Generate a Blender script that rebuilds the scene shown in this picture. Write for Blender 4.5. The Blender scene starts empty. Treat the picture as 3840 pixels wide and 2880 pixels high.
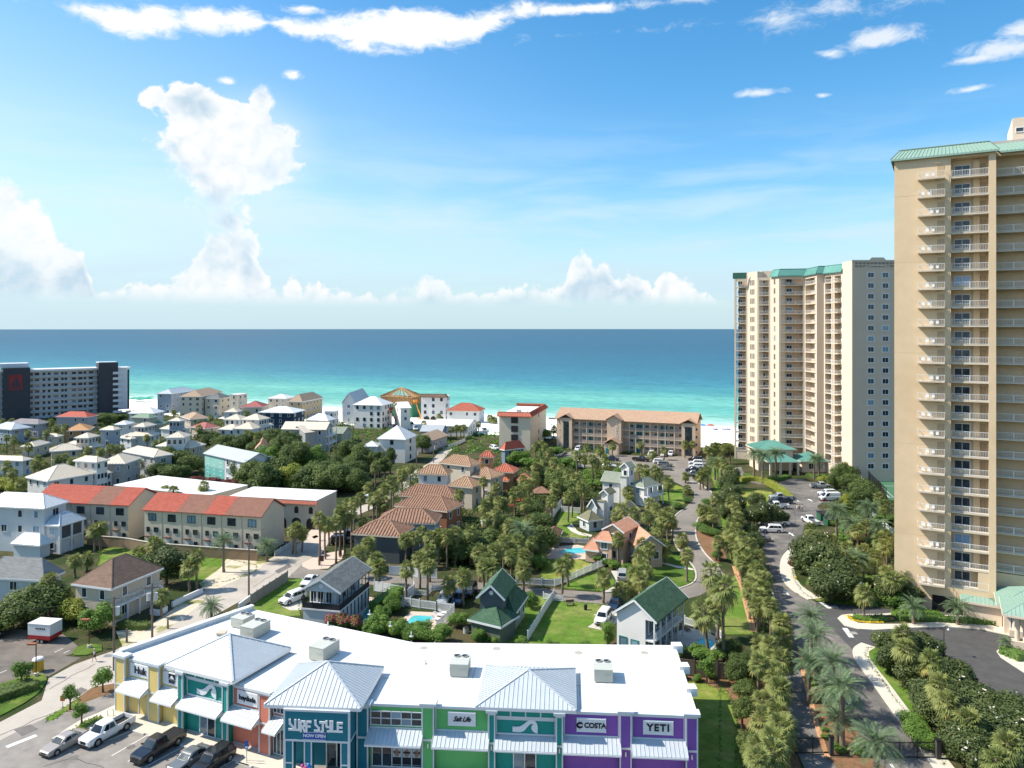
import bpy, bmesh, math, random
from mathutils import Vector, Matrix, noise
from math import sin, cos, pi, radians, atan2, hypot, sqrt, floor

# ------------------------------------------------------------------ camera, sky, sun, exposure
SC = bpy.context.scene
COL = SC.collection
F, CAMH, CX, HY = 2800.0, 46.0, 1920.0, 1233.0      # focal length in photo pixels, camera height, principal column, horizon row
cam_data = bpy.data.cameras.new('camera')
cam_data.sensor_width = 36.0
cam_data.lens = F / 3840 * 36.0
cam_data.shift_y = -(1440 - HY) / 3840
cam_data.clip_start = 0.5
cam_data.clip_end = 300000
cam = bpy.data.objects.new('camera', cam_data)
cam.location = (0, 0, CAMH)
cam.rotation_euler = (radians(90), 0, 0)
COL.objects.link(cam)
SC.camera = cam
SC.render.resolution_x, SC.render.resolution_y = 1024, 768
SC.render.engine = 'CYCLES'
SC.cycles.use_denoising = True
SC.cycles.max_bounces = 6
SC.cycles.diffuse_bounces = 2
SC.cycles.glossy_bounces = 2
SC.cycles.transparent_max_bounces = 6
SC.cycles.caustics_reflective = False
SC.cycles.caustics_refractive = False
SC.view_settings.view_transform = 'Standard'
SC.view_settings.look = 'None'
SC.view_settings.gamma = 1.0
SC.view_settings.use_curve_mapping = False
SC.view_settings.exposure = 0.86

SUN_EL = radians(47)
SUN_DIR = Vector((-0.998 * cos(SUN_EL), 0.06 * cos(SUN_EL), sin(SUN_EL))).normalized()   # towards the sun
sun_data = bpy.data.lights.new('sun', 'SUN')
sun_data.energy = 3.75
sun_data.angle = radians(0.5)
sun_data.color = (1.0, 0.93, 0.81)
sun = bpy.data.objects.new('sun', sun_data)
sun.rotation_euler = (-SUN_DIR).to_track_quat('-Z', 'Y').to_euler()
COL.objects.link(sun)

WORLD = bpy.data.worlds.new('World')
SC.world = WORLD
WORLD.cycles.sampling_method = 'NONE'
WORLD.use_nodes = True

class NT:
    """small node-graph helper"""
    def __init__(s, tree):
        s.t = tree; s.n = tree.nodes; s.l = tree.links
    def put(s, sock, v):
        if isinstance(v, bpy.types.NodeSocket): s.l.new(v, sock)
        elif v is not None:
            try: sock.default_value = v
            except Exception: sock.default_value = (*v, 1.0)
    def node(s, kind, **kw):
        nd = s.n.new(kind)
        for k, v in kw.items(): setattr(nd, k, v)
        return nd
    def m(s, op, a, b=None, c=None, clamp=False):
        nd = s.n.new('ShaderNodeMath'); nd.operation = op; nd.use_clamp = clamp
        s.put(nd.inputs[0], a)
        if b is not None: s.put(nd.inputs[1], b)
        if c is not None: s.put(nd.inputs[2], c)
        return nd.outputs[0]
    def vm(s, op, a, b=None, out=0):
        nd = s.n.new('ShaderNodeVectorMath'); nd.operation = op
        s.put(nd.inputs[0], a)
        if b is not None: s.put(nd.inputs[1], b)
        return nd.outputs['Value'] if op in ('LENGTH', 'DOT_PRODUCT', 'DISTANCE') else nd.outputs[0]
    def comb(s, x, y, z=0.0):
        nd = s.n.new('ShaderNodeCombineXYZ')
        s.put(nd.inputs[0], x); s.put(nd.inputs[1], y); s.put(nd.inputs[2], z)
        return nd.outputs[0]
    def sep(s, v):
        nd = s.n.new('ShaderNodeSeparateXYZ'); s.put(nd.inputs[0], v)
        return nd.outputs
    def noise(s, vec, scale, detail=4.0, rough=0.55, dist=0.0):
        nd = s.n.new('ShaderNodeTexNoise')
        s.put(nd.inputs['Vector'], vec); nd.inputs['Scale'].default_value = scale
        nd.inputs['Detail'].default_value = detail; nd.inputs['Roughness'].default_value = rough
        nd.inputs['Distortion'].default_value = dist
        return nd.outputs['Fac']
    def vor(s, vec, scale, feature='F1'):
        nd = s.n.new('ShaderNodeTexVoronoi'); nd.feature = feature
        s.put(nd.inputs['Vector'], vec); nd.inputs['Scale'].default_value = scale
        return nd.outputs
    def map(s, v, a, b, c=0.0, d=1.0, smooth=True):
        nd = s.n.new('ShaderNodeMapRange'); nd.interpolation_type = 'SMOOTHSTEP' if smooth else 'LINEAR'
        s.put(nd.inputs['Value'], v)
        for k, x in (('From Min', a), ('From Max', b), ('To Min', c), ('To Max', d)): s.put(nd.inputs[k], x)
        return nd.outputs[0]
    def mix(s, fac, a, b, mode='MIX'):
        nd = s.n.new('ShaderNodeMix'); nd.data_type = 'RGBA'; nd.blend_type = mode
        s.put(nd.inputs[0], fac); s.put(nd.inputs[6], a); s.put(nd.inputs[7], b)
        return nd.outputs[2]
    def ramp(s, fac, stops, interp='LINEAR'):
        nd = s.n.new('ShaderNodeValToRGB'); s.put(nd.inputs[0], fac)
        cr = nd.color_ramp; cr.interpolation = interp
        while len(cr.elements) > len(stops): cr.elements.remove(cr.elements[-1])
        while len(cr.elements) < len(stops): cr.elements.new(1.0)
        for e, (p, c) in zip(cr.elements, stops): e.position = p; e.color = (*c, 1.0)
        return nd.outputs[0]

def build_world():
    t = NT(WORLD.node_tree); t.n.clear()
    out = t.node('ShaderNodeOutputWorld'); bg = t.node('ShaderNodeBackground')
    t.l.new(bg.outputs[0], out.inputs[0])
    sky = t.node('ShaderNodeTexSky', sky_type='NISHITA', sun_disc=False)
    sky.sun_elevation = SUN_EL
    sky.sun_rotation = atan2(SUN_DIR.x, SUN_DIR.y)
    sky.altitude = 0; sky.air_density = 1.0; sky.dust_density = 0.5; sky.ozone_density = 2.5
    hsv = t.node('ShaderNodeHueSaturation'); hsv.inputs['Saturation'].default_value = 1.34
    hsv.inputs['Value'].default_value = 1.13; hsv.inputs['Hue'].default_value = 0.492
    t.l.new(sky.outputs[0], hsv.inputs['Color'])
    skycol = hsv.outputs[0]
    tc = t.node('ShaderNodeTexCoord')
    d = t.vm('NORMALIZE', tc.outputs['Generated'])
    dx, dy, dz = t.sep(d)
    az = t.m('ARCTAN2', dx, dy)
    el = t.m('ARCSINE', dz)
    AZ0, AZ1, EL1 = -0.66, 0.66, 0.5
    AZ = lambda x: atan2(x - CX, F)
    EL = lambda x, y: atan2(HY - y, hypot(x - CX, F))
    azf = t.map(az, AZ0, AZ1, smooth=False)
    elf = t.map(el, 0.0, EL1, smooth=False)
    # wandering offset so outlines billow instead of following the profile
    warp = t.node('ShaderNodeTexNoise'); t.put(warp.inputs['Vector'], d); warp.inputs['Scale'].default_value = 30; warp.inputs['Detail'].default_value = 2
    wv = t.vm('SUBTRACT', warp.outputs['Color'], (.5, .5, .5)); sc = t.n.new('ShaderNodeVectorMath'); sc.operation = 'SCALE'
    t.put(sc.inputs[0], wv); sc.inputs['Scale'].default_value = 0.03
    dw = t.vm('ADD', d, sc.outputs[0])
    k = 1 / 1.152
    def profile(pts, two=False):
        """heights (el/EL1) along the azimuth as a colour-ramp table; pts = (S x, y[, y2])"""
        st = [(max(0.0, min(1.0, (AZ(p[0]) - AZ0) / (AZ1 - AZ0))), (max(0, EL(p[0], p[1])) / EL1, (max(0, EL(p[0], p[2])) / EL1) if two else 0, 0)) for p in pts]
        return t.sep(t.ramp(azf, st))
    # --- cumulus along the horizon
    b1 = [(0,690),(40,665),(90,735),(130,725),(190,820),(225,925),(270,930),(320,965),(360,1085),(500,1085),(640,1070),(700,1015),(765,900),(790,855),(850,835),(910,885),(960,955),(1005,1045),(1040,1085),(1062,1090),(1085,1045),(1110,1040),(1135,1090),(1190,1055),(1240,1090),(1330,1092),(1420,1112),(1500,1080),(1560,1055),(1650,1040),(1700,1075)]
    b2 = [(1690,1075),(1780,1088),(1850,1118),(1890,1085),(2000,1072),(2080,1095),(2120,1045),(2150,950),(2180,930),(2205,960),(2232,1010),(2258,972),(2290,1005),(2320,1050),(2350,1018),(2395,1030),(2450,1078),(2490,1035),(2530,1032),(2600,1075),(2640,1085),(2720,1120),(2800,1150),(3000,1140),(3200,1120),(3500,1150),(3840,1130)]
    st = [(AZ(x), EL(x, y)) for x, y in b1]
    t1 = profile(b1)[0]; t2 = profile(b2)[0]
    mid = (AZ(1695) - AZ0) / (AZ1 - AZ0)
    sel = t.m('GREATER_THAN', azf, mid)
    top = t.m('ADD', t.m('MULTIPLY', t1, t.m('SUBTRACT', 1.0, sel)), t.m('MULTIPLY', t2, sel))
    nb = t.noise(t.comb(az, 0.0, 4.2), 7.0, 2, 0.6)                       # heaps go on round the horizon outside the picture
    gout = t.map(t.m('ABSOLUTE', az), 0.60, 0.66)
    top = t.m('ADD', t.m('MULTIPLY', top, t.m('SUBTRACT', 1.0, gout)), t.m('MULTIPLY', t.map(nb, 0.35, 0.7, 0.03, 0.30), gout))
    hd = t.m('MULTIPLY', t.m('SUBTRACT', top, elf), 26.0)
    # --- the tall cumulus tower: left and right edges by height
    rows = [(372,840,880),(400,760,960),(440,650,1150),(500,650,1210),(545,710,1270),(590,690,1285),(650,640,1300),(710,690,1305),(765,720,1265),(805,790,1160),(850,880,1065),(900,905,1085),(945,925,1075),(985,900,1050),(1040,890,1080),(1100,900,1120)]
    pts = []
    for y, l, r in sorted(rows, key=lambda q: -q[0]):
        cxx = (l + r) / 2 * k; e = EL(cxx, y * k)
        pts.append((e / EL1, ((AZ(l * k) - AZ0) / (AZ1 - AZ0), (AZ(r * k) - AZ0) / (AZ1 - AZ0), 0)))
    tw = t.sep(t.ramp(elf, pts))
    etop = pts[-1][0]; ebot = pts[0][0]
    td = t.m('MINIMUM', t.m('SUBTRACT', azf, tw[0]), t.m('SUBTRACT', tw[1], azf))
    td = t.m('MULTIPLY', td, 40.0)
    td = t.m('MINIMUM', td, t.m('MULTIPLY', t.m('SUBTRACT', etop, elf), 42.0))
    def ell(x, y, rx, ry):
        a = AZ(x); e = EL(x, y); ra = rx / F * cos(a) ** 2; re = ry / F * cos(a) * cos(e) ** 2
        v = t.vm('MULTIPLY', t.vm('SUBTRACT', t.comb(az, el, 0.0), (a, e, 0)), (1 / ra, 1 / re, 0))
        return t.m('SUBTRACT', 1.0, t.vm('LENGTH', v))
    for e in [(662,425,75,52),(1130,425,58,66),(850,420,110,70),(950,850,120,95),(980,950,95,95),(1005,1080,130,120)]:
        td = t.m('MAXIMUM', td, t.m('MULTIPLY', ell(*[q * k for q in e]), 1.3))
    hd = t.m('MAXIMUM', hd, td)
    def puff(vec, det):
        n = t.m('SUBTRACT', t.noise(vec, 34.0, det, 0.66), 0.5)
        bl = t.m('SUBTRACT', 0.14, t.m('ABSOLUTE', t.m('SUBTRACT', t.noise(vec, 55.0, 1, 0.5), 0.5)))
        return t.m('ADD', t.m('MULTIPLY', n, 2.3), t.m('MULTIPLY', bl, 1.3))
    pf = puff(dw, 8)
    pf2 = puff(t.vm('ADD', dw, (-0.007, 0.0, 0.010)), 2)
    dens = t.m('ADD', t.m('MULTIPLY', hd, 0.9), pf)
    big = t.noise(d, 11.0, 2, 0.5)
    soft = t.noise(t.vm('ADD', d, (.3, .1, .7)), 7.0, 2, 0.5)
    cal = t.map(dens, -0.05, t.map(t.m('ADD', soft, t.m('MULTIPLY', t.map(el, 0.14, 0.06), -0.10)), 0.40, 0.62, 0.35, 1.5))
    cal = t.m('MULTIPLY', cal, t.m('MULTIPLY', t.map(el, 0.026, 0.052), t.map(t.noise(d, 5.0, 2, .5), 0.42, 0.62, 1.0, 0.8)))                    # cloud bases fade in the haze
    lit = t.map(t.m('SUBTRACT', pf, pf2), -0.75, 0.55)
    deep = t.map(hd, 0.1, 1.2)
    shade = t.m('MULTIPLY', t.m('MULTIPLY', deep, t.map(big, 0.42, 0.60)), 0.8)
    tone = t.m('SUBTRACT', t.m('ADD', 0.62, t.m('MULTIPLY', lit, 0.46)), shade, clamp=True)
    ccol = t.ramp(tone, [(0.0, (.40, .51, .60)), (0.35, (.52, .59, .645)), (0.7, (.63, .665, .69)), (1.0, (.71, .71, .705))])
    sc10 = t.n.new('ShaderNodeVectorMath'); sc10.operation = 'SCALE'; t.put(sc10.inputs[0], ccol); sc10.inputs['Scale'].default_value = 8.0
    ccol = sc10.outputs[0]
    # --- wind-torn high clouds: soft and streaky
    u1 = [(90,-12,4),(140,0,5),(200,2,20),(300,4,60),(400,18,95),(480,10,138),(580,28,165),(650,10,160),(750,25,158),(830,42,155),(900,30,150),(1000,40,150),(1080,52,150),(1130,66,128),(1158,106,84),(1190,90,105),(1250,78,155),(1350,88,185),(1450,60,200),(1550,58,212),(1650,60,215),(1720,22,220),(1800,15,215),(1950,42,205),(2050,45,190),(2150,25,135),(2270,10,80),(2330,25,50)]
    u1 = [(x * k, a * k, b * k) for x, a, b in u1]
    u2 = [(1920 + x * k, a * k, b * k) for x, a, b in [(940,95,96),(1010,80,105),(1100,55,122),(1250,15,115),(1400,-10,95),(1550,-25,70),(1700,-40,30),(1850,-60,8),(2000,-120,-40)]]
    def slab(u):
        p = profile(u, True)
        return t.m('MINIMUM', t.m('SUBTRACT', p[0], elf), t.m('SUBTRACT', elf, p[1]))
    wd = t.m('ADD', t.m('MULTIPLY', slab(u1), 30.0), 0.12)
    s2 = t.m('MULTIPLY', slab(u2), 16.0)
    wd = t.m('MAXIMUM', wd, s2)
    for (x, y, rx, ry) in [(1560,168,200,48),(1370,232,80,28),(2130,210,200,56),(2000,255,180,26),(2190,130,110,46),(1060,402,135,22),(1340,412,42,12),(1990,384,100,17),(300,38,260,28)]:
        wd = t.m('MAXIMUM', wd, ell(1920 + x * k, y * k, rx * k, ry * k))
    for (x, y, rx, ry) in [(1310,40,115,26),(1265,325,50,26),(985,350,55,22)]:
        wd = t.m('MAXIMUM', wd, ell(x * k, y * k, rx * k, ry * k))
    hs = t.noise(t.vm('MULTIPLY', d, (1.0, 1.0, 3.0)), 3.2, 3, 0.55)           # unseen streaks outside the view, thickened to add neutral light
    outm = t.m('MAXIMUM', t.map(t.m('ABSOLUTE', az), 0.64, 0.85), t.map(el, 0.44, 0.55))
    hs = t.m('SUBTRACT', t.m('MULTIPLY', t.m('MULTIPLY', t.map(hs, 0.47, 0.66), outm), 1.4), t.m('ADD', 0.6, t.m('MULTIPLY', t.map(el, 0.2, 0.05), 2.0)))
    wd = t.m('MAXIMUM', wd, hs)
    stv = t.vm('MULTIPLY', dw, (1.0, 1.0, 2.4))
    sn = t.m('SUBTRACT', t.noise(stv, 20.0, 8, 0.66, 0.2), 0.5)
    wdn = t.m('ADD', wd, t.m('MULTIPLY', sn, 2.9))
    wal = t.map(wdn, -0.15, 0.85)
    wal = t.m('MULTIPLY', wal, t.map(wd, -0.75, 0.05))
    wal = t.m('MULTIPLY', wal, t.map(az, 0.08, 0.22, 1.0, 0.70))
    wcol = t.mix(t.map(wdn, 0.1, 1.0), (4.9, 5.4, 5.8, 1), (6.1, 6.1, 6.05, 1))
    # thin veils low down, drawn out sideways
    veil = t.noise(t.comb(az, t.m('MULTIPLY', el, 6.0), 2.0), 4.0, 5, 0.55, 0.3)
    vh = t.m('MULTIPLY', t.map(el, 0.0, 0.07), t.map(el, 0.30, 0.08))
    veil = t.m('MULTIPLY', t.map(veil, 0.36, 0.68, 0.0, 0.8), vh)
    c = t.mix(veil, skycol, (4.2, 5.1, 5.7, 1))
    # brighter milky air on the sunward side
    milk = t.m('MULTIPLY', t.map(az, 0.25, -0.75, 0.0, 0.62), t.map(el, 0.5, 0.05))
    c = t.mix(milk, c, (4.8, 5.5, 5.9, 1))
    c = t.mix(t.map(ell(1080 * k, 640 * k, 430 * k, 330 * k), 0.0, 0.9, 0.0, 0.5), c, (5.0, 5.6, 5.9, 1))
    c = t.mix(wal, c, wcol)
    c = t.mix(t.map(el, 0.20, 0.0, 0.0, 0.85), c, (3.1, 4.3, 4.95, 1))         # pale haze over the sea horizon
    c = t.mix(cal, c, ccol)
    t.l.new(c, bg.inputs[0])
    bg.inputs[1].default_value = 0.1
build_world()

# ------------------------------------------------------------------ helpers
RND = random.Random(11)
def G(x, y, z=0.0):
    """photo pixel -> point on the level z"""
    Y = F * (CAMH - z) / (y - HY)
    return Vector(((x - CX) * Y / F, Y, z))
def AT(x, y, Y):
    """photo pixel -> point at depth Y"""
    return Vector(((x - CX) * Y / F, Y, CAMH - (y - HY) * Y / F))
CROPS = {'A': (0, 1300, 2.304), 'B': (900, 1300, 2.304), 'C': (1800, 1300, 2.304), 'E': (0, 1750, 2.304), 'F': (900, 1750, 2.304),
         'G': (1800, 1750, 2.304), 'H': (2500, 1750, 2.304), 'I': (0, 2160, 2.304), 'J': (900, 2160, 2.304), 'K': (1800, 2160, 2.304),
         'L': (2700, 2020, 1.929), 'T': (2700, 900, 1.843), 'U': (3240, 400, 1.843), 'V': (3240, 1300, 1.659), 'S': (0, 0, 1.0)}
def P(c, x, y):
    o = CROPS[c]; return (o[0] + x / o[2], o[1] + y / o[2])
def GP(c, x, y, z=0.0): return G(*P(c, x, y), z)

def tag(o, label=None, cat=None, group=None, kind=None):
    if label: o['label'] = label
    if cat: o['category'] = cat
    if group: o['group'] = group
    if kind: o['kind'] = kind
    return o
def link(name, data=None, parent=None, loc=None, rz=0.0, scale=None):
    o = bpy.data.objects.new(name, data); COL.objects.link(o)
    if parent is not None: o.parent = parent
    if loc is not None: o.location = loc
    if rz: o.rotation_euler = (0, 0, rz)
    if scale is not None: o.scale = scale if hasattr(scale, '__len__') else (scale,) * 3
    return o
def thing(name, label, cat, loc=(0, 0, 0), rz=0.0, group=None):
    return tag(link(name, None, None, loc, rz), label, cat, group)

class MB:
    def __init__(s): s.v = []; s.f = []; s.mi = []; s.cur = 0
    def add(s, vs, fs):
        b = len(s.v); s.v.extend([tuple(v) for v in vs])
        for f in fs: s.f.append([i + b for i in f]); s.mi.append(s.cur)
        return s
    def box(s, x0, x1, y0, y1, z0, z1):
        v = [(x0,y0,z0),(x1,y0,z0),(x1,y1,z0),(x0,y1,z0),(x0,y0,z1),(x1,y0,z1),(x1,y1,z1),(x0,y1,z1)]
        return s.add(v, [(3,2,1,0),(4,5,6,7),(0,1,5,4),(1,2,6,5),(2,3,7,6),(3,0,4,7)])
    def poly(s, pts): return s.add(pts, [list(range(len(pts)))])
    def prism(s, pts, z0, z1, cap=True):
        """pts counter-clockwise (x,y)"""
        n = len(pts)
        v = [(p[0], p[1], z0) for p in pts] + [(p[0], p[1], z1) for p in pts]
        f = [(i, (i+1) % n, n + (i+1) % n, n + i) for i in range(n)]
        if cap: f += [list(range(n - 1, -1, -1)), list(range(n, 2 * n))]
        return s.add(v, f)
    def extrude(s, pts, nrm):
        """planar 3-D polygon extruded along vector nrm; closed"""
        n = len(pts); nv = Vector(nrm)
        v = [Vector(p) for p in pts] + [Vector(p) + nv for p in pts]
        f = [(i, (i+1) % n, n + (i+1) % n, n + i) for i in range(n)] + [list(range(n - 1, -1, -1)), list(range(n, 2 * n))]
        return s.add(v, f)
    def tube(s, pts, rad, seg=8, cap=True):
        pts = [Vector(p) for p in pts]; n = len(pts)
        rs = rad if hasattr(rad, '__len__') else [rad] * n
        vs = []
        for i, p in enumerate(pts):
            d = (pts[min(i+1, n-1)] - pts[max(i-1, 0)]).normalized()
            a = Vector((1, 0, 0)) if abs(d.z) > 0.8 else Vector((0, 0, 1))
            u = d.cross(a).normalized(); w = d.cross(u)
            for k in range(seg):
                t = 2 * pi * k / seg; vs.append(p + u * cos(t) * rs[i] + w * sin(t) * rs[i])
        fs = []
        for i in range(n - 1):
            for k in range(seg):
                k2 = (k + 1) % seg; fs.append((i*seg+k, i*seg+k2, (i+1)*seg+k2, (i+1)*seg+k))
        if cap: fs += [list(range(seg - 1, -1, -1)), [(n-1)*seg + k for k in range(seg)]]
        return s.add(vs, fs)
    def bar(s, a, b, w, h=None):
        """rectangular bar from a to b"""
        a = Vector(a); b = Vector(b); h = h or w
        d = (b - a).normalized(); up = Vector((0, 0, 1)) if abs(d.z) < 0.95 else Vector((0, 1, 0))
        r = d.cross(up).normalized() * (w / 2); u = r.cross(d).normalized() * (h / 2)
        v = [a - r - u, a + r - u, a + r + u, a - r + u, b - r - u, b + r - u, b + r + u, b - r + u]
        return s.add(v, [(3,2,1,0),(4,5,6,7),(0,1,5,4),(1,2,6,5),(2,3,7,6),(3,0,4,7)])
    def mesh(s, name, mats, smooth=False):
        me = bpy.data.meshes.new(name); me.from_pydata(s.v, [], s.f)
        for m_ in (mats if isinstance(mats, (list, tuple)) else [mats]): me.materials.append(m_)
        if any(s.mi): me.polygons.foreach_set('material_index', s.mi)
        if smooth: me.polygons.foreach_set('use_smooth', [True] * len(me.polygons))
        bm = bmesh.new(); bm.from_mesh(me); bmesh.ops.recalc_face_normals(bm, faces=bm.faces); bm.to_mesh(me); bm.free()
        me.update(); return me
    def build(s, name, mat, parent=None, loc=None, rz=0.0, smooth=False):
        return link(name, s.mesh(name, mat, smooth), parent, loc, rz)
def box(name, mat, parent, x0, x1, y0, y1, z0, z1): return MB().box(x0, x1, y0, y1, z0, z1).build(name, mat, parent)

# ------------------------------------------------------------------ materials
MATS = {}
def mat(name, col, rough=0.8, var=0.12, vscale=0.6, bump=0.0, bscale=8.0, metal=0.0, spec=0.3, col2=None, c2scale=0.15, c2lo=0.45, c2hi=0.7, coord='world', coat=0.0):
    if name in MATS: return MATS[name]
    m = bpy.data.materials.new(name); m.use_nodes = True; MATS[name] = m
    t = NT(m.node_tree); b = t.n['Principled BSDF']
    b.inputs['Roughness'].default_value = rough; b.inputs['Metallic'].default_value = metal
    b.inputs['Specular IOR Level'].default_value = spec
    if coat: b.inputs['Coat Weight'].default_value = coat; b.inputs['Coat Roughness'].default_value = 0.08
    if coord == 'world': v = t.node('ShaderNodeNewGeometry').outputs['Position']
    else: v = t.node('ShaderNodeTexCoord').outputs['Object']
    c = (*col, 1.0)
    if col2: c = t.mix(t.map(t.noise(v, c2scale, 6, 0.6), c2lo, c2hi), (*col, 1.0), (*col2, 1.0))
    if var:
        n = t.noise(v, vscale, 6, 0.65)
        k = t.map(n, 0.25, 0.75, 1.0 - var, 1.0 + var, smooth=False)
        nd = t.n.new('ShaderNodeVectorMath'); nd.operation = 'SCALE'
        t.put(nd.inputs[0], c if isinstance(c, bpy.types.NodeSocket) else col); t.put(nd.inputs['Scale'], k)
        c = nd.outputs[0]
    t.put(b.inputs['Base Color'], c)
    if bump:
        bp = t.node('ShaderNodeBump'); bp.inputs['Strength'].default_value = bump; bp.inputs['Distance'].default_value = 0.1
        t.put(bp.inputs['Height'], t.noise(v, bscale, 4, 0.6)); t.l.new(bp.outputs[0], b.inputs['Normal'])
    return m
def leafmat(name, col, col2, scale=0.8, trans=0.3, coord='world'):
    if name in MATS: return MATS[name]
    m = bpy.data.materials.new(name); m.use_nodes = True; MATS[name] = m
    t = NT(m.node_tree); b = t.n['Principled BSDF']; o = t.n['Material Output']
    b.inputs['Roughness'].default_value = 0.6; b.inputs['Specular IOR Level'].default_value = 0.3
    oi = t.node('ShaderNodeObjectInfo')
    g = t.node('ShaderNodeNewGeometry')
    n = t.noise(g.outputs['Position'], scale, 4, 0.7)
    f = t.m('ADD', t.m('MULTIPLY', t.map(n, 0.3, 0.7), 0.6), t.m('MULTIPLY', oi.outputs['Random'], 0.4))
    c = t.mix(f, (*col, 1), (*col2, 1))
    ri = t.map(g.outputs['Random Per Island'], 0, 1, 0.85, 1.6, smooth=False)
    nd = t.n.new('ShaderNodeVectorMath'); nd.operation = 'SCALE'; t.put(nd.inputs[0], c); t.put(nd.inputs['Scale'], ri); c = nd.outputs[0]
    t.l.new(c, b.inputs['Base Color'])
    tr = t.node('ShaderNodeBsdfTranslucent'); t.l.new(c, tr.inputs[0])
    mx = t.node('ShaderNodeMixShader'); mx.inputs[0].default_value = trans
    t.l.new(b.outputs[0], mx.inputs[1]); t.l.new(tr.outputs[0], mx.inputs[2]); t.l.new(mx.outputs[0], o.inputs[0])
    return m
def shingle(name, col, col2, s=1.0):
    """asphalt shingles: small courses with uneven tabs"""
    if name in MATS: return MATS[name]
    m = bpy.data.materials.new(name); m.use_nodes = True; MATS[name] = m
    t = NT(m.node_tree); b = t.n['Principled BSDF']; b.inputs['Roughness'].default_value = 0.9; b.inputs['Specular IOR Level'].default_value = 0.15
    v = t.node('ShaderNodeTexCoord').outputs['Object']
    cells = t.vor(t.vm('MULTIPLY', v, (1.6, 1.6, 6.0)), 1.0 * s)
    n = t.noise(v, 0.35, 5, 0.6)
    f = t.m('ADD', t.m('MULTIPLY', t.sep(cells[1])[0], 0.6), t.m('MULTIPLY', n, 0.45))
    t.l.new(t.mix(f, (*col, 1), (*col2, 1)), b.inputs['Base Color'])
    bp = t.node('ShaderNodeBump'); bp.inputs['Strength'].default_value = 0.4; bp.inputs['Distance'].default_value = 0.05
    t.put(bp.inputs['Height'], t.noise(v, 9, 4)); t.l.new(bp.outputs[0], b.inputs['Normal'])
    return m
def glassmat(name, col=(0.03, 0.045, 0.055), rough=0.06):
    if name in MATS: return MATS[name]
    m = bpy.data.materials.new(name); m.use_nodes = True; MATS[name] = m
    t = NT(m.node_tree); b = t.n['Principled BSDF']
    b.inputs['Roughness'].default_value = rough; b.inputs['Specular IOR Level'].default_value = 0.6
    v = t.node('ShaderNodeNewGeometry').outputs['Position']
    oi = t.node('ShaderNodeObjectInfo')
    k = t.m('ADD', t.map(t.noise(v, 1.2, 3), 0.3, 0.7, 0.5, 1.3), t.m('MULTIPLY', t.map(oi.outputs['Random'], 0.72, 1.0), 6.5))
    nd = t.n.new('ShaderNodeVectorMath'); nd.operation = 'SCALE'; t.put(nd.inputs[0], col); t.put(nd.inputs['Scale'], k)
    t.l.new(nd.outputs[0], b.inputs['Base Color'])
    return m
M_GLASS = glassmat('window_glass')
M_WHITE = mat('white_trim', (0.74, 0.75, 0.75), 0.55, 0.06)
M_DARK = mat('dark_metal', (0.03, 0.03, 0.032), 0.5, 0.1)
M_BLACK = mat('black_opening', (0.012, 0.012, 0.013), 0.8, 0.1)
M_CONC = mat('concrete', (0.52, 0.48, 0.42), 0.9, 0.16, 0.8, 0.15, 12)
M_GREYMETAL = mat('grey_metal', (0.42, 0.43, 0.43), 0.45, 0.1, metal=0.4)

# ------------------------------------------------------------------ ground, beach, sea
CD = Vector((0.925, -0.38, 0)).normalized()          # along the coast, to the right
CN = Vector((0.38, 0.925, 0)).normalized()           # seaward
def coast(a, s, z=0.0): return CD * a + CN * s + Vector((0, 0, z))

def soil_material():
    m = bpy.data.materials.new('scrub_ground'); m.use_nodes = True
    t = NT(m.node_tree); b = t.n['Principled BSDF']; b.inputs['Roughness'].default_value = 0.95; b.inputs['Specular IOR Level'].default_value = 0.1
    v = t.node('ShaderNodeNewGeometry').outputs['Position']
    f = t.map(t.noise(v, 0.12, 6, 0.65), 0.40, 0.62)
    f2 = t.map(t.noise(v, 1.7, 6, 0.7), 0.35, 0.7)
    c = t.mix(f, (0.035, 0.055, 0.018, 1), (0.11, 0.085, 0.05, 1))
    c = t.mix(t.m('MULTIPLY', f2, 0.6), c, (0.05, 0.07, 0.02, 1))
    t.l.new(c, b.inputs['Base Color'])
    bp = t.node('ShaderNodeBump'); bp.inputs['Strength'].default_value = 0.8; bp.inputs['Distance'].default_value = 0.3
    t.put(bp.inputs['Height'], t.noise(v, 2.5, 5)); t.l.new(bp.outputs[0], b.inputs['Normal'])
    return m
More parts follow.
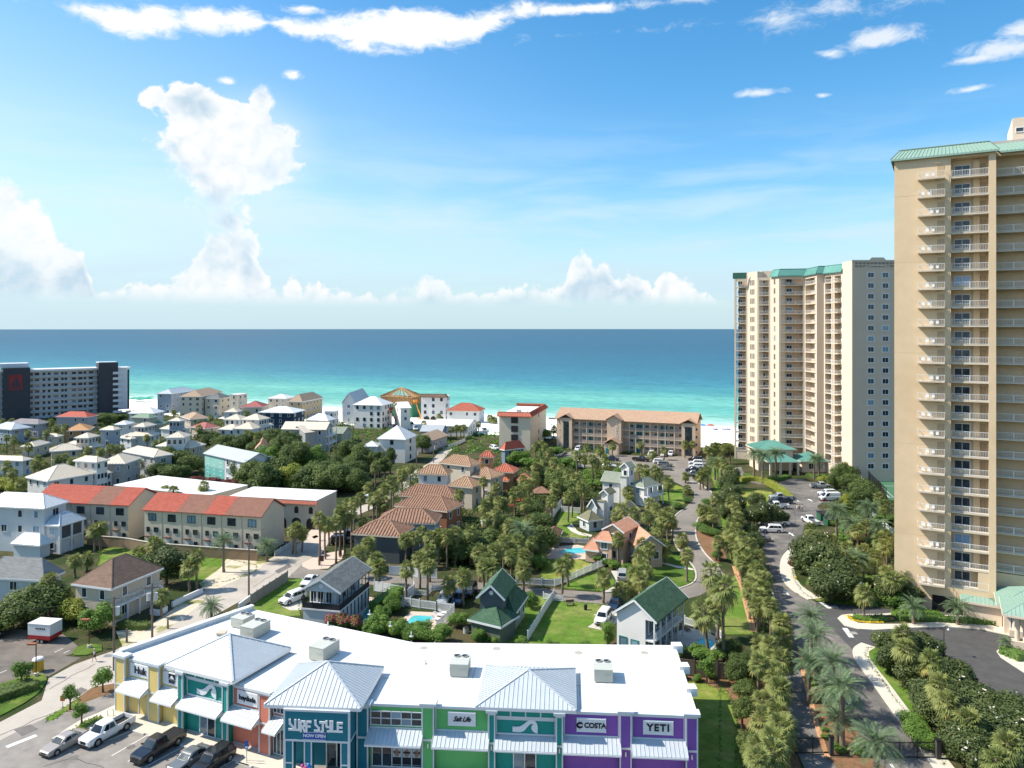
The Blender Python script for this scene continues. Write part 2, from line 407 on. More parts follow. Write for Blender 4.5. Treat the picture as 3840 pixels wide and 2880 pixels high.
def sea_material():
    m = bpy.data.materials.new('gulf_water'); m.use_nodes = True
    t = NT(m.node_tree); b = t.n['Principled BSDF']
    b.inputs['Roughness'].default_value = 0.45; b.inputs['Specular IOR Level'].default_value = 0.07
    v = t.node('ShaderNodeNewGeometry').outputs['Position']
    s = t.m('SUBTRACT', t.vm('DOT_PRODUCT', v, tuple(CN)), 376.0)
    a = t.vm('DOT_PRODUCT', v, tuple(CD))
    ca = t.comb(t.m('MULTIPLY', a, 0.12), s, 0.0)
    # water depth: bars and troughs parallel to the shore
    wob = t.m('MULTIPLY', t.m('SUBTRACT', t.noise(ca, 0.018, 5, 0.6), 0.5), 150.0)
    wob2 = t.m('MULTIPLY', t.m('SUBTRACT', t.noise(ca, 0.09, 5, 0.65), 0.5), 40.0)
    se = t.m('ADD', s, t.m('MULTIPLY', t.m('ADD', wob, wob2), t.map(s, 0.0, 200.0, 0.25, 1.0)))
    lg = t.m('DIVIDE', t.m('LOGARITHM', t.m('MAXIMUM', t.m('ADD', 1.0, t.m('DIVIDE', se, 40.0)), 1.0), 2.718281828), 5.0)
    c = t.ramp(lg, [(0.0, (0.60, 0.68, 0.58)), (0.045, (0.36, 0.62, 0.50)), (0.14, (0.12, 0.42, 0.33)), (0.22, (0.075, 0.37, 0.31)), (0.28, (0.11, 0.43, 0.345)), (0.34, (0.045, 0.30, 0.30)),
                    (0.42, (0.018, 0.19, 0.26)), (0.54, (0.014, 0.135, 0.21)), (0.72, (0.016, 0.105, 0.18)), (1.0, (0.026, 0.105, 0.17))])
    streak = t.noise(t.comb(t.m('MULTIPLY', a, 0.05), t.m('MULTIPLY', s, 0.35), 0.0), 0.5, 7, 0.7)
    fine = t.noise(t.comb(t.m('MULTIPLY', a, 0.10), t.m('MULTIPLY', s, 0.22), 3.0), 1.4, 5, 0.7)
    k = t.m('ADD', t.map(streak, 0.3, 0.7, 0.72, 1.28, smooth=False), t.map(fine, 0.3, 0.7, -0.30, 0.30, smooth=False))
    far = t.map(s, 4000.0, 12000.0)
    k = t.m('ADD', t.m('MULTIPLY', k, t.m('SUBTRACT', 1.0, far)), far)
    nd = t.n.new('ShaderNodeVectorMath'); nd.operation = 'SCALE'; t.put(nd.inputs[0], c); t.put(nd.inputs['Scale'], k); c = nd.outputs[0]
    hs_ = t.node('ShaderNodeHueSaturation'); hs_.inputs['Saturation'].default_value = 0.88; hs_.inputs['Value'].default_value = 0.97; hs_.inputs['Hue'].default_value = 0.498; t.l.new(c, hs_.inputs['Color']); c = hs_.outputs[0]
    # thin lines of surf on the bar and at the edge
    sf = t.noise(t.comb(t.m('MULTIPLY', a, 0.03), t.m('MULTIPLY', s, 0.5), 7.0), 0.55, 6, 0.75)
    foam = t.m('MULTIPLY', t.map(sf, 0.56, 0.66), t.map(s, 70.0, 8.0))
    c = t.mix(t.m('MULTIPLY', foam, 0.8), c, (0.8, 0.85, 0.83, 1))
    t.l.new(c, b.inputs['Base Color'])
    bp = t.node('ShaderNodeBump'); bp.inputs['Strength'].default_value = 0.55; bp.inputs['Distance'].default_value = 0.5
    t.put(bp.inputs['Height'], t.m('ADD', t.noise(t.comb(t.m('MULTIPLY', a, 0.2), s, 0.0), 0.35, 5, 0.6), t.noise(t.comb(t.m('MULTIPLY', a, 0.15), s, 0.0), 0.06, 3, 0.6)))
    t.l.new(bp.outputs[0], b.inputs['Normal'])
    return m
M_SAND = mat('beach_sand', (0.86, 0.83, 0.76), 0.95, 0.07, 0.25, 0.4, 1.5, col2=(0.74, 0.70, 0.62), c2scale=0.05, c2lo=0.55, c2hi=0.75)
M_SOIL = soil_material()
M_GRASS = mat('lawn_grass', (0.115, 0.205, 0.032), 0.95, 0.34, 0.7, 0.9, 14, spec=0.05, col2=(0.22, 0.25, 0.07), c2scale=0.16, c2lo=0.42, c2hi=0.66)
M_GRASSY = mat('dry_lawn_grass', (0.19, 0.24, 0.045), 0.95, 0.34, 0.7, 0.9, 14, spec=0.05, col2=(0.33, 0.31, 0.09), c2scale=0.25)
M_GRASSD = mat('deep_lawn_grass', (0.085, 0.155, 0.028), 0.95, 0.36, 0.7, 0.9, 14, spec=0.05, col2=(0.16, 0.21, 0.05), c2scale=0.2)
M_ROAD = mat('street_asphalt', (0.25, 0.222, 0.19), 0.92, 0.10, 0.5, 0.2, 20, spec=0.15, col2=(0.195, 0.175, 0.155), c2scale=0.10, c2lo=0.40, c2hi=0.62)
M_ROADL = mat('pale_worn_street', (0.47, 0.42, 0.36), 0.92, 0.09, 0.4, 0.2, 20, spec=0.15, col2=(0.39, 0.345, 0.29), c2scale=0.09)
M_LOT = mat('worn_lot_asphalt', (0.285, 0.258, 0.23), 0.92, 0.2, 0.6, 0.25, 25, spec=0.15, col2=(0.21, 0.195, 0.18), c2scale=0.14)
M_DRIVE = mat('drive_asphalt', (0.135, 0.125, 0.115), 0.9, 0.28, 0.5, 0.2, 25, spec=0.2, col2=(0.21, 0.19, 0.17), c2scale=0.16, c2lo=0.42, c2hi=0.62)
M_NEWASPH = mat('new_asphalt', (0.085, 0.083, 0.082), 0.85, 0.2, 0.6, 0.2, 25, spec=0.25)
M_SIDEWALK = mat('pale_sidewalk', (0.60, 0.55, 0.46), 0.9, 0.08, 0.7, 0.1, 18)
M_MULCH = mat('pine_mulch', (0.24, 0.135, 0.075), 0.95, 0.3, 2.5, 0.9, 10, spec=0.05, col2=(0.17, 0.12, 0.06), c2scale=0.3)
M_DRYSAND = mat('sandy_patch', (0.60, 0.52, 0.40), 0.95, 0.12, 0.8, 0.4, 6, col2=(0.26, 0.25, 0.09), c2scale=0.22, c2lo=0.50, c2hi=0.62)
M_BRICK = mat('brick_paving', (0.55, 0.30, 0.16), 0.9, 0.18, 3.0, 0.4, 16)
M_PAVER = mat('pale_pavers', (0.60, 0.47, 0.38), 0.9, 0.14, 2.2, 0.3, 14)
M_WATER = mat('pool_water', (0.06, 0.46, 0.50), 0.05, 0.12, 0.8, 0.25, 3.0, spec=0.6, col2=(0.14, 0.62, 0.62), c2scale=0.6)
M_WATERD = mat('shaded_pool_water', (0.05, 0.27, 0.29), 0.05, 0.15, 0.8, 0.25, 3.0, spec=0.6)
M_PAINT = mat('road_paint', (0.72, 0.71, 0.66), 0.8, 0.12, 2.5)
M_PAINTB = mat('blue_road_paint', (0.10, 0.33, 0.60), 0.8, 0.1, 2.5)

def sheet(name, pts, m, kind='structure', label=None, cat=None):
    """flat ground patch: pts are world points on one level"""
    mb = MB().poly(pts); o = mb.build(name, m)
    for p in o.data.polygons:
        if p.normal.z < 0: p.flip()
    return tag(o, label, cat, kind=kind)
def gpoly(c, pts, z=0.0):
    out = []
    for p in pts:
        if len(p) == 3: out.append(GP(p[0], p[1], p[2], z))
        else: out.append(GP(c, p[0], p[1], z))
    return out
LAWNS = []
def patch(name, c, pts, m, z):
    w = gpoly(c, pts, z)
    if name == 'lawn': LAWNS.append(w)
    return sheet(name, w, m)
def smooth_line(pts, n=6):
    pts = [Vector(p) for p in pts]; out = []
    for i in range(len(pts) - 1):
        p0 = pts[max(i-1, 0)]; p1 = pts[i]; p2 = pts[i+1]; p3 = pts[min(i+2, len(pts)-1)]
        for k in range(n):
            t = k / n
            out.append(0.5 * ((2*p1) + (p2-p0)*t + (2*p0-5*p1+4*p2-p3)*t*t + (3*p1-p0-3*p2+p3)*t*t*t))
    out.append(pts[-1]); return out
def ribbon_mb(mb, line, w, z0, z1, side=0.0):
    """wall/kerb/path of width w along a world polyline"""
    n = len(line); L = []; R_ = []
    for i, p in enumerate(line):
        d = line[min(i+1, n-1)] - line[max(i-1, 0)]; d.z = 0
        if d.length < 1e-6: d = Vector((1, 0, 0))
        d.normalize(); nn = Vector((-d.y, d.x, 0))
        L.append(p + nn * (w / 2 + side)); R_.append(p + nn * (-w / 2 + side))
    vs = []
    for l, r in zip(L, R_): vs += [(l.x, l.y, z0), (r.x, r.y, z0), (r.x, r.y, z1), (l.x, l.y, z1)]
    fs = []
    for i in range(n - 1):
        a = 4*i; b = a + 4
        for k in range(4): fs.append((a+k, a+(k+1) % 4, b+(k+1) % 4, b+k))
    fs += [(0, 1, 2, 3), (4*n-1, 4*n-2, 4*n-3, 4*n-4)]
    mb.add(vs, fs)
def ribbon(name, c, pts, w, z0, z1, m, kind='structure', smooth=True, zg=0.0):
    line = gpoly(c, pts, zg)
    if smooth and len(line) > 2: line = smooth_line(line, 5)
    mb = MB(); ribbon_mb(mb, line, w, z0, z1)
    return tag(mb.build(name, m), kind=kind)
def raised(name, c, pts, m, z1=0.13, kerb=None):
    """planted island with a real step"""
    w = gpoly(c, pts, 0.0); xy = [(p.x, p.y) for p in w]
    ar = sum(xy[i][0]*xy[(i+1) % len(xy)][1] - xy[(i+1) % len(xy)][0]*xy[i][1] for i in range(len(xy)))
    if ar < 0: xy.reverse()
    return tag(MB().prism(xy, -0.05, z1).build(name, m), kind='structure')

# shore profile across the coast
FAR = 60000
sheet('ground', [coast(-3000, -900), coast(3000, -900), coast(3000, 318), coast(-3000, 318)], M_SOIL)
mb = MB()
prof = [(296, 0.03), (306, 0.9), (318, 1.4), (328, 0.8), (350, -0.6), (378, -1.9), (420, -5)]
for i in range(len(prof) - 1):
    (s0, z0), (s1, z1) = prof[i], prof[i+1]
    N = 60
    for k in range(N):
        a0 = -3000 + 6000 * k / N; a1 = -3000 + 6000 * (k + 1) / N
        w = lambda a: 3.0 * sin(a * 0.021) + 1.5 * sin(a * 0.057 + 1)
        mb.poly([coast(a0, s0 + w(a0), z0), coast(a1, s0 + w(a1), z0), coast(a1, s1 + w(a1), z1), coast(a0, s1 + w(a0), z1)])
tag(mb.build('beach', M_SAND), kind='structure')
tag(MB().poly([coast(-FAR, 352, -1.8), coast(FAR, 352, -1.8), coast(FAR, 2*FAR, -1.8), coast(-FAR, 2*FAR, -1.8)]).build('sea', sea_material()), kind='structure')

# streets and lots
patch('street', 'I', [(-700,1560),(-300,1420),(0,1262),(360,1075),(420,885),(640,765),(850,690),(1000,640),(1290,470),('E',1500,1225),('E',1740,1085),
      ('E',2140,845),('F',150,850),('F',290,778),('F',400,705),('F',560,640),('F',640,530),('F',740,460),('B',1160,1330),('B',1330,1240),('B',1480,1090),('B',1640,1000),('B',1760,870),
      ('B',1850,870),('B',1720,1010),('B',1560,1110),('B',1440,1230),('B',1250,1350),('F',900,470),('F',800,600),('F',700,760),('F',530,850),('F',410,960),('F',92,1112),('F',-300,1330),
      (1700,560),(1300,800),(1000,930),(700,1060),(480,1190),(260,1300),(0,1460),(-600,1800)], M_ROADL, 0.010)
patch('parking_lot', 'I', [(-700,1700),(0,1420),(260,1285),(480,1190),(700,1055),(1000,925),(1400,1050),('K',0,1400),('K',1900,1400),('K',1950,3000),('I',-2500,3000)], M_LOT, 0.016)
M_LOT2 = mat('dark_lot_asphalt', (0.19, 0.165, 0.14), 0.92, 0.22, 0.6, 0.25, 25, spec=0.15, col2=(0.13, 0.115, 0.10), c2scale=0.14)
patch('side_parking_lot', 'I', [(-600,600),(0,440),(240,470),(480,460),(600,540),(690,625),(640,665),(560,690),(700,705),(420,868),(365,848),(180,880),(0,945),(-600,1150)], M_LOT2, 0.012)
patch('cross_street', 'F', [(530,850),(700,890),(1150,930),(1700,965),(2060,1000),('G',300,1030),('G',640,1060),('G',1130,1092),('G',1450,1075),('G',1720,1052),('G',1830,1010),('G',1868,960),('G',1850,880),
      ('G',1795,815),('G',1700,700),('G',1662,600),('G',1660,500),('G',1690,420),('G',1760,370),('G',1850,272),('G',1850,215),('G',1760,170),('G',1640,110),('C',1650,1112),
      ('C',1130,1060),('C',780,1015),('C',600,965),('C',800,900),('C',1100,930),('C',1450,945),('C',1900,950),('C',1965,990),('C',1850,1110),('C',1830,1135),
      ('G',1900,150),('G',2005,220),('G',2025,270),('G',1990,335),('G',1905,425),('G',1870,500),('G',1868,600),('G',1900,680),('G',1960,765),('G',2060,860),('G',2110,930),('G',2080,1010),
      ('G',1900,1112),('G',1740,1155),('G',1130,1195),('G',800,1165),('G',500,1135),('G',320,1090),('G',0,1085),('F',1450,1045),('F',1150,1020),('F',600,970),('F',410,960)], M_ROAD, 0.018)
patch('condo_drive', 'H', [(590,0),(630,60),(690,120),(800,155),(940,150),(1045,225),(1078,290),(880,285),(845,330),(850,400),(795,440),(785,520),(795,580),(775,650),(745,740),(790,800),(830,900),(900,1050),(940,1180),(962,1320),(990,1480),
      ('L',450,1000),('L',500,1300),('L',530,1460),('L',565,1560),('L',640,1720),('L',760,2100),('L',1900,2100),('L',1560,1659),('L',1480,1560),('L',1280,1260),('L',1000,900),('L',985,830),('L',1050,780),('L',1300,690),('L',1600,640),('L',2300,760),('L',2300,480),('L',1300,480),('L',690,455),('L',560,400),('L',480,330),('L',452,220),('L',480,130),('L',560,60),
      (1120,690),(1170,600),(1190,500),(1290,510),(1460,500),(1400,400),(1310,362),(1300,340),(1340,312),(1500,305),(1495,250),(1440,190),(1425,145),(1230,132),(1180,108),(1060,104),(960,140),(830,130),(720,108),(675,60),(640,0)], M_DRIVE, 0.014)
patch('lobby_drive', 'L', [(690,440),(1300,480),(1540,470),(2900,560),(2900,1500),(2199,1300),(1960,1140),(1830,1070),(1740,990),(1640,850),(1560,810),(1230,700),(1160,772),(985,830),(860,700),(760,600),(700,520)], M_NEWASPH, 0.022)
raised('garden_bed', 'L', [(560,62),(480,135),(452,220),(480,332),(560,402),(690,457),(900,482),(1140,500),(1330,522),(1530,517),(1500,420),(1250,200),(1260,-200),(1080,-560),('H',1560,20),('H',1440,130),('H',1455,185),('H',1510,245),('H',1515,315),('H',1350,325),('H',1320,355),('H',1410,395),('H',1475,505),('H',1200,512),('H',1180,600),('H',1130,690)], M_SOIL, 0.10)
raised('entry_median', 'L', [(850,578),(880,556),(935,549),(1140,550),(1330,532),(1620,556),(1870,562),(2020,600),(2140,660),(2145,716),(1900,662),(1640,642),(1400,648),(1120,664),(1000,657),(900,632)], M_SIDEWALK, 0.12)
raised('planting_bed', 'L', [(985,830),(1000,800),(1045,780),(1160,772),(1300,700),(1560,808),(1640,850),(1750,940),(1782,985),(1740,995),(1830,1072),(1960,1142),(2250,1330),(2250,2100),(1900,2100),(1560,1659),(1440,1500),(1280,1270),(1120,1060),(1010,900)], M_SOIL, 0.11)
raised('corner_island', 'L', [(2000,818),(2022,800),(2199,835),(2400,880),(2400,1060),(2199,972),(2100,908),(2030,862)], M_SIDEWALK, 0.12)
raised('date_palm_median', 'L', [(570,800),(590,795),(615,800),(640,880),(720,1050),(820,1200),(950,1350),(1050,1480),(1100,1590),(780,1590),(720,1425),(660,1200),(618,1050),(590,910)], M_MULCH, 0.12)
raised('gate_island', 'L', [(770,1592),(820,1620),(880,1720),(1000,1800),(1250,1800),(1200,1680),(1110,1595)], M_MULCH, 0.12)
ribbon('sidewalk', 'L', [(580,60),(505,130),(484,210),(505,300),(570,370),(685,440)], 2.6, 0.0, 0.14, M_SIDEWALK)
ribbon('sidewalk', 'L', [(1075,775),(1020,815),(1040,890),(1160,1050),(1320,1270),(1480,1480),(1640,1690),(1800,1900)], 2.1, 0.0, 0.15, M_SIDEWALK)
patch('lawn', 'L', [(520,215),(545,280),(600,345),(700,415),(830,425),(960,428),(1145,448),(1145,492),(900,476),(700,450),(610,395),(545,310)], M_GRASS, 0.125)
patch('lawn', 'L', [(1075,790),(1160,790),(1165,900),(1230,980),(1360,1080),(1450,1210),(1540,1330),(1640,1460),(1660,1540),(1620,1640),(1500,1480),(1380,1300),(1220,1090),(1090,910),(1050,830)], M_GRASS, 0.135)
patch('planting_strip', 'L', [(925,560),(1140,558),(1330,540),(1620,562),(1870,568),(2010,606),(2020,640),(1900,610),(1640,600),(1300,615),(1130,615),(1000,608)], M_SOIL, 0.125)
ribbon('kerb', 'L', [(578,800),(590,905),(620,1050),(662,1200),(722,1425),(780,1588)], 0.55, 0.0, 0.16, M_BRICK)
ribbon('brick_path', 'H', [(585,860),(615,950),(650,1030),(685,1180),(720,1310),(755,1430)], 0.9, 0.0, 0.05, M_BRICK)
ribbon('kerb', 'G', [(1820,128),(1900,152),(2003,222),(2022,270),(1988,334),(1903,424),(1868,500),(1866,600),(1898,682),(1958,767),(2058,862)], 0.3, 0.0, 0.13, M_CONC)
ribbon('kerb', 'G', [(1762,368),(1692,420),(1662,500),(1664,600),(1702,700),(1797,815),(1852,880),(1866,960),(1828,1012),(1720,1054)], 0.3, 0.0, 0.13, M_CONC)
ribbon('kerb', 'H', [(745,738),(790,800),(830,900),(900,1050),(940,1180),(962,1320),(990,1480)], 0.3, 0.0, 0.12, M_CONC)
# lawns
patch('lawn', 'G', [(440,1120),(560,1120),(660,1150),(1130,1200),(1160,1300),(1100,1620),(100,1620),(330,1300)], M_GRASS, 0.02)
patch('lawn', 'G', [(600,800),(830,788),(985,850),(960,905),(760,962),(540,975),(525,900)], M_GRASSY, 0.02)
patch('lawn', 'G', [(780,985),(1000,925),(1165,975),(1165,1030),(1060,1075),(900,1062),(700,1050)], M_GRASS, 0.02)
patch('lawn', 'G', [(1450,760),(1540,725),(1700,760),(1790,830),(1848,885),(1858,950),(1830,1000),(1720,1045),(1400,1070),(1430,950)], M_GRASSD, 0.02)
patch('lawn', 'G', [(700,378),(850,388),(850,460),(760,500),(930,600),(900,650),(720,640),(640,540)], M_GRASS, 0.02)
patch('lawn', 'G', [(1560,215),(1740,195),(1770,320),(1700,345),(1560,300)], M_GRASS, 0.02)
patch('lawn', 'G', [(1560,165),(1700,160),(1760,180),(1750,205),(1580,190)], M_GRASSY, 0.02)
patch('lawn', 'H', [(370,60),(400,-60),(470,-80),(480,200),(430,235),(400,130)], M_GRASS, 0.02)
patch('lawn', 'H', [(455,300),(480,290),(520,480),(540,640),(590,800),(560,820),(500,660),(470,460)], M_GRASS, 0.02)
patch('lawn', 'H', [(570,950),(600,930),(645,1010),(685,1180),(720,1310),(745,1450),(420,1450),(420,1250),(560,1120)], M_GRASS, 0.02)
patch('lawn', 'H', [(640,200),(700,190),(920,220),(900,280),(850,330),(640,370)], M_GRASSY, 0.02)
patch('lawn', 'K', [(1720,905),(1900,918),(2030,960),(2130,1030),(2190,1120),(2215,1300),(2215,1800),(1850,1800),(1820,1100)], M_GRASSY, 0.02)
patch('lawn', 'L', [(0,1300),(0,1050),(60,1120),(110,1260),(140,1400),(180,1530),(230,1700),(0,1700)], M_GRASSY, 0.024)
patch('mulch_bed', 'K', [(1720,830),(1900,870),(2212,900),(2212,1130),(2190,1120),(2130,1030),(2030,960),(1900,918),(1720,905)], M_MULCH, 0.015)
patch('mulch_bed', 'L', [(0,1010),(140,1040),(450,1000),(500,1300),(530,1460),(600,1700),(230,1700),(180,1530),(140,1400),(110,1260),(60,1120),(0,1050)], M_MULCH, 0.013)
patch('mulch_bed', 'H', [(240,540),(450,600),(520,800),(430,830),(330,760),(270,640)], M_MULCH, 0.016)
patch('lawn', 'E', [(845,840),(880,720),(1050,678),(1280,700),(1560,750),(1960,795),(2215,850),(2215,900),(1960,990),(1720,1010),(1500,960),(1100,900),(860,900)], M_GRASS, 0.02)
patch('sandy_patch', 'E', [(1720,1010),(1900,880),(1960,795),('F',-10,790),('F',240,810),('F',150,900),('F',0,960),(2060,975),(1900,1045),(1760,1060)], M_DRYSAND, 0.026)
patch('lawn', 'F', [(90,1200),(410,985),(560,960),(620,965),(500,1085),(520,1290),(130,1290)], M_GRASS, 0.022)
patch('driveway', 'F', [(340,1195),(480,1100),(540,1100),(530,1240),(430,1240)], M_CONC, 0.03)
patch('verge', 'E', [(1000,1420),(1270,1385),(1500,1225),(1600,1130),(1780,1150),(1560,1330),(1300,1480),(1080,1600)], M_DRYSAND, 0.024)
patch('lawn', 'I', [(390,1232),(540,1140),(680,1062),(690,1075),(600,1150),(480,1235),(420,1255)], M_GRASS, 0.03)
patch('mulch_bed', 'I', [(540,1150),(800,960),(1000,925),(990,1000),(760,1080),(600,1170)], M_MULCH, 0.026)
patch('lawn', 'I', [(640,1330),(700,1270),(830,1212),(890,1222),(780,1290),(680,1350)], M_GRASS, 0.145)
raised('lot_island', 'I', [(520,1365),(600,1310),(700,1250),(840,1195),(1000,1120),(1010,1150),(900,1225),(760,1320),(640,1375),(560,1400)], M_SIDEWALK, 0.13)
raised('lot_island', 'I', [(-300,1060),(0,940),(180,878),(365,846),(400,870),(405,905),(380,950),(330,1020),(200,1110),(0,1215),(-300,1360)], M_GRASSD, 0.13)
raised('lot_island', 'I', [(620,670),(660,620),(760,590),(880,600),(880,650),(740,690),(650,690)], M_GRASSD, 0.13)
# store front walk
patch('paver_walk', 'F', [(540,830),(700,755),(900,720),(880,800),(790,850),(760,880),(600,890),(535,860)], M_PAVER, 0.03)
patch('driveway', 'F', [(560,600),(640,520),(740,470),(830,500),(900,560),(960,600),(900,640),(800,600),(700,700),(620,660)], M_PAVER, 0.026)
patch('driveway', 'G', [(1130,900),(1200,895),(1270,960),(1180,1000),(1160,1080),(1050,1085),(1165,1030),(1170,970)], M_CONC, 0.03)
patch('driveway', 'G', [(930,1385),(1040,1310),(1150,1200),(1230,1170),(1230,1300),(1100,1420)], M_CONC, 0.03)
patch('garden_path', 'G', [(750,520),(790,490),(850,560),(970,590),(960,605),(860,590),(790,560)], M_SIDEWALK, 0.03)
patch('garden_path', 'G', [(1540,815),(1700,855),(1850,880),(1850,895),(1700,872),(1540,830)], M_SIDEWALK, 0.03)
patch('pool_deck', 'G', [(540,740),(660,690),(840,675),(930,690),(920,800),(760,800),(560,800)], M_PAVER, 0.03)
patch('pool_deck', 'K', [(1580,560),(1780,440),(1960,480),(2100,560),(2090,640),(2000,700),(1780,660),(1600,620)], M_CONC, 0.03)
patch('pool_deck', 'J', [(1400,370),(1480,305),(1840,320),(1830,380),(1700,480),(1500,440)], M_PAVER, 0.03)
patch('pool_deck', 'J', [(800,420),(1100,180),(1420,210),(1420,270),(1300,240),(1050,440)], M_PAVER, 0.03)

def pool(label, c, pts, m):
    root = thing('swimming_pool', label, 'swimming pool', gpoly(c, pts)[0])
    w = [p - root.location for p in smooth_line(gpoly(c, pts + [pts[0]], 0.0), 4)[:-1]]
    MB().poly([(p.x, p.y, 0.045) for p in w]).build('water', m, root)
    mb = MB(); ribbon_mb(mb, w + [w[0], w[1]], 0.35, 0.0, 0.075); mb.build('coping', M_CONC, root)
pool('bright turquoise pool with curved end beside the pink roofed house', 'G', [(690,740),(730,715),(800,705),(870,703),(918,708),(915,745),(820,752),(720,755)], M_WATER)
pool('kidney shaped turquoise pool behind the green roofed white house', 'K', [(1880,560),(1910,540),(1960,540),(2010,560),(2035,600),(2010,625),(1960,620),(1900,610),(1860,640),(1800,650),(1770,640),(1800,615),(1850,600)], M_WATER)
pool('angular turquoise pool inside the white picket fence', 'J', [(1435,405),(1500,345),(1660,350),(1665,375),(1610,410),(1570,440),(1500,440)], M_WATER)
pool('shaded teal pool beside the grey gable house with black posts', 'J', [(1010,395),(1120,255),(1250,250),(1240,285),(1160,330),(1100,430),(1060,440)], M_WATERD)
pool('small turquoise pool among palms behind the tile roofed villas', 'G', [(40,455),(90,445),(125,460),(120,480),(70,482)], M_WATER)
pool('bright blue pool seen over the gold railing near the tan tower', 'H', [(1700,800),(1760,790),(1830,830),(1820,870),(1740,870)], M_WATER)
# paint
def strip(c, a, b, w, m=None, name='lane_marking', z=0.03):
    pa, pb = GP(c, *a), GP(c, *b); d = (pb - pa).normalized(); n = Vector((-d.y, d.x, 0)) * (w / 2); up = Vector((0, 0, z))
    return sheet(name, [pa - n + up, pb - n + up, pb + n + up, pa + n + up], m or M_PAINT)
strip('I', (55, 1480), (315, 1378), 0.62)
for a, b in [((740,1500),(1190,1320)), ((965,1555),(1300,1362)), ((1105,1605),(1150,1577)), ((1255,1650),(1600,1468)), ((1740,1760),(2030,1585)), ((2150,1880),(2500,1690)),
             ((440,1410),(560,1350)), ((470,660),(545,628)), ((550,668),(600,645)), ((0,840),(60,815))]:
    strip('I', a, b, 0.13, name='stall_line')
strip('L', (728, 458), (795, 506), 0.7, z=0.04); strip('L', (902, 648), (952, 716), 0.75, z=0.04)
strip('L', (1235, 1630), (1255, 1659), 0.3, z=0.04)
for (x, y) in [(480, 392)]:
    p = GP('L', x, y); q = MB().poly([(p.x-.15,p.y-1.2,.03),(p.x+.15,p.y-1.2,.03),(p.x+.15,p.y+.2,.03),(p.x+.5,p.y+.2,.03),(p.x,p.y+1.3,.03),(p.x-.5,p.y+.2,.03),(p.x-.15,p.y+.2,.03)]); tag(q.build('lane_arrow', M_PAINT), kind='structure')
for (x, y) in [(1125,292),(1240,290),(1078,585)]:
    p = GP('H', x, y); q = MB().poly([(p.x-.2,p.y-1.4,.03),(p.x+.2,p.y-1.4,.03),(p.x+.2,p.y+.2,.03),(p.x+.6,p.y+.2,.03),(p.x,p.y+1.5,.03),(p.x-.6,p.y+.2,.03),(p.x-.2,p.y+.2,.03)]); tag(q.build('lane_arrow', M_PAINT), kind='structure')
for a, b in [((830,610),(930,625)),((800,495),(1050,520)),((860,300),(1060,320)),((860,385),(1070,395)),((870,350),(1070,362)),((1245,205),(1330,215)),((1300,300),(1330,310))]:
    strip('H', a, b, 0.15, name='stall_line')
# blue accessible bay marks
for a, b in [((1822,1078),(1930,1074)),((1858,1110),(1955,1108)),((1822,1078),(1858,1110)),((1930,1074),(1955,1108)),((1850,1076),(1925,1109)),((1885,1075),(1950,1105))]:
    strip('L', a, b, 0.14, M_PAINTB, 'bay_marking', 0.035)
def ring(c, x, y, r, w, m, name):
    p = GP(c, x, y); mb = MB(); n = 20
    for k in range(n):
        a0 = 2*pi*k/n*0.75+.5; a1 = 2*pi*(k+1)/n*0.75+.5
        mb.poly([(p.x+cos(a)*q, p.y+sin(a)*q, .035) for a, q in ((a0,r-w),(a0,r),(a1,r),(a1,r-w))])
    mb.box(p.x-.08, p.x+.08, p.y, p.y+.75, .030, .036); mb.box(p.x-.1,p.x+.5,p.y-.05,p.y+.08,.030,.0362)
    tag(mb.build(name, m), kind='structure')
ring('L', 1838, 1038, 0.55, 0.14, M_PAINTB, 'wheelchair_marking')

# worn paving: mended patches, tar-sealed cracks, oil marks and drain covers
M_MEND = mat('mended_asphalt', (0.17, 0.155, 0.14), 0.92, 0.2, 1.2); M_TAR = mat('tar_seal', (0.07, 0.065, 0.06), 0.8, 0.2)
for c, q in [('I', [(120,1330),(260,1280),(330,1320),(190,1385)]), ('I', [(620,1010),(700,960),(760,985),(680,1035)]), ('F', [(300,900),(420,840),(450,860),(330,925)]), ('F', [(620,605),(660,590),(680,605),(640,622)]), ('G', [(560,1085),(700,1098),(695,1115),(550,1102)]), ('G', [(1690,560),(1760,555),(1770,590),(1695,598)]), ('L', [(470,560),(560,550),(570,600),(480,610)])]:
    patch('asphalt_patch', c, q, M_MEND if c != 'L' else M_NEWASPH, 0.026)
def crack(c, pts, w=.07, z=.03):
    line = gpoly(c, pts); rr = random.Random(len(pts)); out = []
    for a, b in zip(line[:-1], line[1:]):
        n = max(2, int((b - a).length / 1.2)); out += [a.lerp(b, k/n) + Vector((rr.uniform(-.18, .18), rr.uniform(-.18, .18), 0)) for k in range(n)]
    mb = MB(); ribbon_mb(mb, out + [line[-1]], w, z - .004, z); tag(mb.build('crack_seal', M_TAR), kind='structure')
for c, q in [('I', [(0,1380),(300,1250),(520,1160)]), ('I', [(380,1650),(620,1570),(900,1659)]), ('I', [(430,980),(560,900),(820,760)]), ('F', [(120,1040),(330,900),(520,800)]), ('G', [(330,1065),(620,1090),(1000,1130)]), ('G', [(1700,480),(1720,620),(1790,760)]), ('H', [(860,760),(880,900),(960,1080)]), ('H', [(1100,350),(1110,480),(1060,620)]), ('L', [(560,700),(520,900),(520,1200)]), ('L', [(800,760),(900,900),(1000,1080)]), ('L', [(1500,720),(1800,760),(2000,900)])]: crack(c, q)
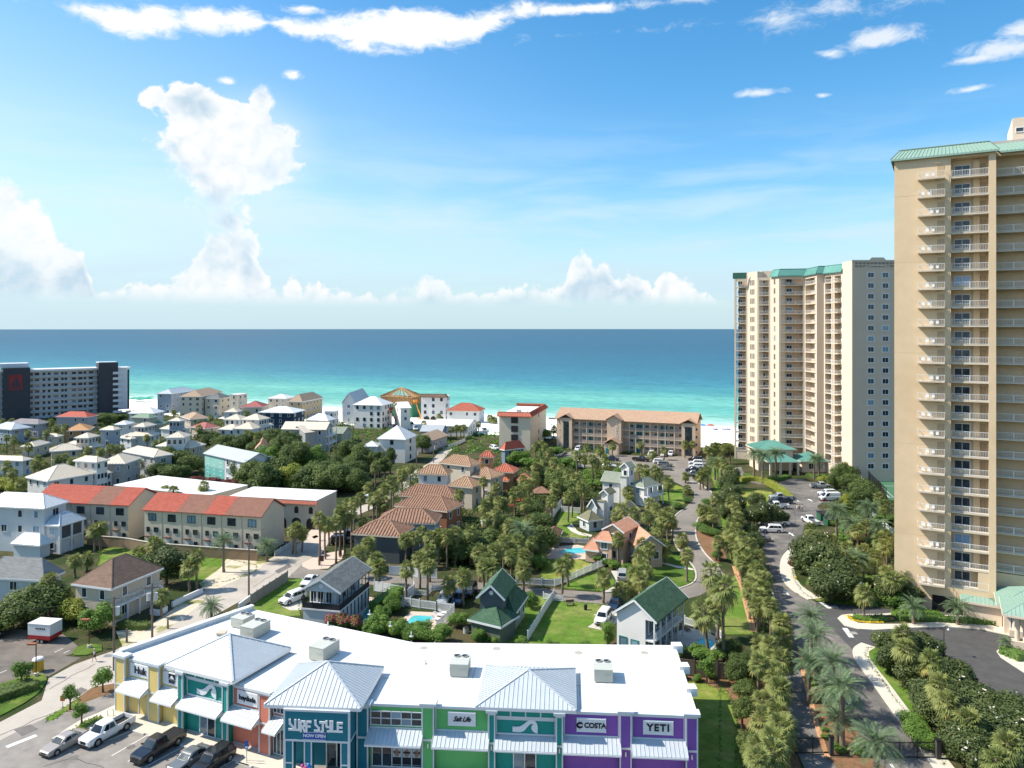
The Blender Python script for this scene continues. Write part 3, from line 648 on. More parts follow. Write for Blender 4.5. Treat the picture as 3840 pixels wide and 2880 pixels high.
for c, x, y, r_ in [('I',640,1570,.5),('I',1130,1480,.5),('I',1480,1640,.6),('I',860,1450,.45),('H',1000,420,.7),('H',1040,560,.7),('H',1180,260,.8)]:
    p = GP(c, x, y); rr = random.Random(x); MB_ = MB().poly([(p.x + r_*cos(2*pi*k/14)*rr.uniform(.7, 1.2), p.y + r_*sin(2*pi*k/14)*rr.uniform(.7, 1.2), .031) for k in range(14)]); tag(MB_.build('oil_stain', M_MEND), kind='structure')
for c, x, y, lab in [('L',822,494,'pale square drain grate beside the upper stop bar'),('L',962,684,'pale square drain grate beside the lower stop bar'),('I',935,690,'round iron cover in the street by the shop corner'),('F',722,640,'iron drain cover on the street by the villas')]:
    r = thing('drain_cover', lab, 'drain cover', GP(c, x, y)); MB().box(-.55, .55, -.45, .45, 0.02, .045).build('frame', M_CONC if c == 'L' else M_GREYMETAL, r)
    for k in range(5): MB().box(-.45 + .2*k, -.35 + .2*k, -.35, .35, .045, .055).build('slot', M_MEND, r)

# ------------------------------------------------------------------ the surf shop building
def text_mesh(s, size, ext=0.03, offset=0.0, mt=None, shear=0.0, space=1.0):
    cu = bpy.data.curves.new('text', 'FONT'); cu.body = s; cu.size = size; cu.extrude = ext; cu.offset = offset; cu.shear = shear
    cu.align_x = 'CENTER'; cu.align_y = 'CENTER'; cu.space_character = space; cu.resolution_u = 3
    o = bpy.data.objects.new('text', cu); COL.objects.link(o)
    me = bpy.data.meshes.new_from_object(o); bpy.data.objects.remove(o); bpy.data.curves.remove(cu)
    me.materials.clear(); me.materials.append(mt); return me
def face_text(parent, s, x, y, z, size, mt, **kw):
    o = link('lettering', text_mesh(s, size, mt=mt, **kw), parent, (x, y, z)); o.rotation_euler = (radians(90), 0, 0); return o
M_YEL = mat('yellow_siding', (0.70, 0.53, 0.19), 0.75, 0.06)
M_TEAL = mat('teal_siding', (0.018, 0.27, 0.225), 0.7, 0.06)
M_TEALB = mat('deep_teal_wall', (0.014, 0.17, 0.225), 0.7, 0.06)
M_CORAL = mat('coral_siding', (0.62, 0.20, 0.13), 0.75, 0.06)
M_GREEN = mat('leaf_green_siding', (0.135, 0.46, 0.15), 0.75, 0.06)
M_PURP = mat('purple_siding', (0.235, 0.095, 0.385), 0.75, 0.06)
M_ROOFW = mat('white_membrane', (0.76, 0.755, 0.735), 0.7, 0.09, 0.35, 0.05, 3, col2=(0.56, 0.53, 0.48), c2scale=0.13, c2lo=0.55, c2hi=0.80)
M_METALR = mat('galvalume_panel', (0.58, 0.62, 0.64), 0.42, 0.06, 0.5, metal=0.25)
M_TRIM = mat('pale_blue_grey_trim', (0.60, 0.64, 0.66), 0.6, 0.06)
M_SIGNW = mat('sign_white', (0.76, 0.77, 0.78), 0.6, 0.05)
M_INK = mat('sign_ink', (0.015, 0.015, 0.02), 0.6, 0.0)
M_BANNER = mat('banner_blue', (0.02, 0.08, 0.36), 0.6, 0.05)
M_UNIT = mat('rooftop_unit_paint', (0.44, 0.45, 0.39), 0.6, 0.07)
M_CURBW = mat('wheel_stop_concrete', (0.62, 0.59, 0.52), 0.9, 0.12)

SHOP = thing('shopping_building', 'colourful surf shop building with white flat roof and metal hip towers', 'shop', (-5, 82, 0))
class Frame:
    def __init__(s, o, ang): s.o = Vector((o[0], o[1], 0)); s.a = ang; s.x = Vector((cos(ang), sin(ang), 0)); s.y = Vector((-sin(ang), cos(ang), 0))
    def t(s, sx):
        """local x of the facade line where photo column sx crosses it"""
        q = (sx - CX) / F
        return (q * s.o.y - s.o.x) / (s.x.x - q * s.x.y)
    def w(s, x, y, z=0): return s.o + s.x * x + s.y * y + Vector((0, 0, z))
    def root(s, parent): return dict(parent=parent, loc=s.o - parent.location, rz=s.a)
FRR = Frame((-15.0, 77.9), atan2(-2.6, 33.8))
FRL = Frame((-47.7, 89.9), atan2(-0.403, 0.915))
def sp(name, mb, m, fr, smooth=False): return mb.build(name, m, SHOP, fr.o - SHOP.location, fr.a, smooth)

foot = [FRL.w(0, 0.6), FRL.w(28.0, 0.6), FRR.w(-1.2, 0.6), FRR.w(33.9, 0.6), Vector((20.2, 92.9, 0)), Vector((-12.3, 93.6, 0)), Vector((-36.7, 105.0, 0))]
fl = [(p.x - SHOP.location.x, p.y - SHOP.location.y) for p in foot]
MB().prism(fl, 0, 6.45).build('back_wall', M_TRIM, SHOP)
c0 = sum((Vector(p) for p in fl), Vector((0, 0))) / len(fl)
MB().prism([tuple(Vector(p) + (Vector(p) - c0).normalized() * 0.12) for p in fl], 6.45, 6.62).build('flat_roof', M_ROOFW, SHOP)
# roof seams, thin welded laps
mb = MB()
for u in range(1, 34, 3): mb.box(u, u + 0.10, 0.9, 16.4, 6.62, 6.632)
for v in (6.2, 11.0): mb.box(0, 33.6, v, v + 0.16, 6.62, 6.634)
m2 = MB()
for u in range(2, 28, 3): m2.box(u, u + .1, 1.2, 17.4, 6.62, 6.632)
m2.box(.5, 27.5, 9, 9.15, 6.62, 6.634); sp('roof_seam', m2, mat('membrane_lap', (0.50, 0.49, 0.46), 0.7, 0.05), FRL)
for x, y in ((3, 14.5), (12, 15), (22, 14.6), (30, 15.2)):
    sp('roof_drain', MB().prism([(x + .5*cos(q), y + .5*sin(q)) for q in [2*pi*k/12 for k in range(12)]], 6.62, 6.64), mat('ponding_stain', (.40, .37, .32), .8, .2, 2), FRR)
sp('roof_seam', mb, mat('membrane_lap', (0.50, 0.49, 0.46), 0.7, 0.05), FRR)
# left parapet wall and its coping, stepped caps on the right side
a, b = Vector(fl[0]), Vector(fl[6]); mb = MB(); d = (b - a).normalized(); n = Vector((-d.y, d.x))
mb.prism([tuple(a - n * 0.05), tuple(a - n * 0.55), tuple(b - n * 0.55), tuple(b - n * 0.05)][::1], 6.3, 7.15); mb.build('parapet', M_TRIM, SHOP)
mb = MB(); mb.prism([tuple(a + n * 0.05 - d * .1), tuple(a - n * 0.65 - d * .1), tuple(b - n * 0.65 + d * .1), tuple(b + n * 0.05 + d * .1)], 7.15, 7.25); mb.build('coping', M_WHITE, SHOP)
for q in (0.02, 0.36, 0.68):
    p = Vector((20.35, 92.6, 0)).lerp(FRR.w(34.0, 0.8), q) - SHOP.location
    box('roof_cap', M_WHITE, SHOP, p.x - 0.55, p.x + 0.65, p.y - 0.6, p.y + 0.6, 6.2, 7.05)

def siding(mb, x0, x1, y, z0, z1, step=0.2):
    """lap siding: each course leans out at its foot"""
    n = max(1, int((z1 - z0) / step)); h = (z1 - z0) / n
    for k in range(n):
        za = z0 + k * h; zb = za + h
        mb.poly([(x0, y - 0.035, za), (x1, y - 0.035, za), (x1, y, zb), (x0, y, zb)])
        mb.poly([(x0, y - 0.035, za), (x0, y, za), (x1, y, za), (x1, y - 0.035, za)])
def column(fr, x0, x1, m, top=7.0, y0=-0.15, y1=0.65):
    mb = MB(); siding(mb, x0 + .1, x1 - .1, y0, 0, top)
    mb.box(x0 + .1, x1 - .1, y0 + 0.002, y1, 0, top); sp('column', mb, m, fr)
    mb = MB()
    for xx in (x0, x1 - 0.14): mb.box(xx, xx + 0.14, y0 - 0.07, y0 + .12, 0, top)
    for zz in (0.0, 3.35, top - 0.25): mb.box(x0 + .14, x1 - .14, y0 - 0.065, y0 + .1, zz, zz + 0.2)
    sp('column_trim', mb, M_TRIM, fr)
    mb = MB(); mb.box(x0 - .22, x1 + .22, y0 - .25, y1 + .1, top, top + 0.28); sp('column_cap', mb, M_TRIM, fr)
def awning(fr, x0, x1, z1=4.15, z0=3.35, dep=1.7, y=0.35):
    mb = MB(); mb.extrude([(x0, y, z1), (x1, y, z1), (x1, y - dep, z0), (x0, y - dep, z0)], (0, 0, 0.06))
    n = int((x1 - x0) / 0.42); L = Vector((0, -dep, z0 - z1))
    for k in range(n + 1):
        xx = x0 + (x1 - x0) * k / n
        mb.bar((xx, y, z1 + 0.085), (xx, y - dep, z0 + 0.085), 0.035, 0.06)
    sp('awning', mb, M_METALR, fr)
    mb = MB(); mb.box(x0, x1, y - dep - .05, y - dep + .05, z0 - 0.16, z0 - 0.01)
    for xx in (x0 + .04, x1 - .1): mb.extrude([(xx, y, z1 - .1), (xx, y - dep, z0 - .1), (xx, y, z0 - .1)], (0.06, 0, 0))
    sp('awning_fascia', mb, M_WHITE, fr)
def bay(fr, x0, x1, m, top=6.75, lower=None, aw=True, y=0.45):
    mb = MB(); siding(mb, x0, x1, y, 4.25, top - .25, 0.25); mb.box(x0, x1, y + .003, y + .3, 0, top - .1); mb.box(x0, x1, y - .03, y + .01, 0.2, 3.2); sp('bay_wall', mb, m, fr)
    mb = MB(); mb.box(x0, x1, y - .12, y + .35, top - .28, top); mb.box(x0, x1, y - .1, y + .1, 4.18, 4.36)
    for xx in (x0, x1 - .13): mb.box(xx, xx + .13, y - .09, y + .1, 4.36, top - .28)
    sp('bay_trim', mb, M_TRIM, fr)
    sp('lower_trim', MB().box(x0, x1, y - .09, y + .08, 3.2, 3.4), M_TRIM, fr); sp('base_trim', MB().box(x0, x1, y - .07, y + .05, 0, 0.2), M_TRIM, fr)
    if aw: awning(fr, x0 - .1, x1 + .1)
def sign(fr, x, z, w, h, y=0.40, word=None, size=0.7, **kw):
    mb = MB(); n = 7
    mb.box(x - w/2, x + w/2, y - .06, y, z - h/2, z + h/2)
    for k in range(n):
        za = z - h/2 + .06 + (h - .12) * k / n; mb.box(x - w/2 + .06, x + w/2 - .06, y - .10, y - .058, za + .012, za + (h - .12) / n - .012)
    for xx in (x - w/2, x + w/2 - .06): mb.box(xx, xx + .06, y - .115, y - .05, z - h/2, z + h/2)
    o = sp('sign', mb, M_SIGNW, fr)
    if word: face_text(o, word, x, y - .125, z, size, M_INK, **kw)
    return o
def storefront(fr, x0, x1, z0, z1, cols, rows, y=0.38, name='shop_window'):
    mb = MB(); w = (x1 - x0) / cols; h = (z1 - z0) / rows; f = 0.09
    for k in range(cols + 1): mb.box(x0 + k*w - f/2, x0 + k*w + f/2, y - .05, y + .06, z0 - f/2, z1 + f/2)
    for k in range(rows + 1): mb.box(x0 + f/2, x1 - f/2, y - .045, y + .055, z0 + k*h - f/2, z0 + k*h + f/2)
    o = sp(name, mb, M_TRIM, fr)
    for i in range(cols):
        for j in range(rows): MB().box(x0 + i*w + f/2, x0 + (i+1)*w - f/2, y - .01, y + .02, z0 + j*h + f/2, z0 + (j+1)*h - f/2).build('pane', M_GLASS, o)
    return o
def double_door(fr, x, y=0.36, w=2.2, h=2.6):
    mb = MB()
    for xx in (x - w/2 - .1, x - .05, x + w/2): mb.box(xx, xx + .1, y - .08, y + .05, 0, h)
    mb.box(x - w/2 + .0, x + w/2, y - .075, y + .05, h - .12, h); mb.box(x - w/2, x + w/2, y - .075, y + .05, 0, .22)
    o = sp('door', mb, M_WHITE, fr)
    for s in (-1, 1):
        MB().box(x + (0.05 if s > 0 else -w/2), x + (w/2 if s > 0 else -.05), y - .02, y + .01, .22, h - .12).build('door_pane', M_GLASS, o)
        MB().tube([(x + s*.16, y - .14, 0.9), (x + s*.16, y - .14, 1.5)], .025, 6).build('handle', M_GREYMETAL, o)
def hip_tower(cx, cy, hw, hd, ang, ze, za, ov=0.0):
    """pyramid roof of standing-seam panels, each panel its own piece"""
    cxv = Vector((cx, cy, 0)) - SHOP.location; ux = Vector((cos(ang), sin(ang), 0)); uy = Vector((-sin(ang), cos(ang), 0))
    C = [cxv + ux*sx*hw + uy*sy*hd + Vector((0, 0, ze)) for sx, sy in ((-1,-1),(1,-1),(1,1),(-1,1))]
    ap = cxv + Vector((0, 0, za))
    for i in range(4):
        A, B = C[i], C[(i+1) % 4]; L = (B - A).length; n = int(L / 0.46); e = (B - A).normalized()
        nrm = (B - A).cross(ap - A).normalized()
        if nrm.z < 0: nrm = -nrm
        slope = ap - (A + B) / 2
        hgt = lambda s: 2 * min(s, 1 - s)
        pt = lambda s, h: A + (B - A) * s + slope * h
        for k in range(n):
            s0, s1 = k / n, (k + 1) / n
            poly = [pt(s0, 0), pt(s1, 0), pt(s1, hgt(s1))]
            if s0 < .5 < s1: poly.append(pt(.5, 1))
            if hgt(s0) > 1e-6: poly.append(pt(s0, hgt(s0)))
            if hgt(s1) <= 1e-6: poly = [pt(s0, 0), pt(s1, 0), pt(s0, hgt(s0))]
            mb = MB(); mb.extrude(poly, nrm * 0.03)
            if hgt(s0) > .03: mb.bar(pt(s0, 0) + nrm * .055, pt(s0, hgt(s0)) + nrm * .055, 0.04, 0.06)
            mb.build('roof_panel', M_METALR, SHOP)
        MB().bar(C[i] + Vector((0, 0, .07)), ap + Vector((0, 0, .07)), 0.22, 0.07).build('hip_cap', M_METALR, SHOP)
    mb = MB()
    for i in range(4):
        A, B = C[i], C[(i+1) % 4]; mb.bar(A + Vector((0, 0, -.16)), B + Vector((0, 0, -.16)), 0.10, 0.34)
    mb.build('fascia', M_WHITE, SHOP)
    MB().poly([c + Vector((0, 0, -.2)) for c in C]).build('soffit', M_WHITE, SHOP)

# right wing
K2 = lambda x: FRR.t(1800 + x / 2.304); J2 = lambda x: FRR.t(900 + x / 2.304)
xs = dict(pr0=K2(1775), pr1=K2(1882), y0=K2(1312), pm0=K2(1205), pm1=K2(1310), c0=K2(722), t0=K2(72), t1=K2(718), g0=J2(1680), g1=J2(2148), gc0=J2(1573), gc1=J2(1680), w0=J2(1112), w1=J2(1573))
column(FRR, xs['pr0'], xs['pr1'], M_PURP); column(FRR, xs['pm0'], xs['pm1'], M_PURP)
bay(FRR, xs['y0'], xs['pr0'], M_PURP); bay(FRR, xs['c0'], xs['pm0'], M_PURP)
sign(FRR, (xs['y0'] + xs['pr0'])/2, 5.42, 3.05, 1.45, word='YETI', size=1.0, offset=.035, space=1.2)
cs = sign(FRR, (xs['c0'] + xs['pm0'])/2, 5.4, 3.0, 1.45); cxm = (xs['c0'] + xs['pm0'])/2
face_text(cs, 'COSTA', cxm + .38, .275, 5.38, .72, M_INK, offset=.02, space=.92)
mb = MB(); mb.tube([(cxm - 1.15 + .28*cos(a), .27, 5.4 + .24*sin(a)) for a in [radians(q) for q in range(20, 341, 32)]], [.05,.09,.11,.12,.12,.12,.12,.11,.1,.08,.05], 6); mb.build('emblem', M_INK, cs)
column(FRR, xs['gc0'], xs['gc1'], M_GREEN); bay(FRR, xs['g0'], xs['t0'], M_GREEN)
gm = (xs['gc1'] + xs['t0'])/2
ss = sign(FRR, gm, 5.5, 2.9, 1.45, word='Salt Life', size=.72, shear=.35, offset=.01, space=.85)
column(FRR, -1.2, xs['w0'], M_TEALB, 6.7)
bay(FRR, xs['w0'], xs['gc0'], M_GREEN, top=6.75)
storefront(FRR, xs['w0'] + .15, xs['gc0'] - .1, 4.6, 6.0, 5, 2, y=.30)
sw = storefront(FRR, xs['w0'] + .3, xs['gc0'] - .1, 0.3, 3.1, 5, 1, y=.30)
M_POST = mat('poster_print', (0.12, 0.14, 0.15), 0.5, 0.3, 3.0); M_SKIN = mat('poster_skin_tone', (0.32, 0.19, 0.13), .6, .1)
pw = (xs['gc0'] - xs['w0'] - .4) / 5
for k in range(3):
    xc = xs['w0'] + .3 + pw * (2.5 + k)
    po = sp('poster', MB().box(xc - pw/2 + .1, xc + pw/2 - .1, .26, .285, .5, 2.95), mat('poster_pale', (0.40, 0.48, 0.52), .5, .1), FRR)
    MB().prism([(xc + .33*cos(q)*.8, 1.75 + .42*sin(q)) for q in [2*pi*j/14 for j in range(14)]], 0, .02).build('printed_face', M_SKIN, po)
    po.children[0].rotation_euler = (radians(90), 0, 0); po.children[0].location = (0, .258, 0)
    MB().box(xc - .36, xc + .36, .238, .25, 1.72, 1.92).build('printed_glasses', M_INK, po)
    MB().box(xc - .42, xc + .42, .24, .256, .55, 1.3).build('printed_shirt', M_INK, po)
    MB().box(xc - pw/2 + .1, xc + pw/2 - .1, .238, .256, 2.62, 2.95).build('printed_header', M_INK, po)
    if k == 1: face_text(po, 'COSTA', xc, .235, 2.78, .24, M_SIGNW)
# right teal tower
t0, t1 = xs['t0'], xs['t1']
column(FRR, t0, t0 + .75, M_TEAL, 6.6, -.25, .65); column(FRR, t1 - .75, t1, M_TEAL, 6.6, -.25, .65)
bay(FRR, t0 + .75, t1 - .75, M_TEAL, top=6.0, y=.25, aw=True)
def frieze(fr, x0, x1, m, y, z0=6.75, z1=7.6, n=4):
    sp('frieze', MB().box(x0, x1, y, y + .5, z0, z1), m, fr); mb = MB()
    for k in range(n + 1):
        xx = x0 + (x1 - x0) * k / n; mb.box(xx - .07, xx + .07, y - .06, y + .02, z0, z1)
    mb.box(x0, x1, y - .055, y + .02, z0 - .02, z0 + .16); mb.box(x0, x1, y - .055, y + .02, z1 - .12, z1); sp('frieze_trim', mb, M_TRIM, fr)
frieze(FRR, t0 + .75, t1 - .75, M_TEAL, .05, 6.0, 6.9)
double_door(FRR, (t0 + t1)/2 - .1, y=.14)
WAVE = [(270,1315),(300,1318),(330,1316),(355,1306),(380,1288),(400,1270),(420,1255),(436,1248),(452,1246),(470,1249),(487,1259),(499,1274),(507,1296),(510,1330),(508,1375),(492,1371),(478,1364),(464,1354),(454,1342),(448,1326),(450,1310),(457,1298),(472,1290),(456,1284),(442,1286),(430,1294),(415,1311),(400,1330),(386,1346),(370,1358),(350,1366),(330,1368),(270,1365)]
def wave_logo(fr, x, z, w, y):
    k = w / 240; pts = [((px_ - 390) * k, -(py_ - 1310) * k) for px_, py_ in WAVE]
    mb = MB(); mb.extrude([(x + a, y, z + b) for a, b in pts], (0, -.08, 0)); sp('wave_emblem', mb, M_SIGNW, fr)
wave_logo(FRR, (t0 + t1)/2 - .05, 5.12, 2.6, .20)
hip_tower(1.75, 81.0, 5.15, 4.75, FRR.a, 7.2, 9.0)
for s_ in (-1, 1):
    box_ = [( -3.0, 84.0), (6.6, 84.0)]
MB().prism([tuple((FRR.w(t0, .65) - SHOP.location).xy), tuple((FRR.w(t1, .65) - SHOP.location).xy), tuple((FRR.w(t1, 7.6) - SHOP.location).xy), tuple((FRR.w(t0, 7.6) - SHOP.location).xy)], 6.55, 7.0).build('tower_wall', M_TEAL, SHOP)
# wall lamps
def wall_lamp(fr, x, y, z):
    mb = MB(); mb.box(x - .07, x + .07, y - .12, y, z - .22, z + .22); sp('wall_lamp', mb, M_WHITE, fr)
for x in ((xs['pr0'] + xs['pr1'])/2, (xs['pm0'] + xs['pm1'])/2, (xs['gc0'] + xs['gc1'])/2): wall_lamp(FRR, x, -.2, 2.9)
for x in (t0 + .37, t1 - .37): wall_lamp(FRR, x, -.42, 3.1)
# left wing
I2 = lambda x: FRL.t(x / 2.304); J3 = lambda x: FRL.t(900 + x / 2.304)
column(FRL, I2(1003), I2(1088), M_YEL, 6.7); column(FRL, I2(1290), I2(1382), M_YEL, 6.7)
bay(FRL, I2(1088), I2(1290), M_YEL, top=6.5); bay(FRL, I2(1382), I2(1556), M_YEL, top=6.5)
sign(FRL, (I2(1088) + I2(1290))/2 + .1, 5.35, 3.3, 1.55, word='Huk', size=1.15, offset=.025)
rs = sign(FRL, (I2(1382) + I2(1556))/2, 5.35, 3.0, 1.5); xm = (I2(1382) + I2(1556))/2
MB().box(xm - .5, xm + .5, .24, .29, 5.35, 5.95).build('emblem', M_INK, rs); face_text(rs, 'REEF', xm, .27, 5.05, .5, M_INK, space=.95)
MB().extrude([(xm - .38, .232, 5.42), (xm + .1, .232, 5.42), (xm + .42, .232, 5.42), (xm + .05, .232, 5.82), (xm - .1, .232, 5.74)], (0, -.012, 0)).build('emblem_wave', M_SIGNW, rs)
mb = MB()
for (xa, xb) in ((I2(1088), I2(1290)),):
    for q in (0.0, .42, .8): xx = xa + (xb - xa) * q; mb.box(xx, xx + .1, .36, .45, 0.2, 3.2)
sp('panel_batten', mb, M_TRIM, FRL)
a0, a1 = I2(1557), I2(1990)
column(FRL, a0, a0 + .8, M_TEAL, 6.7, -.35, .65); column(FRL, a1 - .85, a1, M_TEAL, 6.7, -.35, .65)
bay(FRL, a0 + .8, a1 - .85, M_TEAL, top=6.25, y=.25); frieze(FRL, a0 + .8, a1 - .85, M_TEAL, .05, 6.25, 7.0)
double_door(FRL, (a0 + a1)/2 + .3, y=.14)
wave_logo(FRL, (a0 + a1)/2 + .1, 5.25, 2.9, .20)
hip_tower(-33.4, 88.3, 5.15, 4.75, FRL.a, 7.3, 9.9)
MB().prism([tuple((FRL.w(p, q) - SHOP.location).xy) for p, q in ((a0, .65), (a1, .65), (a1, 7.6), (a0, 7.6))], 6.55, 7.1).build('tower_wall', M_TEAL, SHOP)
o0 = a1; o1 = J3(172); o2 = J3(268); o3 = J3(372)
bay(FRL, o0, o1, M_CORAL, top=6.5); column(FRL, o1, o2, M_CORAL, 6.7); bay(FRL, o2, o3, M_CORAL, top=6.5)
sign(FRL, (o0 + o1)/2 + .05, 5.35, 2.9, 1.5, word='heydude', size=.74, offset=.02, space=.92)
storefront(FRL, o2 + .1, o3 - .1, 4.7, 6.0, 3, 2, y=.28); storefront(FRL, o2 + .1, o3 - .1, .3, 3.1, 3, 1, y=.28)
# entrance tower
FRE = Frame((-23.35, 76.35), atan2(-.8, 10.0))
W_ = 6.9
sp('entrance_wall', MB().box(0, W_, 0, 7.6, 4.0, 7.15), M_TEALB, FRE)
mb = MB()
for xx in (-.03, W_ - .17): mb.box(xx, xx + .2, -.06, .14, 0, 7.15)
mb.box(.17, W_ - .17, -.055, .1, 3.9, 4.1); mb.box(W_ - .1, W_ + .05, .14, 7.6, 3.9, 4.1); mb.box(.17, W_ - .17, -.055, .1, 6.95, 7.15)
sp('entrance_trim', mb, M_TRIM, FRE)
for xa, xb in ((.17, .95), (2.2, 2.9), (6.0, W_ - .17)):
    sp('column', MB().box(xa, xb, .0, .9, 0, 3.9), M_TEALB, FRE)
    mb = MB()
    for xx in (xa - .07, xb - .05): mb.box(xx, xx + .12, -.05, .06, 0, 3.9)
    mb.box(xa + .05, xb - .05, -.045, .06, 1.6, 1.75); sp('column_trim', mb, M_TRIM, FRE)
sp('entrance_back', MB().box(.3, W_ - .3, 2.6, 2.8, 0, 4.0), M_TEALB, FRE)
sp('side_wall', MB().box(W_ - .3, W_ - .05, 1.2, 7.5, 0, 3.95), M_TEALB, FRE)
mb = MB()
for xx in (3.6, 4.7, 5.85): mb.box(xx, xx + .14, 2.4, 2.6, 0, 3.2)
mb.box(3.6, 6.0, 2.42, 2.58, 3.2, 3.36); mb.box(3.6, 6.0, 2.42, 2.58, 2.55, 2.7)
dd = sp('door', mb, M_WHITE, FRE)
MB().box(3.74, 4.7, 2.5, 2.53, .1, 2.55).build('door_pane', M_GLASS, dd); MB().box(4.84, 5.85, 2.55, 2.58, 0.0, 2.55).build('door_opening', M_BLACK, dd); MB().box(3.74, 5.85, 2.5, 2.53, 2.7, 3.2).build('transom', M_GLASS, dd)
MB().box(3.85, 4.55, 2.47, 2.49, .9, 2.2).build('poster', M_POST, dd)
GLY = {'S': [[(.12,1),(.16,.66),(.86,.36),(.86,.12),(0,.12)]], 'U': [[(.1,1),(.1,.12),(.88,.12),(.88,1)]], 'R': [[(.1,0),(.1,.88),(.86,.88),(.86,.5),(.4,.48),(.92,0)]],
       'F': [[(.95,.88),(.25,.88),(.1,.74),(.1,0)],[(.1,.48),(.8,.48)]], 'T': [[(-.05,.88),(1.05,.88)],[(.5,.88),(.5,.12),(.2,.05)]], 'Y': [[(.08,1),(.08,.6),(.2,.5),(.9,.5)],[(.9,1),(.9,.12),(.35,.1)]],
       'L': [[(.1,1),(.1,.12),(.9,.12)]], 'E': [[(.95,.88),(.1,.88),(.1,.12),(.95,.12)],[(.1,.5),(.9,.5)]]}
mb = MB(); xx = .62
for ch in 'SURF STYLE':
    if ch == ' ': xx += .34; continue
    for line in GLY[ch]:
        for (p0, p1) in zip(line[:-1], line[1:]):
            p0v, p1v = Vector((xx + p0[0]*.50, -.07, 4.98 + p0[1]*1.1)), Vector((xx + p1[0]*.50, -.07 - .003, 4.98 + p1[1]*1.1))
            dv = (p1v - p0v).normalized() * .09; mb.bar(p0v - dv, p1v + dv, *((.215, .10) if abs(dv.z) > .0855 else (.10, .215)))
    xx += .585
sp('shop_lettering', mb, M_SIGNW, FRE)
bn = sp('banner', MB().box(2.05, 4.45, -.09, -.06, 4.16, 4.94), M_BANNER, FRE)
face_text(bn, 'NOW OPEN', 3.25, -.10, 4.55, .46, M_SIGNW, offset=.012, ext=.005, space=.9)
mb = MB(); mb.box(2.05, 4.45, -.10, -.085, 4.90, 4.94); mb.box(2.05, 4.45, -.10, -.085, 4.16, 4.20); mb.build('banner_border', M_SIGNW, bn)
hip_tower(-20.05, 81.0, 5.05, 4.7, FRE.a, 7.4, 9.9)
MB().poly([(0,0,0)] * 0 + [tuple((FRE.w(p, q, 7.16) - SHOP.location)) for p, q in ((0, 0), (W_, 0), (W_, 7.6), (0, 7.6))]).build('tower_top', M_WHITE, SHOP)

# pavement in front of the shop
line = [FRL.w(-1, -.9), FRL.w(27.0, -.9), FRE.w(3, -1.8), FRR.w(0, -1.0), FRR.w(36, -1.0)]
mb = MB(); ribbon_mb(mb, line, 2.8, 0, 0.14); tag(mb.build('shop_sidewalk', M_SIDEWALK), kind='structure')
# rooftop units, each stands on the roof
def rooftop_unit(label, sx, sy, ang, w=2.06, dpt=2.7, h=1.42):
    p = G(sx, sy, 6.66)
    r = thing('rooftop_unit', label, 'air conditioner', p, ang, 'air conditioners on the white flat roof')
    mb = MB(); mb.box(-w/2, w/2, 0, dpt, .12, h); mb.build('cabinet', M_UNIT, r)
    box('curb', mat('unit_curb', (.5, .5, .48), .7, .1), r, -w/2 + .1, w/2 - .1, .1, dpt - .1, 0, .12)
    mb = MB(); mb.box(-w/2 - .03, w/2 + .03, -.03, dpt + .03, h, h + .05); mb.box(-w/2 - .012, w/2 + .012, dpt*.45, dpt*.45 + .03, .15, h + .06); mb.build('lid', mat('unit_lid', (.50, .51, .46), .55, .05), r)
    box('access_panel', mat('unit_panel', (.40, .41, .36), .6, .05), r, .1, w/2 - .2, -.02, 0, h*.5, h*.72)
    for s in (-1, 1):
        f = MB(); n = 18; cxx = s * w * .22; cy = dpt * .78; rr = w * .19
        for k in range(n):
            a, b = 2*pi*k/n, 2*pi*(k+1)/n
            f.poly([(cxx + rr*cos(q)*e, cy + rr*sin(q)*e, h + zz) for q, e, zz in ((a, 1, .16), (b, 1, .16), (b, 1.02, .05), (a, 1.02, .05))])
            f.poly([(cxx + rr*cos(q)*e, cy + rr*sin(q)*e, h + .16) for q, e in ((a, .86), (b, .86), (b, 1), (a, 1))])
        fo = f.build('fan_ring', M_GREYMETAL, r)
        g = MB(); g.prism([(cxx + rr*.84*cos(2*pi*k/n), cy + rr*.84*sin(2*pi*k/n)) for k in range(n)], h + .055, h + .07); g.build('fan_well', M_BLACK, fo)
        g = MB()
        for k in range(4):
            a = pi/2*k + .4; g.poly([(cxx + rr*.1*cos(a), cy + rr*.1*sin(a), h + .09), (cxx + rr*.8*cos(a - .25), cy + rr*.8*sin(a - .25), h + .085), (cxx + rr*.8*cos(a + .25), cy + rr*.8*sin(a + .25), h + .13)])
        g.build('fan_blade', M_GREYMETAL, fo)
rooftop_unit('grey green rooftop air conditioner behind the purple storefront bays', *P('K', 1068, 924), FRR.a)
rooftop_unit('grey green rooftop air conditioner beside the right teal hip tower', *P('J', 1888, 876), FRR.a)
rooftop_unit('grey green rooftop air conditioner behind the surf shop entrance tower', *P('J', 655, 738), FRL.a, 2.1, 3.2, 1.6)
rooftop_unit('grey green rooftop air conditioner directly behind the left teal hip tower', *P('J', 55, 548), FRL.a, 2.1, 3.2, 1.5)
rooftop_unit('grey green rooftop air conditioner nearest the long left parapet', *P('I', 2045, 452), FRL.a, 2.1, 2.2, 1.25)
for i, (x, y) in enumerate([(1300,430),(1480,520),(1120,330),(760,430),(1600,760)]):
    q = thing('roof_pipe', 'short white vent pipe on the shop roof membrane', 'vent', G(*P('J', x, y), 6.62), 0, 'vent pipes on the shop roof'); MB().tube([(0, 0, 0), (0, 0, .55)], .08, 8).build('pipe', M_WHITE, q); MB().tube([(0, 0, 0), (0, 0, .06)], [.3, .1], 10).build('flashing', M_UNIT, q)
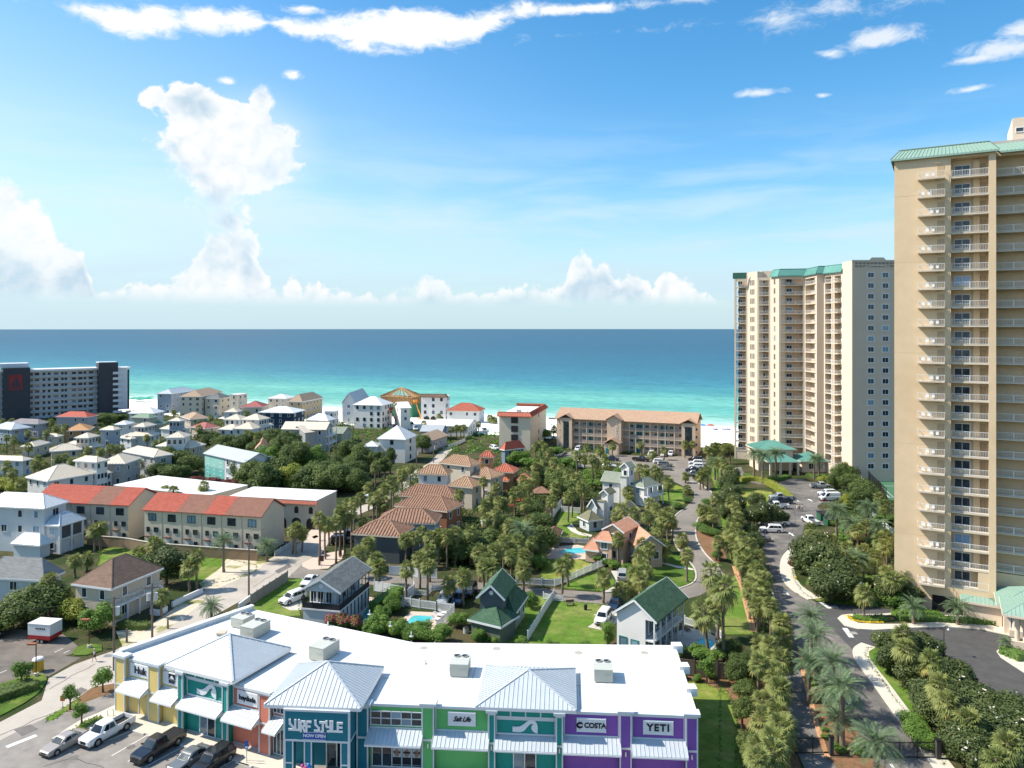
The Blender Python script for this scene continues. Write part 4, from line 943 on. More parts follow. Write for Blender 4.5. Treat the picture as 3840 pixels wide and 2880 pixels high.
rv = thing('roof_vent', 'small beige square vent box on the white shop roof', 'vent', G(*P('I', 1915, 505), 6.63)); box('vent_base', M_CONC, rv, -.5, .5, -.5, .5, 0, .28); box('vent_cap', M_PAVER, rv, -.6, .6, -.6, .6, .28, .38)
# wheel stops
for c, x, y in (('I', 1195, 1358), ('I', 1612, 1486), ('I', 2095, 1632), ('J', 45, 1640), ('I', 1330, 1400)):
    r = tag(MB().box(-.9, .9, -.1, .1, 0, .17).build('wheel_stop', M_CURBW, None, GP(c, x, y), FRL.a), 'pale concrete wheel stop at the head of a parking stall', 'wheel stop', 'wheel stops in front of the shop')

# ------------------------------------------------------------------ towers and large blocks
M_TAN = mat('tan_stucco', (0.72, 0.545, 0.35), 0.9, 0.07, 0.5, 0.15, 6, col2=(0.66, 0.485, 0.30), c2scale=0.06)
M_CREAM = mat('cream_stucco', (0.70, 0.58, 0.45), 0.9, 0.05, 0.12, 0.15, 6)
M_TAUPE = mat('taupe_stucco', (0.70, 0.545, 0.41), 0.9, 0.05, 0.12, 0.15, 6)
M_VERD = mat('verdigris_metal_roof', (0.30, 0.44, 0.36), 0.5, 0.08, 0.4, metal=0.15)
M_VERD2 = mat('aqua_metal_roof', (0.13, 0.33, 0.28), 0.5, 0.08, 0.4, metal=0.15)
M_RAIL = mat('white_railing', (0.78, 0.77, 0.73), 0.5, 0.04)
M_TINT = glassmat('blue_tinted_glass', (0.035, 0.055, 0.085))
M_DOOR = mat('beige_door', (0.50, 0.36, 0.22), 0.7, 0.06)
M_SLAB = mat('balcony_slab', (0.66, 0.56, 0.43), 0.85, 0.05)
CACHE = {}
def cached(key, fn):
    if key not in CACHE: CACHE[key] = fn()
    return CACHE[key]
def window_part(parent, x, y, z, w, h, rz=0.0, frame=None, glass=None, split=True, name='window', sill=0.06, fw=0.12):
    """window unit facing local -y; frame is the part, pane its sub-part"""
    frame = frame or M_WHITE; glass = glass or M_GLASS
    def mkf():
        mb = MB()
        for a, b, c, d in ((-w/2 - fw, -w/2, -h/2 - fw, h/2 + fw), (w/2, w/2 + fw, -h/2 - fw, h/2 + fw), (-w/2, w/2, h/2, h/2 + fw), (-w/2, w/2, -h/2 - fw, -h/2)): mb.box(a, b, -.09, .05, c, d)
        if split: mb.box(-.035, .035, -.06, .05, -h/2, h/2)
        return mb.mesh('window', frame)
    def mkp(): return MB().box(-w/2, w/2, -.03, 0.02, -h/2, h/2).mesh('pane', glass)
    f = link(name, cached(('wf', w, h, frame.name, split, fw), mkf), parent, (x, y, z), rz)
    link('pane', cached(('wp', w, h, glass.name), mkp), f)
    return f
def railing_mesh(w, h=1.05, step=0.22, side=0.0, panelw=2.2):
    mb = MB()
    mb.box(0, w, -.03, .03, h - .06, h); mb.box(0, w, -.025, .025, .08, .13)
    n = max(1, int(w / step))
    for k in range(1, n): mb.box(w*k/n - .018, w*k/n + .018, -.015, .015, .13, h - .06)
    m = max(1, round(w / panelw))
    for k in range(m + 1): mb.box(max(0, w*k/m - .045), min(w, w*k/m + .045), -.045, .045, 0, h)
    if side:
        for xx in (0.0, w):
            mb.box(xx - .03, xx + .03, .03, side, h - .06, h); mb.box(xx - .025, xx + .025, .03, side, .08, .13)
            q = max(1, int(side / step))
            for k in range(1, q): mb.box(xx - .015, xx + .015, side*k/q - .018, side*k/q + .018, .13, h - .06)
    return mb
def mansard(parent, pts, ze, zt, inset, m, name='roof', rib=0.55):
    """sloped metal band over an open polyline of local (x,y); leans in to the left of travel"""
    n = len(pts); P2 = [Vector(p).to_2d() for p in pts]; up = []
    for i in range(n):
        ds = []
        if i > 0: ds.append((P2[i] - P2[i-1]).normalized())
        if i < n - 1: ds.append((P2[i+1] - P2[i]).normalized())
        ns = [Vector((-d.y, d.x)) for d in ds]; a = sum(ns, Vector((0, 0))).normalized(); k = inset / max(.4, a.dot(ns[0]))
        up.append(P2[i] + a * k)
    mb = MB()
    for i in range(n - 1):
        A, B, C, D = P2[i], P2[i+1], up[i+1], up[i]
        mb.poly([(*A, ze), (*B, ze), (*C, zt), (*D, zt)]); mb.poly([(*A, ze - .3), (*B, ze - .3), (*B, ze), (*A, ze)])
        L = (B - A).length; q = max(1, int(L / rib))
        for k in range(q + 1):
            s = k / q; p0 = A.lerp(B, s); p1 = D.lerp(C, s); mb.bar((*p0, ze + .03), (*p1, zt + .03), .06, .1)
        mb.bar((*D, zt + .05), (*C, zt + .05), .3, .12)
    return mb.build(name, m, parent)

# --- near tan tower
TW = Frame((63.9, 124.8), atan2(-0.5023, 0.8647))
tower = thing('condominium_tower', 'tall tan condominium tower with white balconies and green metal roof edge', 'building', TW.o, TW.a)
tt = lambda cx_: TW.t(3240 + cx_ / 1.843)
xA0, xA1, xW, xB0, xB1, xP, xC0 = tt(372), tt(558), tt(600), tt(603), tt(862), tt(913), tt(918)
TOPZ, FH, Z0 = 74.3, 3.0, 4.5
DEPB = 2.0
# front wall: solid left piece, pier, pillar; recessed back walls behind the bays
box('wall', M_TAN, tower, 0, xW, 0, 22, 0, TOPZ)
box('pillar', M_TAN, tower, xB1, xP, -0.05, 3.2, 0, TOPZ)
box('recess_wall', M_TAN, tower, xW, xP, DEPB, 22, 0, TOPZ - .01)
box('recess_wall', M_TAN, tower, xP, 48, DEPB + 1.9, 22, 0, TOPZ - .02)
box('lower_wall', M_TAN, tower, xW, xB1, 0.02, DEPB, 0, Z0 - .2)
box('lower_wall', M_TAN, tower, xB0 + (xB1 - xB0)*.72, xB1, 0.03, DEPB, Z0 - .2, Z0 + 2.7)
box('eave_band', M_TAN, tower, xW, xP, .05, DEPB, TOPZ - .75, TOPZ - .02); box('eave_band', M_TAN, tower, xP, 48, 1.85, DEPB + 1.9, TOPZ - .75, TOPZ - .02)
mansard(tower, [(-.5, 22.5), (-.5, -.6), (xP + .4, -.6), (xP + .4, 1.2), (49, 1.2)], TOPZ - .1, TOPZ + 1.5, 1.3, M_VERD)
box('roof_deck', M_CONC, tower, .4, 47, 2.3, 21.6, TOPZ, TOPZ + 1.7)
box('penthouse', M_CREAM, tower, xP + 2.6, 40, 7, 19, TOPZ + 1.7, TOPZ + 6.2)
window_part(tower, xP + 3.6, 6.98, TOPZ + 4.2, 1.0, .6, split=False, name='louvre')
wB = xB1 - xB0; wC = 9.4
rA = railing_mesh(xA1 - xA0, side=1.15).mesh('railing', M_RAIL); rB = railing_mesh(wB).mesh('railing', M_RAIL); rC = railing_mesh(wC).mesh('railing', M_RAIL)
sA = MB().box(0, xA1 - xA0, 0, 1.3, -.2, 0).mesh('balcony', M_SLAB); sB = MB().box(0, wB, 0, DEPB, -.22, 0).mesh('balcony', M_SLAB); sC = MB().box(0, wC, 0, DEPB, -.22, 0).mesh('balcony', M_SLAB)
doorA = MB().box(-.5, .5, -.03, .03, 0, 2.1).mesh('door', M_DOOR)
chairA = MB().box(0, .5, 0, .5, .3, .42).box(0, .5, .4, .5, .42, .9).box(.9, 1.3, 0, .5, .3, .42).box(.9, 1.3, .4, .5, .42, .9).mesh('balcony_chairs', M_RAIL)
hoodm = MB().box(-.6, .1, -.25, 0, 0, .07).mesh('door_hood', M_TAN)
for k in range(23):
    z = Z0 + FH * k
    b = link('balcony', sA, tower, (xA0, -1.3, z)); link('railing', rA, b, (0, .03, 0)); link('chair', chairA, b, (.5 + .6*(k % 3), .45, 0))
    link('door', doorA, tower, (xA1 - .55, -.01, z)); link('door_hood', hoodm, tower, (xA1 - .75, -.0, z + 2.45))
    b = link('balcony', sB, tower, (xB0, .0, z)); link('railing', rB, b, (0, .05, 0))
    window_part(tower, xB0 + wB*.30, DEPB - .02, z + 1.35, 2.1, 1.35, glass=M_TINT)
    link('door', doorA, tower, (xB0 + wB*.84, DEPB - .01, z)); 
    if k:
        b = link('balcony', sC, tower, (xC0, 1.9, z)); link('railing', rC, b, (0, .05, 0))
        link('door', doorA, tower, (xC0 + 6.3, DEPB + 1.89, z)); link('partition', cached('ptn', lambda: MB().box(0, .2, 0, 1.6, 0, FH - .25).mesh('partition', M_TAN)), tower, (xC0 + 5.2, DEPB + .3, z))
        link('partition', cached('ptn2', lambda: MB().box(0, .9, 0, .5, 0, FH - .25).mesh('partition', M_TAN)), tower, (xB0 + wB*.60, DEPB - .45, z))
for k in range(5): window_part(tower, xC0 + 1.3 + 2.3*k, 1.9 + .02, 3.6, 1.1, 1.15, frame=M_CREAM, fw=.25, split=False)
box('lower_wall', M_TAN, tower, xP, 48, 1.96, DEPB + 1.9, 0, Z0 + 2.6)
# garage mouth and joint lines
gx0, gx1 = TW.t(3493) + .1, TW.t(3493) + 4.6
box('garage_door', M_BLACK, tower, gx0, gx1, -.03, .05, .05, 2.6)
mb = MB()
for z in (12, 27, 42, 57, 68): mb.box(0.02, xW - .02, -.012, .02, z, z + .05)
mb.build('control_joint', mat('stucco_joint', (.62, .44, .26), .9, .05), tower)
# lobby building at its foot
lobby = thing('lobby_pavilion', 'low tan lobby pavilion with green standing seam hip roof beside the tall tower', 'building', TW.o, TW.a)
def ribbed_hip(parent, x0, x1, y0, y1, ze, rise, m, rib=.5, name='roof', fas=M_CREAM):
    w, d = x1 - x0, y1 - y0; mb = MB(); r = min(w, d) / 2
    if w >= d: A, B = Vector((x0 + r, (y0+y1)/2, ze + rise)), Vector((x1 - r, (y0+y1)/2, ze + rise))
    else: A, B = Vector(((x0+x1)/2, y0 + r, ze + rise)), Vector(((x0+x1)/2, y1 - r, ze + rise))
    c = [Vector((x0, y0, ze)), Vector((x1, y0, ze)), Vector((x1, y1, ze)), Vector((x0, y1, ze))]
    if w >= d: F4 = [(c[0], c[1], B, A), (c[1], c[2], B, B), (c[2], c[3], A, B), (c[3], c[0], A, A)]
    else: F4 = [(c[0], c[1], A, A), (c[1], c[2], B, A), (c[2], c[3], B, B), (c[3], c[0], A, B)]
    for p, q, t_, u in F4:
        mb.poly([p, q, t_] if (t_ - u).length < 1e-5 else [p, q, t_, u])
        if rib:
            L = (q - p).length; n = int(L / rib); e = (q - p) / L
            s0 = (u - p).dot(e) / L; s1 = (t_ - p).dot(e) / L; up = (u - p) - e * ((u - p).dot(e))
            for k in range(1, n):
                s = k / n; h = min(1.0, s / s0 if s0 > 1e-6 else 1, (1 - s) / (1 - s1) if s1 < 1 - 1e-6 else 1)
                mb.bar(p + e * L * s + Vector((0, 0, .03)), p + e * L * s + up * h + Vector((0, 0, .03)), .04, .06)
        mb.bar(p, u, .12, .08)
    o = mb.build(name, m, parent)
    f = MB()
    for i in range(4): f.bar(c[i] - Vector((0, 0, .15)), c[(i+1) % 4] - Vector((0, 0, .15)), .1, .3)
    f.poly([q - Vector((0, 0, .12)) for q in c]); f.build('fascia', fas, o)
    return o
lx = TW.t(3240 + 740 / 1.659) + 1.5
box('wall', M_CREAM, lobby, lx + 1, lx + 24, -5.5, 2.0, 0, 4.4)
ribbed_hip(lobby, lx, lx + 25, -6.6, 2.6, 4.5, 2.3, M_VERD, .55)
for k in range(4): window_part(lobby, lx + 2.6 + 2.3*k, -5.52, 2.3, 1.5, 2.2)
ribbed_hip(lobby, lx - 4.6, lx + .8, -3.2, .4, 3.3, .5, M_VERD, .5, 'porch_roof')
box('porch_wall', M_CREAM, lobby, lx - 4.2, lx + .9, -2.7, -.1, 0, 3.2)
canopy = thing('entry_canopy', 'tan columned entry canopy with green hip roof at the right edge', 'canopy', GP('L', 2180, 790), TW.a)
ribbed_hip(canopy, -2.4, 9, -2.4, 6, 5.2, 2.0, M_VERD, .5)
for x, y in ((0, 0), (0, 4.5), (7, 0), (7, 4.5)):
    c = MB().tube([(x - .5, y, 0), (x - .5, y, 5.0)], .32, 12).tube([(x + .5, y, 0), (x + .5, y, 5.0)], .32, 12).box(x - 1.2, x + 1.2, y - .6, y + .6, 0, 1.0); c.build('column', M_CREAM, canopy)

# --- far zig-zag tower
T2 = (102.5, 225.0)
far = thing('zigzag_condominium_tower', 'cream stepped condominium tower with rows of balconies and aqua roof by the beach', 'building', (T2[0], T2[1], 0))
def fx(sx, Y): return Vector(((sx - CX) * Y / F - T2[0], Y - T2[1], 0))
Vp = [fx(3195, 225), fx(3158, 231.8), fx(3090, 240), fx(3063, 240.3), fx(3018, 250.5), fx(2921, 252), fx(2889, 256.5), fx(2840, 258), fx(2803, 263), fx(2754, 264.5)]
FZ, FHT, NF, TOP2 = 3.1, 3.2, 19, 64.0
box('end_wall', M_TAUPE, far, 0, 15.2, 0, 6.0, 0, TOP2 + 2.6)
mb = MB(); mb.box(-.15, 15.35, -.15, .02, TOP2 + 2.3, TOP2 + 2.75)
arc = [(7.6 + 5.6*cos(radians(q)), 0, TOP2 - 1.1 + 2.2*sin(radians(q))) for q in range(20, 161, 14)]
for p, q in zip(arc[:-1], arc[1:]): mb.bar((p[0], -.06, p[2]), (q[0], -.06, q[2]), .14, .3)
mb.extrude([(5, 0, TOP2 + 2.7), (10.2, 0, TOP2 + 2.7), (9.4, 0, TOP2 + 3.5), (5.8, 0, TOP2 + 3.5)], (0, -.14, 0))
mb.build('cornice', M_CREAM, far)
mb = MB()
for r_ in range(2):
    for k in range(12):
        x = .9 + k * 1.15
        mb.box(x, x + .9, -.05, .01, TOP2 + .55 + r_*.9, TOP2 + 1.15 + r_*.9)
mb.build('frieze_grille', mat('frieze_grey', (.30, .25, .2), .9, .05), far)
# main body behind the facade line
body = [(p.x + .0, p.y + .0) for p in Vp[1:]]
inset = []
for i, p in enumerate(Vp[1:]): inset.append((p.x + 1.9, p.y + 1.4))
poly = inset + [(Vp[-1].x + 6.5, Vp[-1].y + 14), (Vp[-1].x + 14, Vp[-1].y + 26), (15.2, 45), (15.2, 6)]
poly = [(0.3, 6.0)] + poly
ar = sum(poly[i][0]*poly[(i+1) % len(poly)][1] - poly[(i+1) % len(poly)][0]*poly[i][1] for i in range(len(poly)))
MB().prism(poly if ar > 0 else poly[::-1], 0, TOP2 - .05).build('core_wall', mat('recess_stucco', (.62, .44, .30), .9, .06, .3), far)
MB().prism((poly if ar > 0 else poly[::-1]), TOP2 - .05, TOP2 + 2.0).build('roof_core', M_CREAM, far)
def seg_frame(a, b):
    d = b - a; return atan2(d.y, d.x), d.length
def facade_seg(a, b, kind, parent=far):
    """one straight piece of the facade from a to b seen from outside (outside on the right of travel b->a)"""
    ang, L = seg_frame(b, a)          # local x runs from b to a (left to right in view), outside = local -y
    o = link('facade_bay', None, parent, b, ang)
    return o, L
def put(name, key, fn, parent, loc): return link(name, cached(key, fn), parent, loc)
def add_bay(idx, a, b, kind):
    ang, L = seg_frame(b, a); R_ = Matrix.Rotation(ang, 3, 'Z')
    def loc(x, y, z): return b + R_ @ Vector((x, y, z))
    def lnk(name, me, x, y, z): return link(name, me, far, loc(x, y, z), ang)
    if kind in ('bay', 'protrude', 'arch'):
        pier = .55
        for x in (0, L - pier): lnk('pier', cached(('pier', idx, x), lambda: MB().box(0, pier, 0, 2.6, 0, TOP2 - .3).mesh('pier', M_CREAM)), x, 0, 0)
        out = 1.3 if kind == 'protrude' else 0.0
        w = L - 2*pier
        sm = MB().box(0, w, -out, 2.3, -.22, 0).mesh('balcony', M_SLAB); rm = railing_mesh(w, 1.05, .3, side=out).mesh('railing', M_RAIL)
        lnk('header', MB().box(0, w, .05, .5, 0, 1.0).mesh('header', M_CREAM), pier, 0, TOP2 - 1.3)
        lnk('base_wall', MB().box(0, w, .1, 2.3, 0, FZ - .25).mesh('base_wall', M_CREAM), pier, 0, 0)
        for k in range(NF):
            z = FZ + FHT * k
            bb = lnk('balcony', sm, pier, 0, z); link('railing', rm, bb, (0, -out + .04, 0))
            if w > 2.4:
                f = lnk('window', cached(('fw', round(min(1.7, w*.4), 2)), lambda: window_mesh(min(1.7, w*.4), 1.25)), pier + w*.42, 1.62, z + 1.45)
                link('pane', cached(('fp', round(min(1.7, w*.4), 2)), lambda: MB().box(-min(1.7, w*.4)/2, min(1.7, w*.4)/2, -.02, .02, -.62, .62).mesh('pane', M_GLASS)), f)
    elif kind == 'wall':
        lnk('wall_panel', MB().box(0, L, 0, 2.6, 0, TOP2 - .3).mesh('wall_panel', M_TAUPE if idx == 2 else M_CREAM), 0, 0, 0)
    elif kind in ('narrow', 'triple'):
        lnk('wall_panel', MB().box(0, L, 0, 2.6, 0, TOP2 + (1.8 if kind == 'triple' else -.3)).mesh('wall_panel', M_CREAM), 0, 0, 0)
        n = 3 if kind == 'triple' else 1
        for k in range(NF):
            for j in range(n):
                f = lnk('window', cached(('nw', n), lambda: window_mesh(.45 if n == 3 else .7, 1.8, M_CREAM, .06)), L*(.5 + (j - (n-1)/2)*.16), -.01, FZ + FHT*k + 1.4)
                link('pane', cached(('np', n), lambda: MB().box(-.22 if n == 3 else -.35, .22 if n == 3 else .35, -.02, .02, -.9, .9).mesh('pane', M_GLASS)), f)
def window_mesh(w, h, m=None, fw=.13):
    mb = MB()
    for a, b, c, d in ((-w/2 - fw, -w/2, -h/2 - fw, h/2 + fw), (w/2, w/2 + fw, -h/2 - fw, h/2 + fw), (-w/2, w/2, h/2, h/2 + fw), (-w/2, w/2, -h/2 - fw, -h/2)): mb.box(a, b, -.08, .05, c, d)
    mb.box(-.03, .03, -.05, .04, -h/2, h/2); return mb.mesh('window', m or M_WHITE)
# side wall beside the grey end (lit cream)
MB().prism([(-.02, .3), (0.3, .3), (0.3, 6.3), (Vp[1].x, Vp[1].y)], 0, TOP2 + 2.5).build('side_wall', M_CREAM, far)
q1 = Vp[1].lerp(Vp[2], .48); q1b = Vp[1].lerp(Vp[2], .52)
add_bay(0, Vp[1], q1, 'protrude'); add_bay(1, q1b, Vp[2], 'bay')
add_bay(2, Vp[2], Vp[3], 'wall'); add_bay(3, Vp[3], Vp[4], 'bay')
add_bay(4, Vp[4], Vp[5], 'bay'); add_bay(5, Vp[5], Vp[6], 'narrow'); add_bay(6, Vp[6], Vp[7], 'arch'); add_bay(7, Vp[7], Vp[8], 'triple'); add_bay(8, Vp[8], Vp[9], 'bay')
off = lambda p, k=.7: (p.x - k*.75, p.y - k*.66)
mansard(far, [off(Vp[9], 1.0), off(Vp[8])][::1], TOP2 - .1, TOP2 + 1.6, -1.0, M_VERD2)
mansard(far, [off(Vp[6]), off(Vp[5]), off(Vp[4]), off(Vp[3]), off(Vp[2]), off(Vp[1])], TOP2 - .1, TOP2 + 2.2, 1.5, M_VERD2)
# bring the left roof the right way round
for k in range(NF):
    for x in (5.6, 10.0):
        f = link('window', cached('gw', lambda: window_mesh(1.7, 1.35, fw=.28)), far, (x, -.02, FZ + FHT*k + 1.5)); link('pane', cached('gp', lambda: MB().box(-.85, .85, -.03, .02, -.67, .67).mesh('pane', M_GLASS)), f)
# low aqua pavilions at its foot
pav = thing('entrance_pavilion', 'aqua roofed entrance pavilion at the foot of the stepped tower', 'building', G(*P('T', 385, 1590)))
px0 = pav.location
box('wall', M_CREAM, pav, -6, 5.2, -1, 8, 0, 6.9)
ribbed_hip(pav, -7, 6.2, -1.8, 9, 7.0, 2.2, M_VERD2, .6); ribbed_hip(pav, -5.4, 4.6, -8.8, -1.4, 4.2, 1.8, M_VERD2, .6, 'porte_cochere_roof')
for x in (-4.6, -1.5, 1.5, 4): box('column', M_CREAM, pav, x - .3, x + .3, -8.8, -8.2, 0, 4.2)
box('wing_wall', M_CREAM, pav, 7, 14.5, -4, 4, 0, 3.6); ribbed_hip(pav, 6.2, 15.3, -5, 5, 3.7, 2.2, M_VERD2, .6, 'wing_roof')
window_part(pav, 13, -4.02, 2.0, 1.6, 1.7); window_part(pav, 10, -4.02, 2.0, 1.6, 1.7)
for x in (-4, -1, 2): window_part(pav, x, -1.02, 5.5, 1.3, 1.1)

# --- dark hotel with white galleries, running out towards the beach
M_CHAR = mat('charcoal_panel', (.055, .06, .07), .7, .1, .3); M_HWHITE = mat('gallery_white', (.66, .68, .70), .8, .05); M_HRAIL = mat('gallery_rail', (.42, .44, .47), .7, .1)
HTF = Frame((-250, 371), radians(39)); hotel = thing('beach_hotel', 'long white gallery hotel with two dark charcoal stair towers', 'hotel', HTF.o, HTF.a)
hx = lambda cx_: HTF.t(cx_ / 2.304)
HF = 2.95
box('stair_tower', M_CHAR, hotel, hx(22), hx(255), -2.5, 6, 0, 26.6); box('tower_cap', M_HWHITE, hotel, hx(-120), hx(258), 3, 13, 26.61, 28.6)
box('stair_tower', M_CHAR, hotel, hx(845), hx(1012), -2.5, 5, 0, 28.0); box('tower_cap', M_HWHITE, hotel, hx(845), hx(1008), -2, 5, 28.01, 28.4)
box('gallery_wall', M_HWHITE, hotel, hx(-160), hx(1010), 2.2, 12, 0, 24.4); box('roof_slab', M_WHITE, hotel, hx(-160), hx(1012), -.4, 12.5, 24.41, 25.4)
box('end_wing', M_HWHITE, hotel, hx(1012), hx(1100), -.3, 9, 2.5, 24.6); box('end_glass', M_GLASS, hotel, hx(1100), hx(1118), .2, 8, 2.5, 24.0); box('roof_slab', M_WHITE, hotel, hx(1012), hx(1130), -.9, 9.5, 24.61, 25.2)
for k in range(8):
    z = .8 + HF * k
    g_ = MB().box(hx(-160), hx(845), 0, 2.2, z - .22, z).build('gallery', M_HWHITE, hotel); MB().box(hx(-160), hx(845), -.04, .04, z + .1, z + 1.0).build('parapet', M_HRAIL, g_)
    for cx_ in (325, 385, 430, 490, 545, 575, 645, 700, 740, 792, 270, -40, -90):
        door = cx_ in (385, 430, 545, 575, 740); w, h = (1.1, 2.1) if door else (1.9, 1.2)
        link('door' if door else 'window', cached(('hw', door), lambda: MB().box(-w/2, w/2, -.06, .05, -h/2, h/2).mesh('window', M_GLASS if not door else M_CHAR)), hotel, (hx(cx_), 2.15, z + (1.07 if door else 1.5)))
    link('stair_flight', cached('sf', lambda: MB().box(0, 4.4, -.6, .1, -.25, 0).box(0, 4.4, -.6, -.5, 0, 1.0).mesh('stair_flight', M_HWHITE)), hotel, (hx(965), -2.6, z + .6))
M_REDP = mat('sail_sign_red', (.27, .035, .04), .6, .05)
xa, xb, za, zb = hx(72), hx(190), 15.6, 23.2; xm = (xa + xb)/2
sg = MB().box(xa, xb, -2.6, -2.5, za, zb).build('sign', M_REDP, hotel)
mb = MB(); mb.extrude([(xm + .1, -2.62, zb - .9), (xm + 2.0, -2.62, za + 2), (xm + .1, -2.62, za + 2)], (0, -.05, 0)); mb.extrude([(xm - .2, -2.62, zb - 1.8), (xm - .2, -2.62, za + 2), (xm - 1.9, -2.62, za + 2)], (0, -.05, 0)); mb.extrude([(xm - 2.2, -2.62, za + 1.6), (xm + 2.2, -2.62, za + 1.6), (xm + 1.6, -2.62, za + .7), (xm - 1.6, -2.62, za + .7)], (0, -.05, 0))
mb.build('sail_emblem', M_CHAR, sg)

# --- long tan beach condominium with vertical lettering
M_WTAN = mat('pinkish_tan_stucco', (.62, .475, .35), .9, .05, .2); M_WROOF = shingle('tan_shingles', (.36, .235, .16), (.46, .32, .225), .8); M_TEALD = mat('teal_door', (.02, .17, .20), .6, .05)
M_GRAYB = mat('taupe_parapet', (.34, .275, .22), .9, .05)
WD = Frame((17.2, 288), atan2(-.363, .93)); wlen = 52.6
wind = thing('beach_condominium', 'long four storey tan beach condominium with pale vertical lettering', 'building', WD.o, WD.a)
wt = lambda cx_: WD.t(1800 + cx_ / 2.304)
EZ = 11.6
box('wall', M_WTAN, wind, 0, wlen, 1.4, 14, 0, EZ)
def gable_roof(parent, x0, x1, y0, y1, ze, rise, m, axis='x', th=.18, name='roof', fas=None):
    mb = MB()
    if axis == 'x':
        ym = (y0 + y1)/2; prof = [(y0, ze), (ym, ze + rise), (y1, ze), (y1, ze - th), (ym, ze + rise - th*1.2), (y0, ze - th)]
        mb.extrude([(x0, a, b) for a, b in prof], (x1 - x0, 0, 0))
    else:
        xm_ = (x0 + x1)/2; prof = [(x0, ze), (xm_, ze + rise), (x1, ze), (x1, ze - th), (xm_, ze + rise - th*1.2), (x0, ze - th)]
        mb.extrude([(a, y0, b) for a, b in prof], (0, y1 - y0, 0))
    return mb.build(name, m, parent)
gable_roof(wind, -.6, wlen + .6, -1.0, 15, EZ + .1, 3.4, M_WROOF, 'x')
MB().extrude([(.01, 0, EZ), (.01, 14, EZ), (.01, 7, EZ + 3.1)], (.3, 0, 0)).build('gable_wall', M_WTAN, wind)
for xa_, xb_ in ((0, wt(795)), (wt(1830), wlen)): box('end_block', M_WTAN, wind, xa_, xb_, 0, 1.8, 0, EZ)
fl_ = 2.75
for k in range(4):
    z = fl_ * k
    if k:
        for xa_, xb_ in ((wt(795), wt(1100)), (wt(1230), wt(1770))):
            g_ = MB().box(xa_, xb_, .0, 1.8, z - .2, z).build('gallery', mat('gallery_edge', (.68, .57, .46), .9, .05), wind)
            MB().box(xa_, xb_, .0, .08, z, z + .95).build('parapet', M_GRAYB, g_)
    for cx_ in (825, 895, 1025, 1090, 1305, 1438, 1515, 1650, 1730):
        window_part(wind, wt(cx_), 1.38, z + 1.55, 1.2, .9)
    for cx_ in (945, 975, 1358, 1385, 1568, 1600):
        link('door', cached('wdoor', lambda: MB().box(-.55, .55, -.06, .04, 0, 2.1).mesh('door', M_TEALD)), wind, (wt(cx_), 1.38, z))
    for cx_ in (697, 1868): window_part(wind, wt(cx_), -.02, z + 1.5, .9, .8)
mb = MB()
for cx_ in (795, 860, 920, 985, 1050, 1100, 1235, 1290, 1345, 1410, 1470, 1535, 1600, 1680, 1755): mb.box(wt(cx_) - .12, wt(cx_) + .12, -.05, .25, 0, EZ - .05)
mb.build('gallery_posts', mat('post_tan', (.66, .55, .44), .9, .05), wind)
for xa_, xb_ in ((wt(728), wt(775)), (wt(1775), wt(1835))):
    box('stair_bay', M_WTAN, wind, xa_ - 1.2, xb_ + 1.2, -1.2, 0.5, 0, EZ + .3); box('stair_glass', M_GLASS, wind, xa_, xb_, -1.25, -1.15, .3, EZ - 1.0)
    gable_roof(wind, xa_ - 1.7, xb_ + 1.7, -1.8, 6, EZ + .35, 1.5, M_WROOF, 'y')
ca, cb = wt(1105), wt(1228)
box('sign_tower', M_WTAN, wind, ca, cb, -1.6, 1.8, 0, EZ + .5); gable_roof(wind, ca - .6, cb + .6, -2.4, 7, EZ + .5, 1.9, M_WROOF, 'y')
MB().extrude([(ca, -1.6, EZ + .5), (cb, -1.6, EZ + .5), ((ca + cb)/2, -1.6, EZ + 2.1)], (0, .3, 0)).build('gable_wall', M_WTAN, wind)
lt = MB(); 
lo = None
for i, ch in enumerate('WINDANCE'):
    o = link('lettering', text_mesh(ch, 1.15, .05, .02, mt=mat('pale_letter', (.70, .68, .62), .7, .03)), wind, ((ca + cb)/2 + 1.0, -1.68, EZ + .1 - i*1.12)); o.rotation_euler = (radians(90), 0, 0)
ribbed = gable_roof(wind, ca - .4, cb + .6, -6.5, -1.6, 4.0, 1.7, M_WROOF, 'y', name='porch_roof'); box('porch', M_WTAN, wind, ca + .1, cb, -6.0, -1.65, 0, 3.8)
link('door', CACHE['wdoor'], wind, (ca + 1.2, -6.02, 0)); box('garage_door', M_SLAB, wind, ca + 2.6, cb - .4, -6.05, -5.98, 0, 2.4)

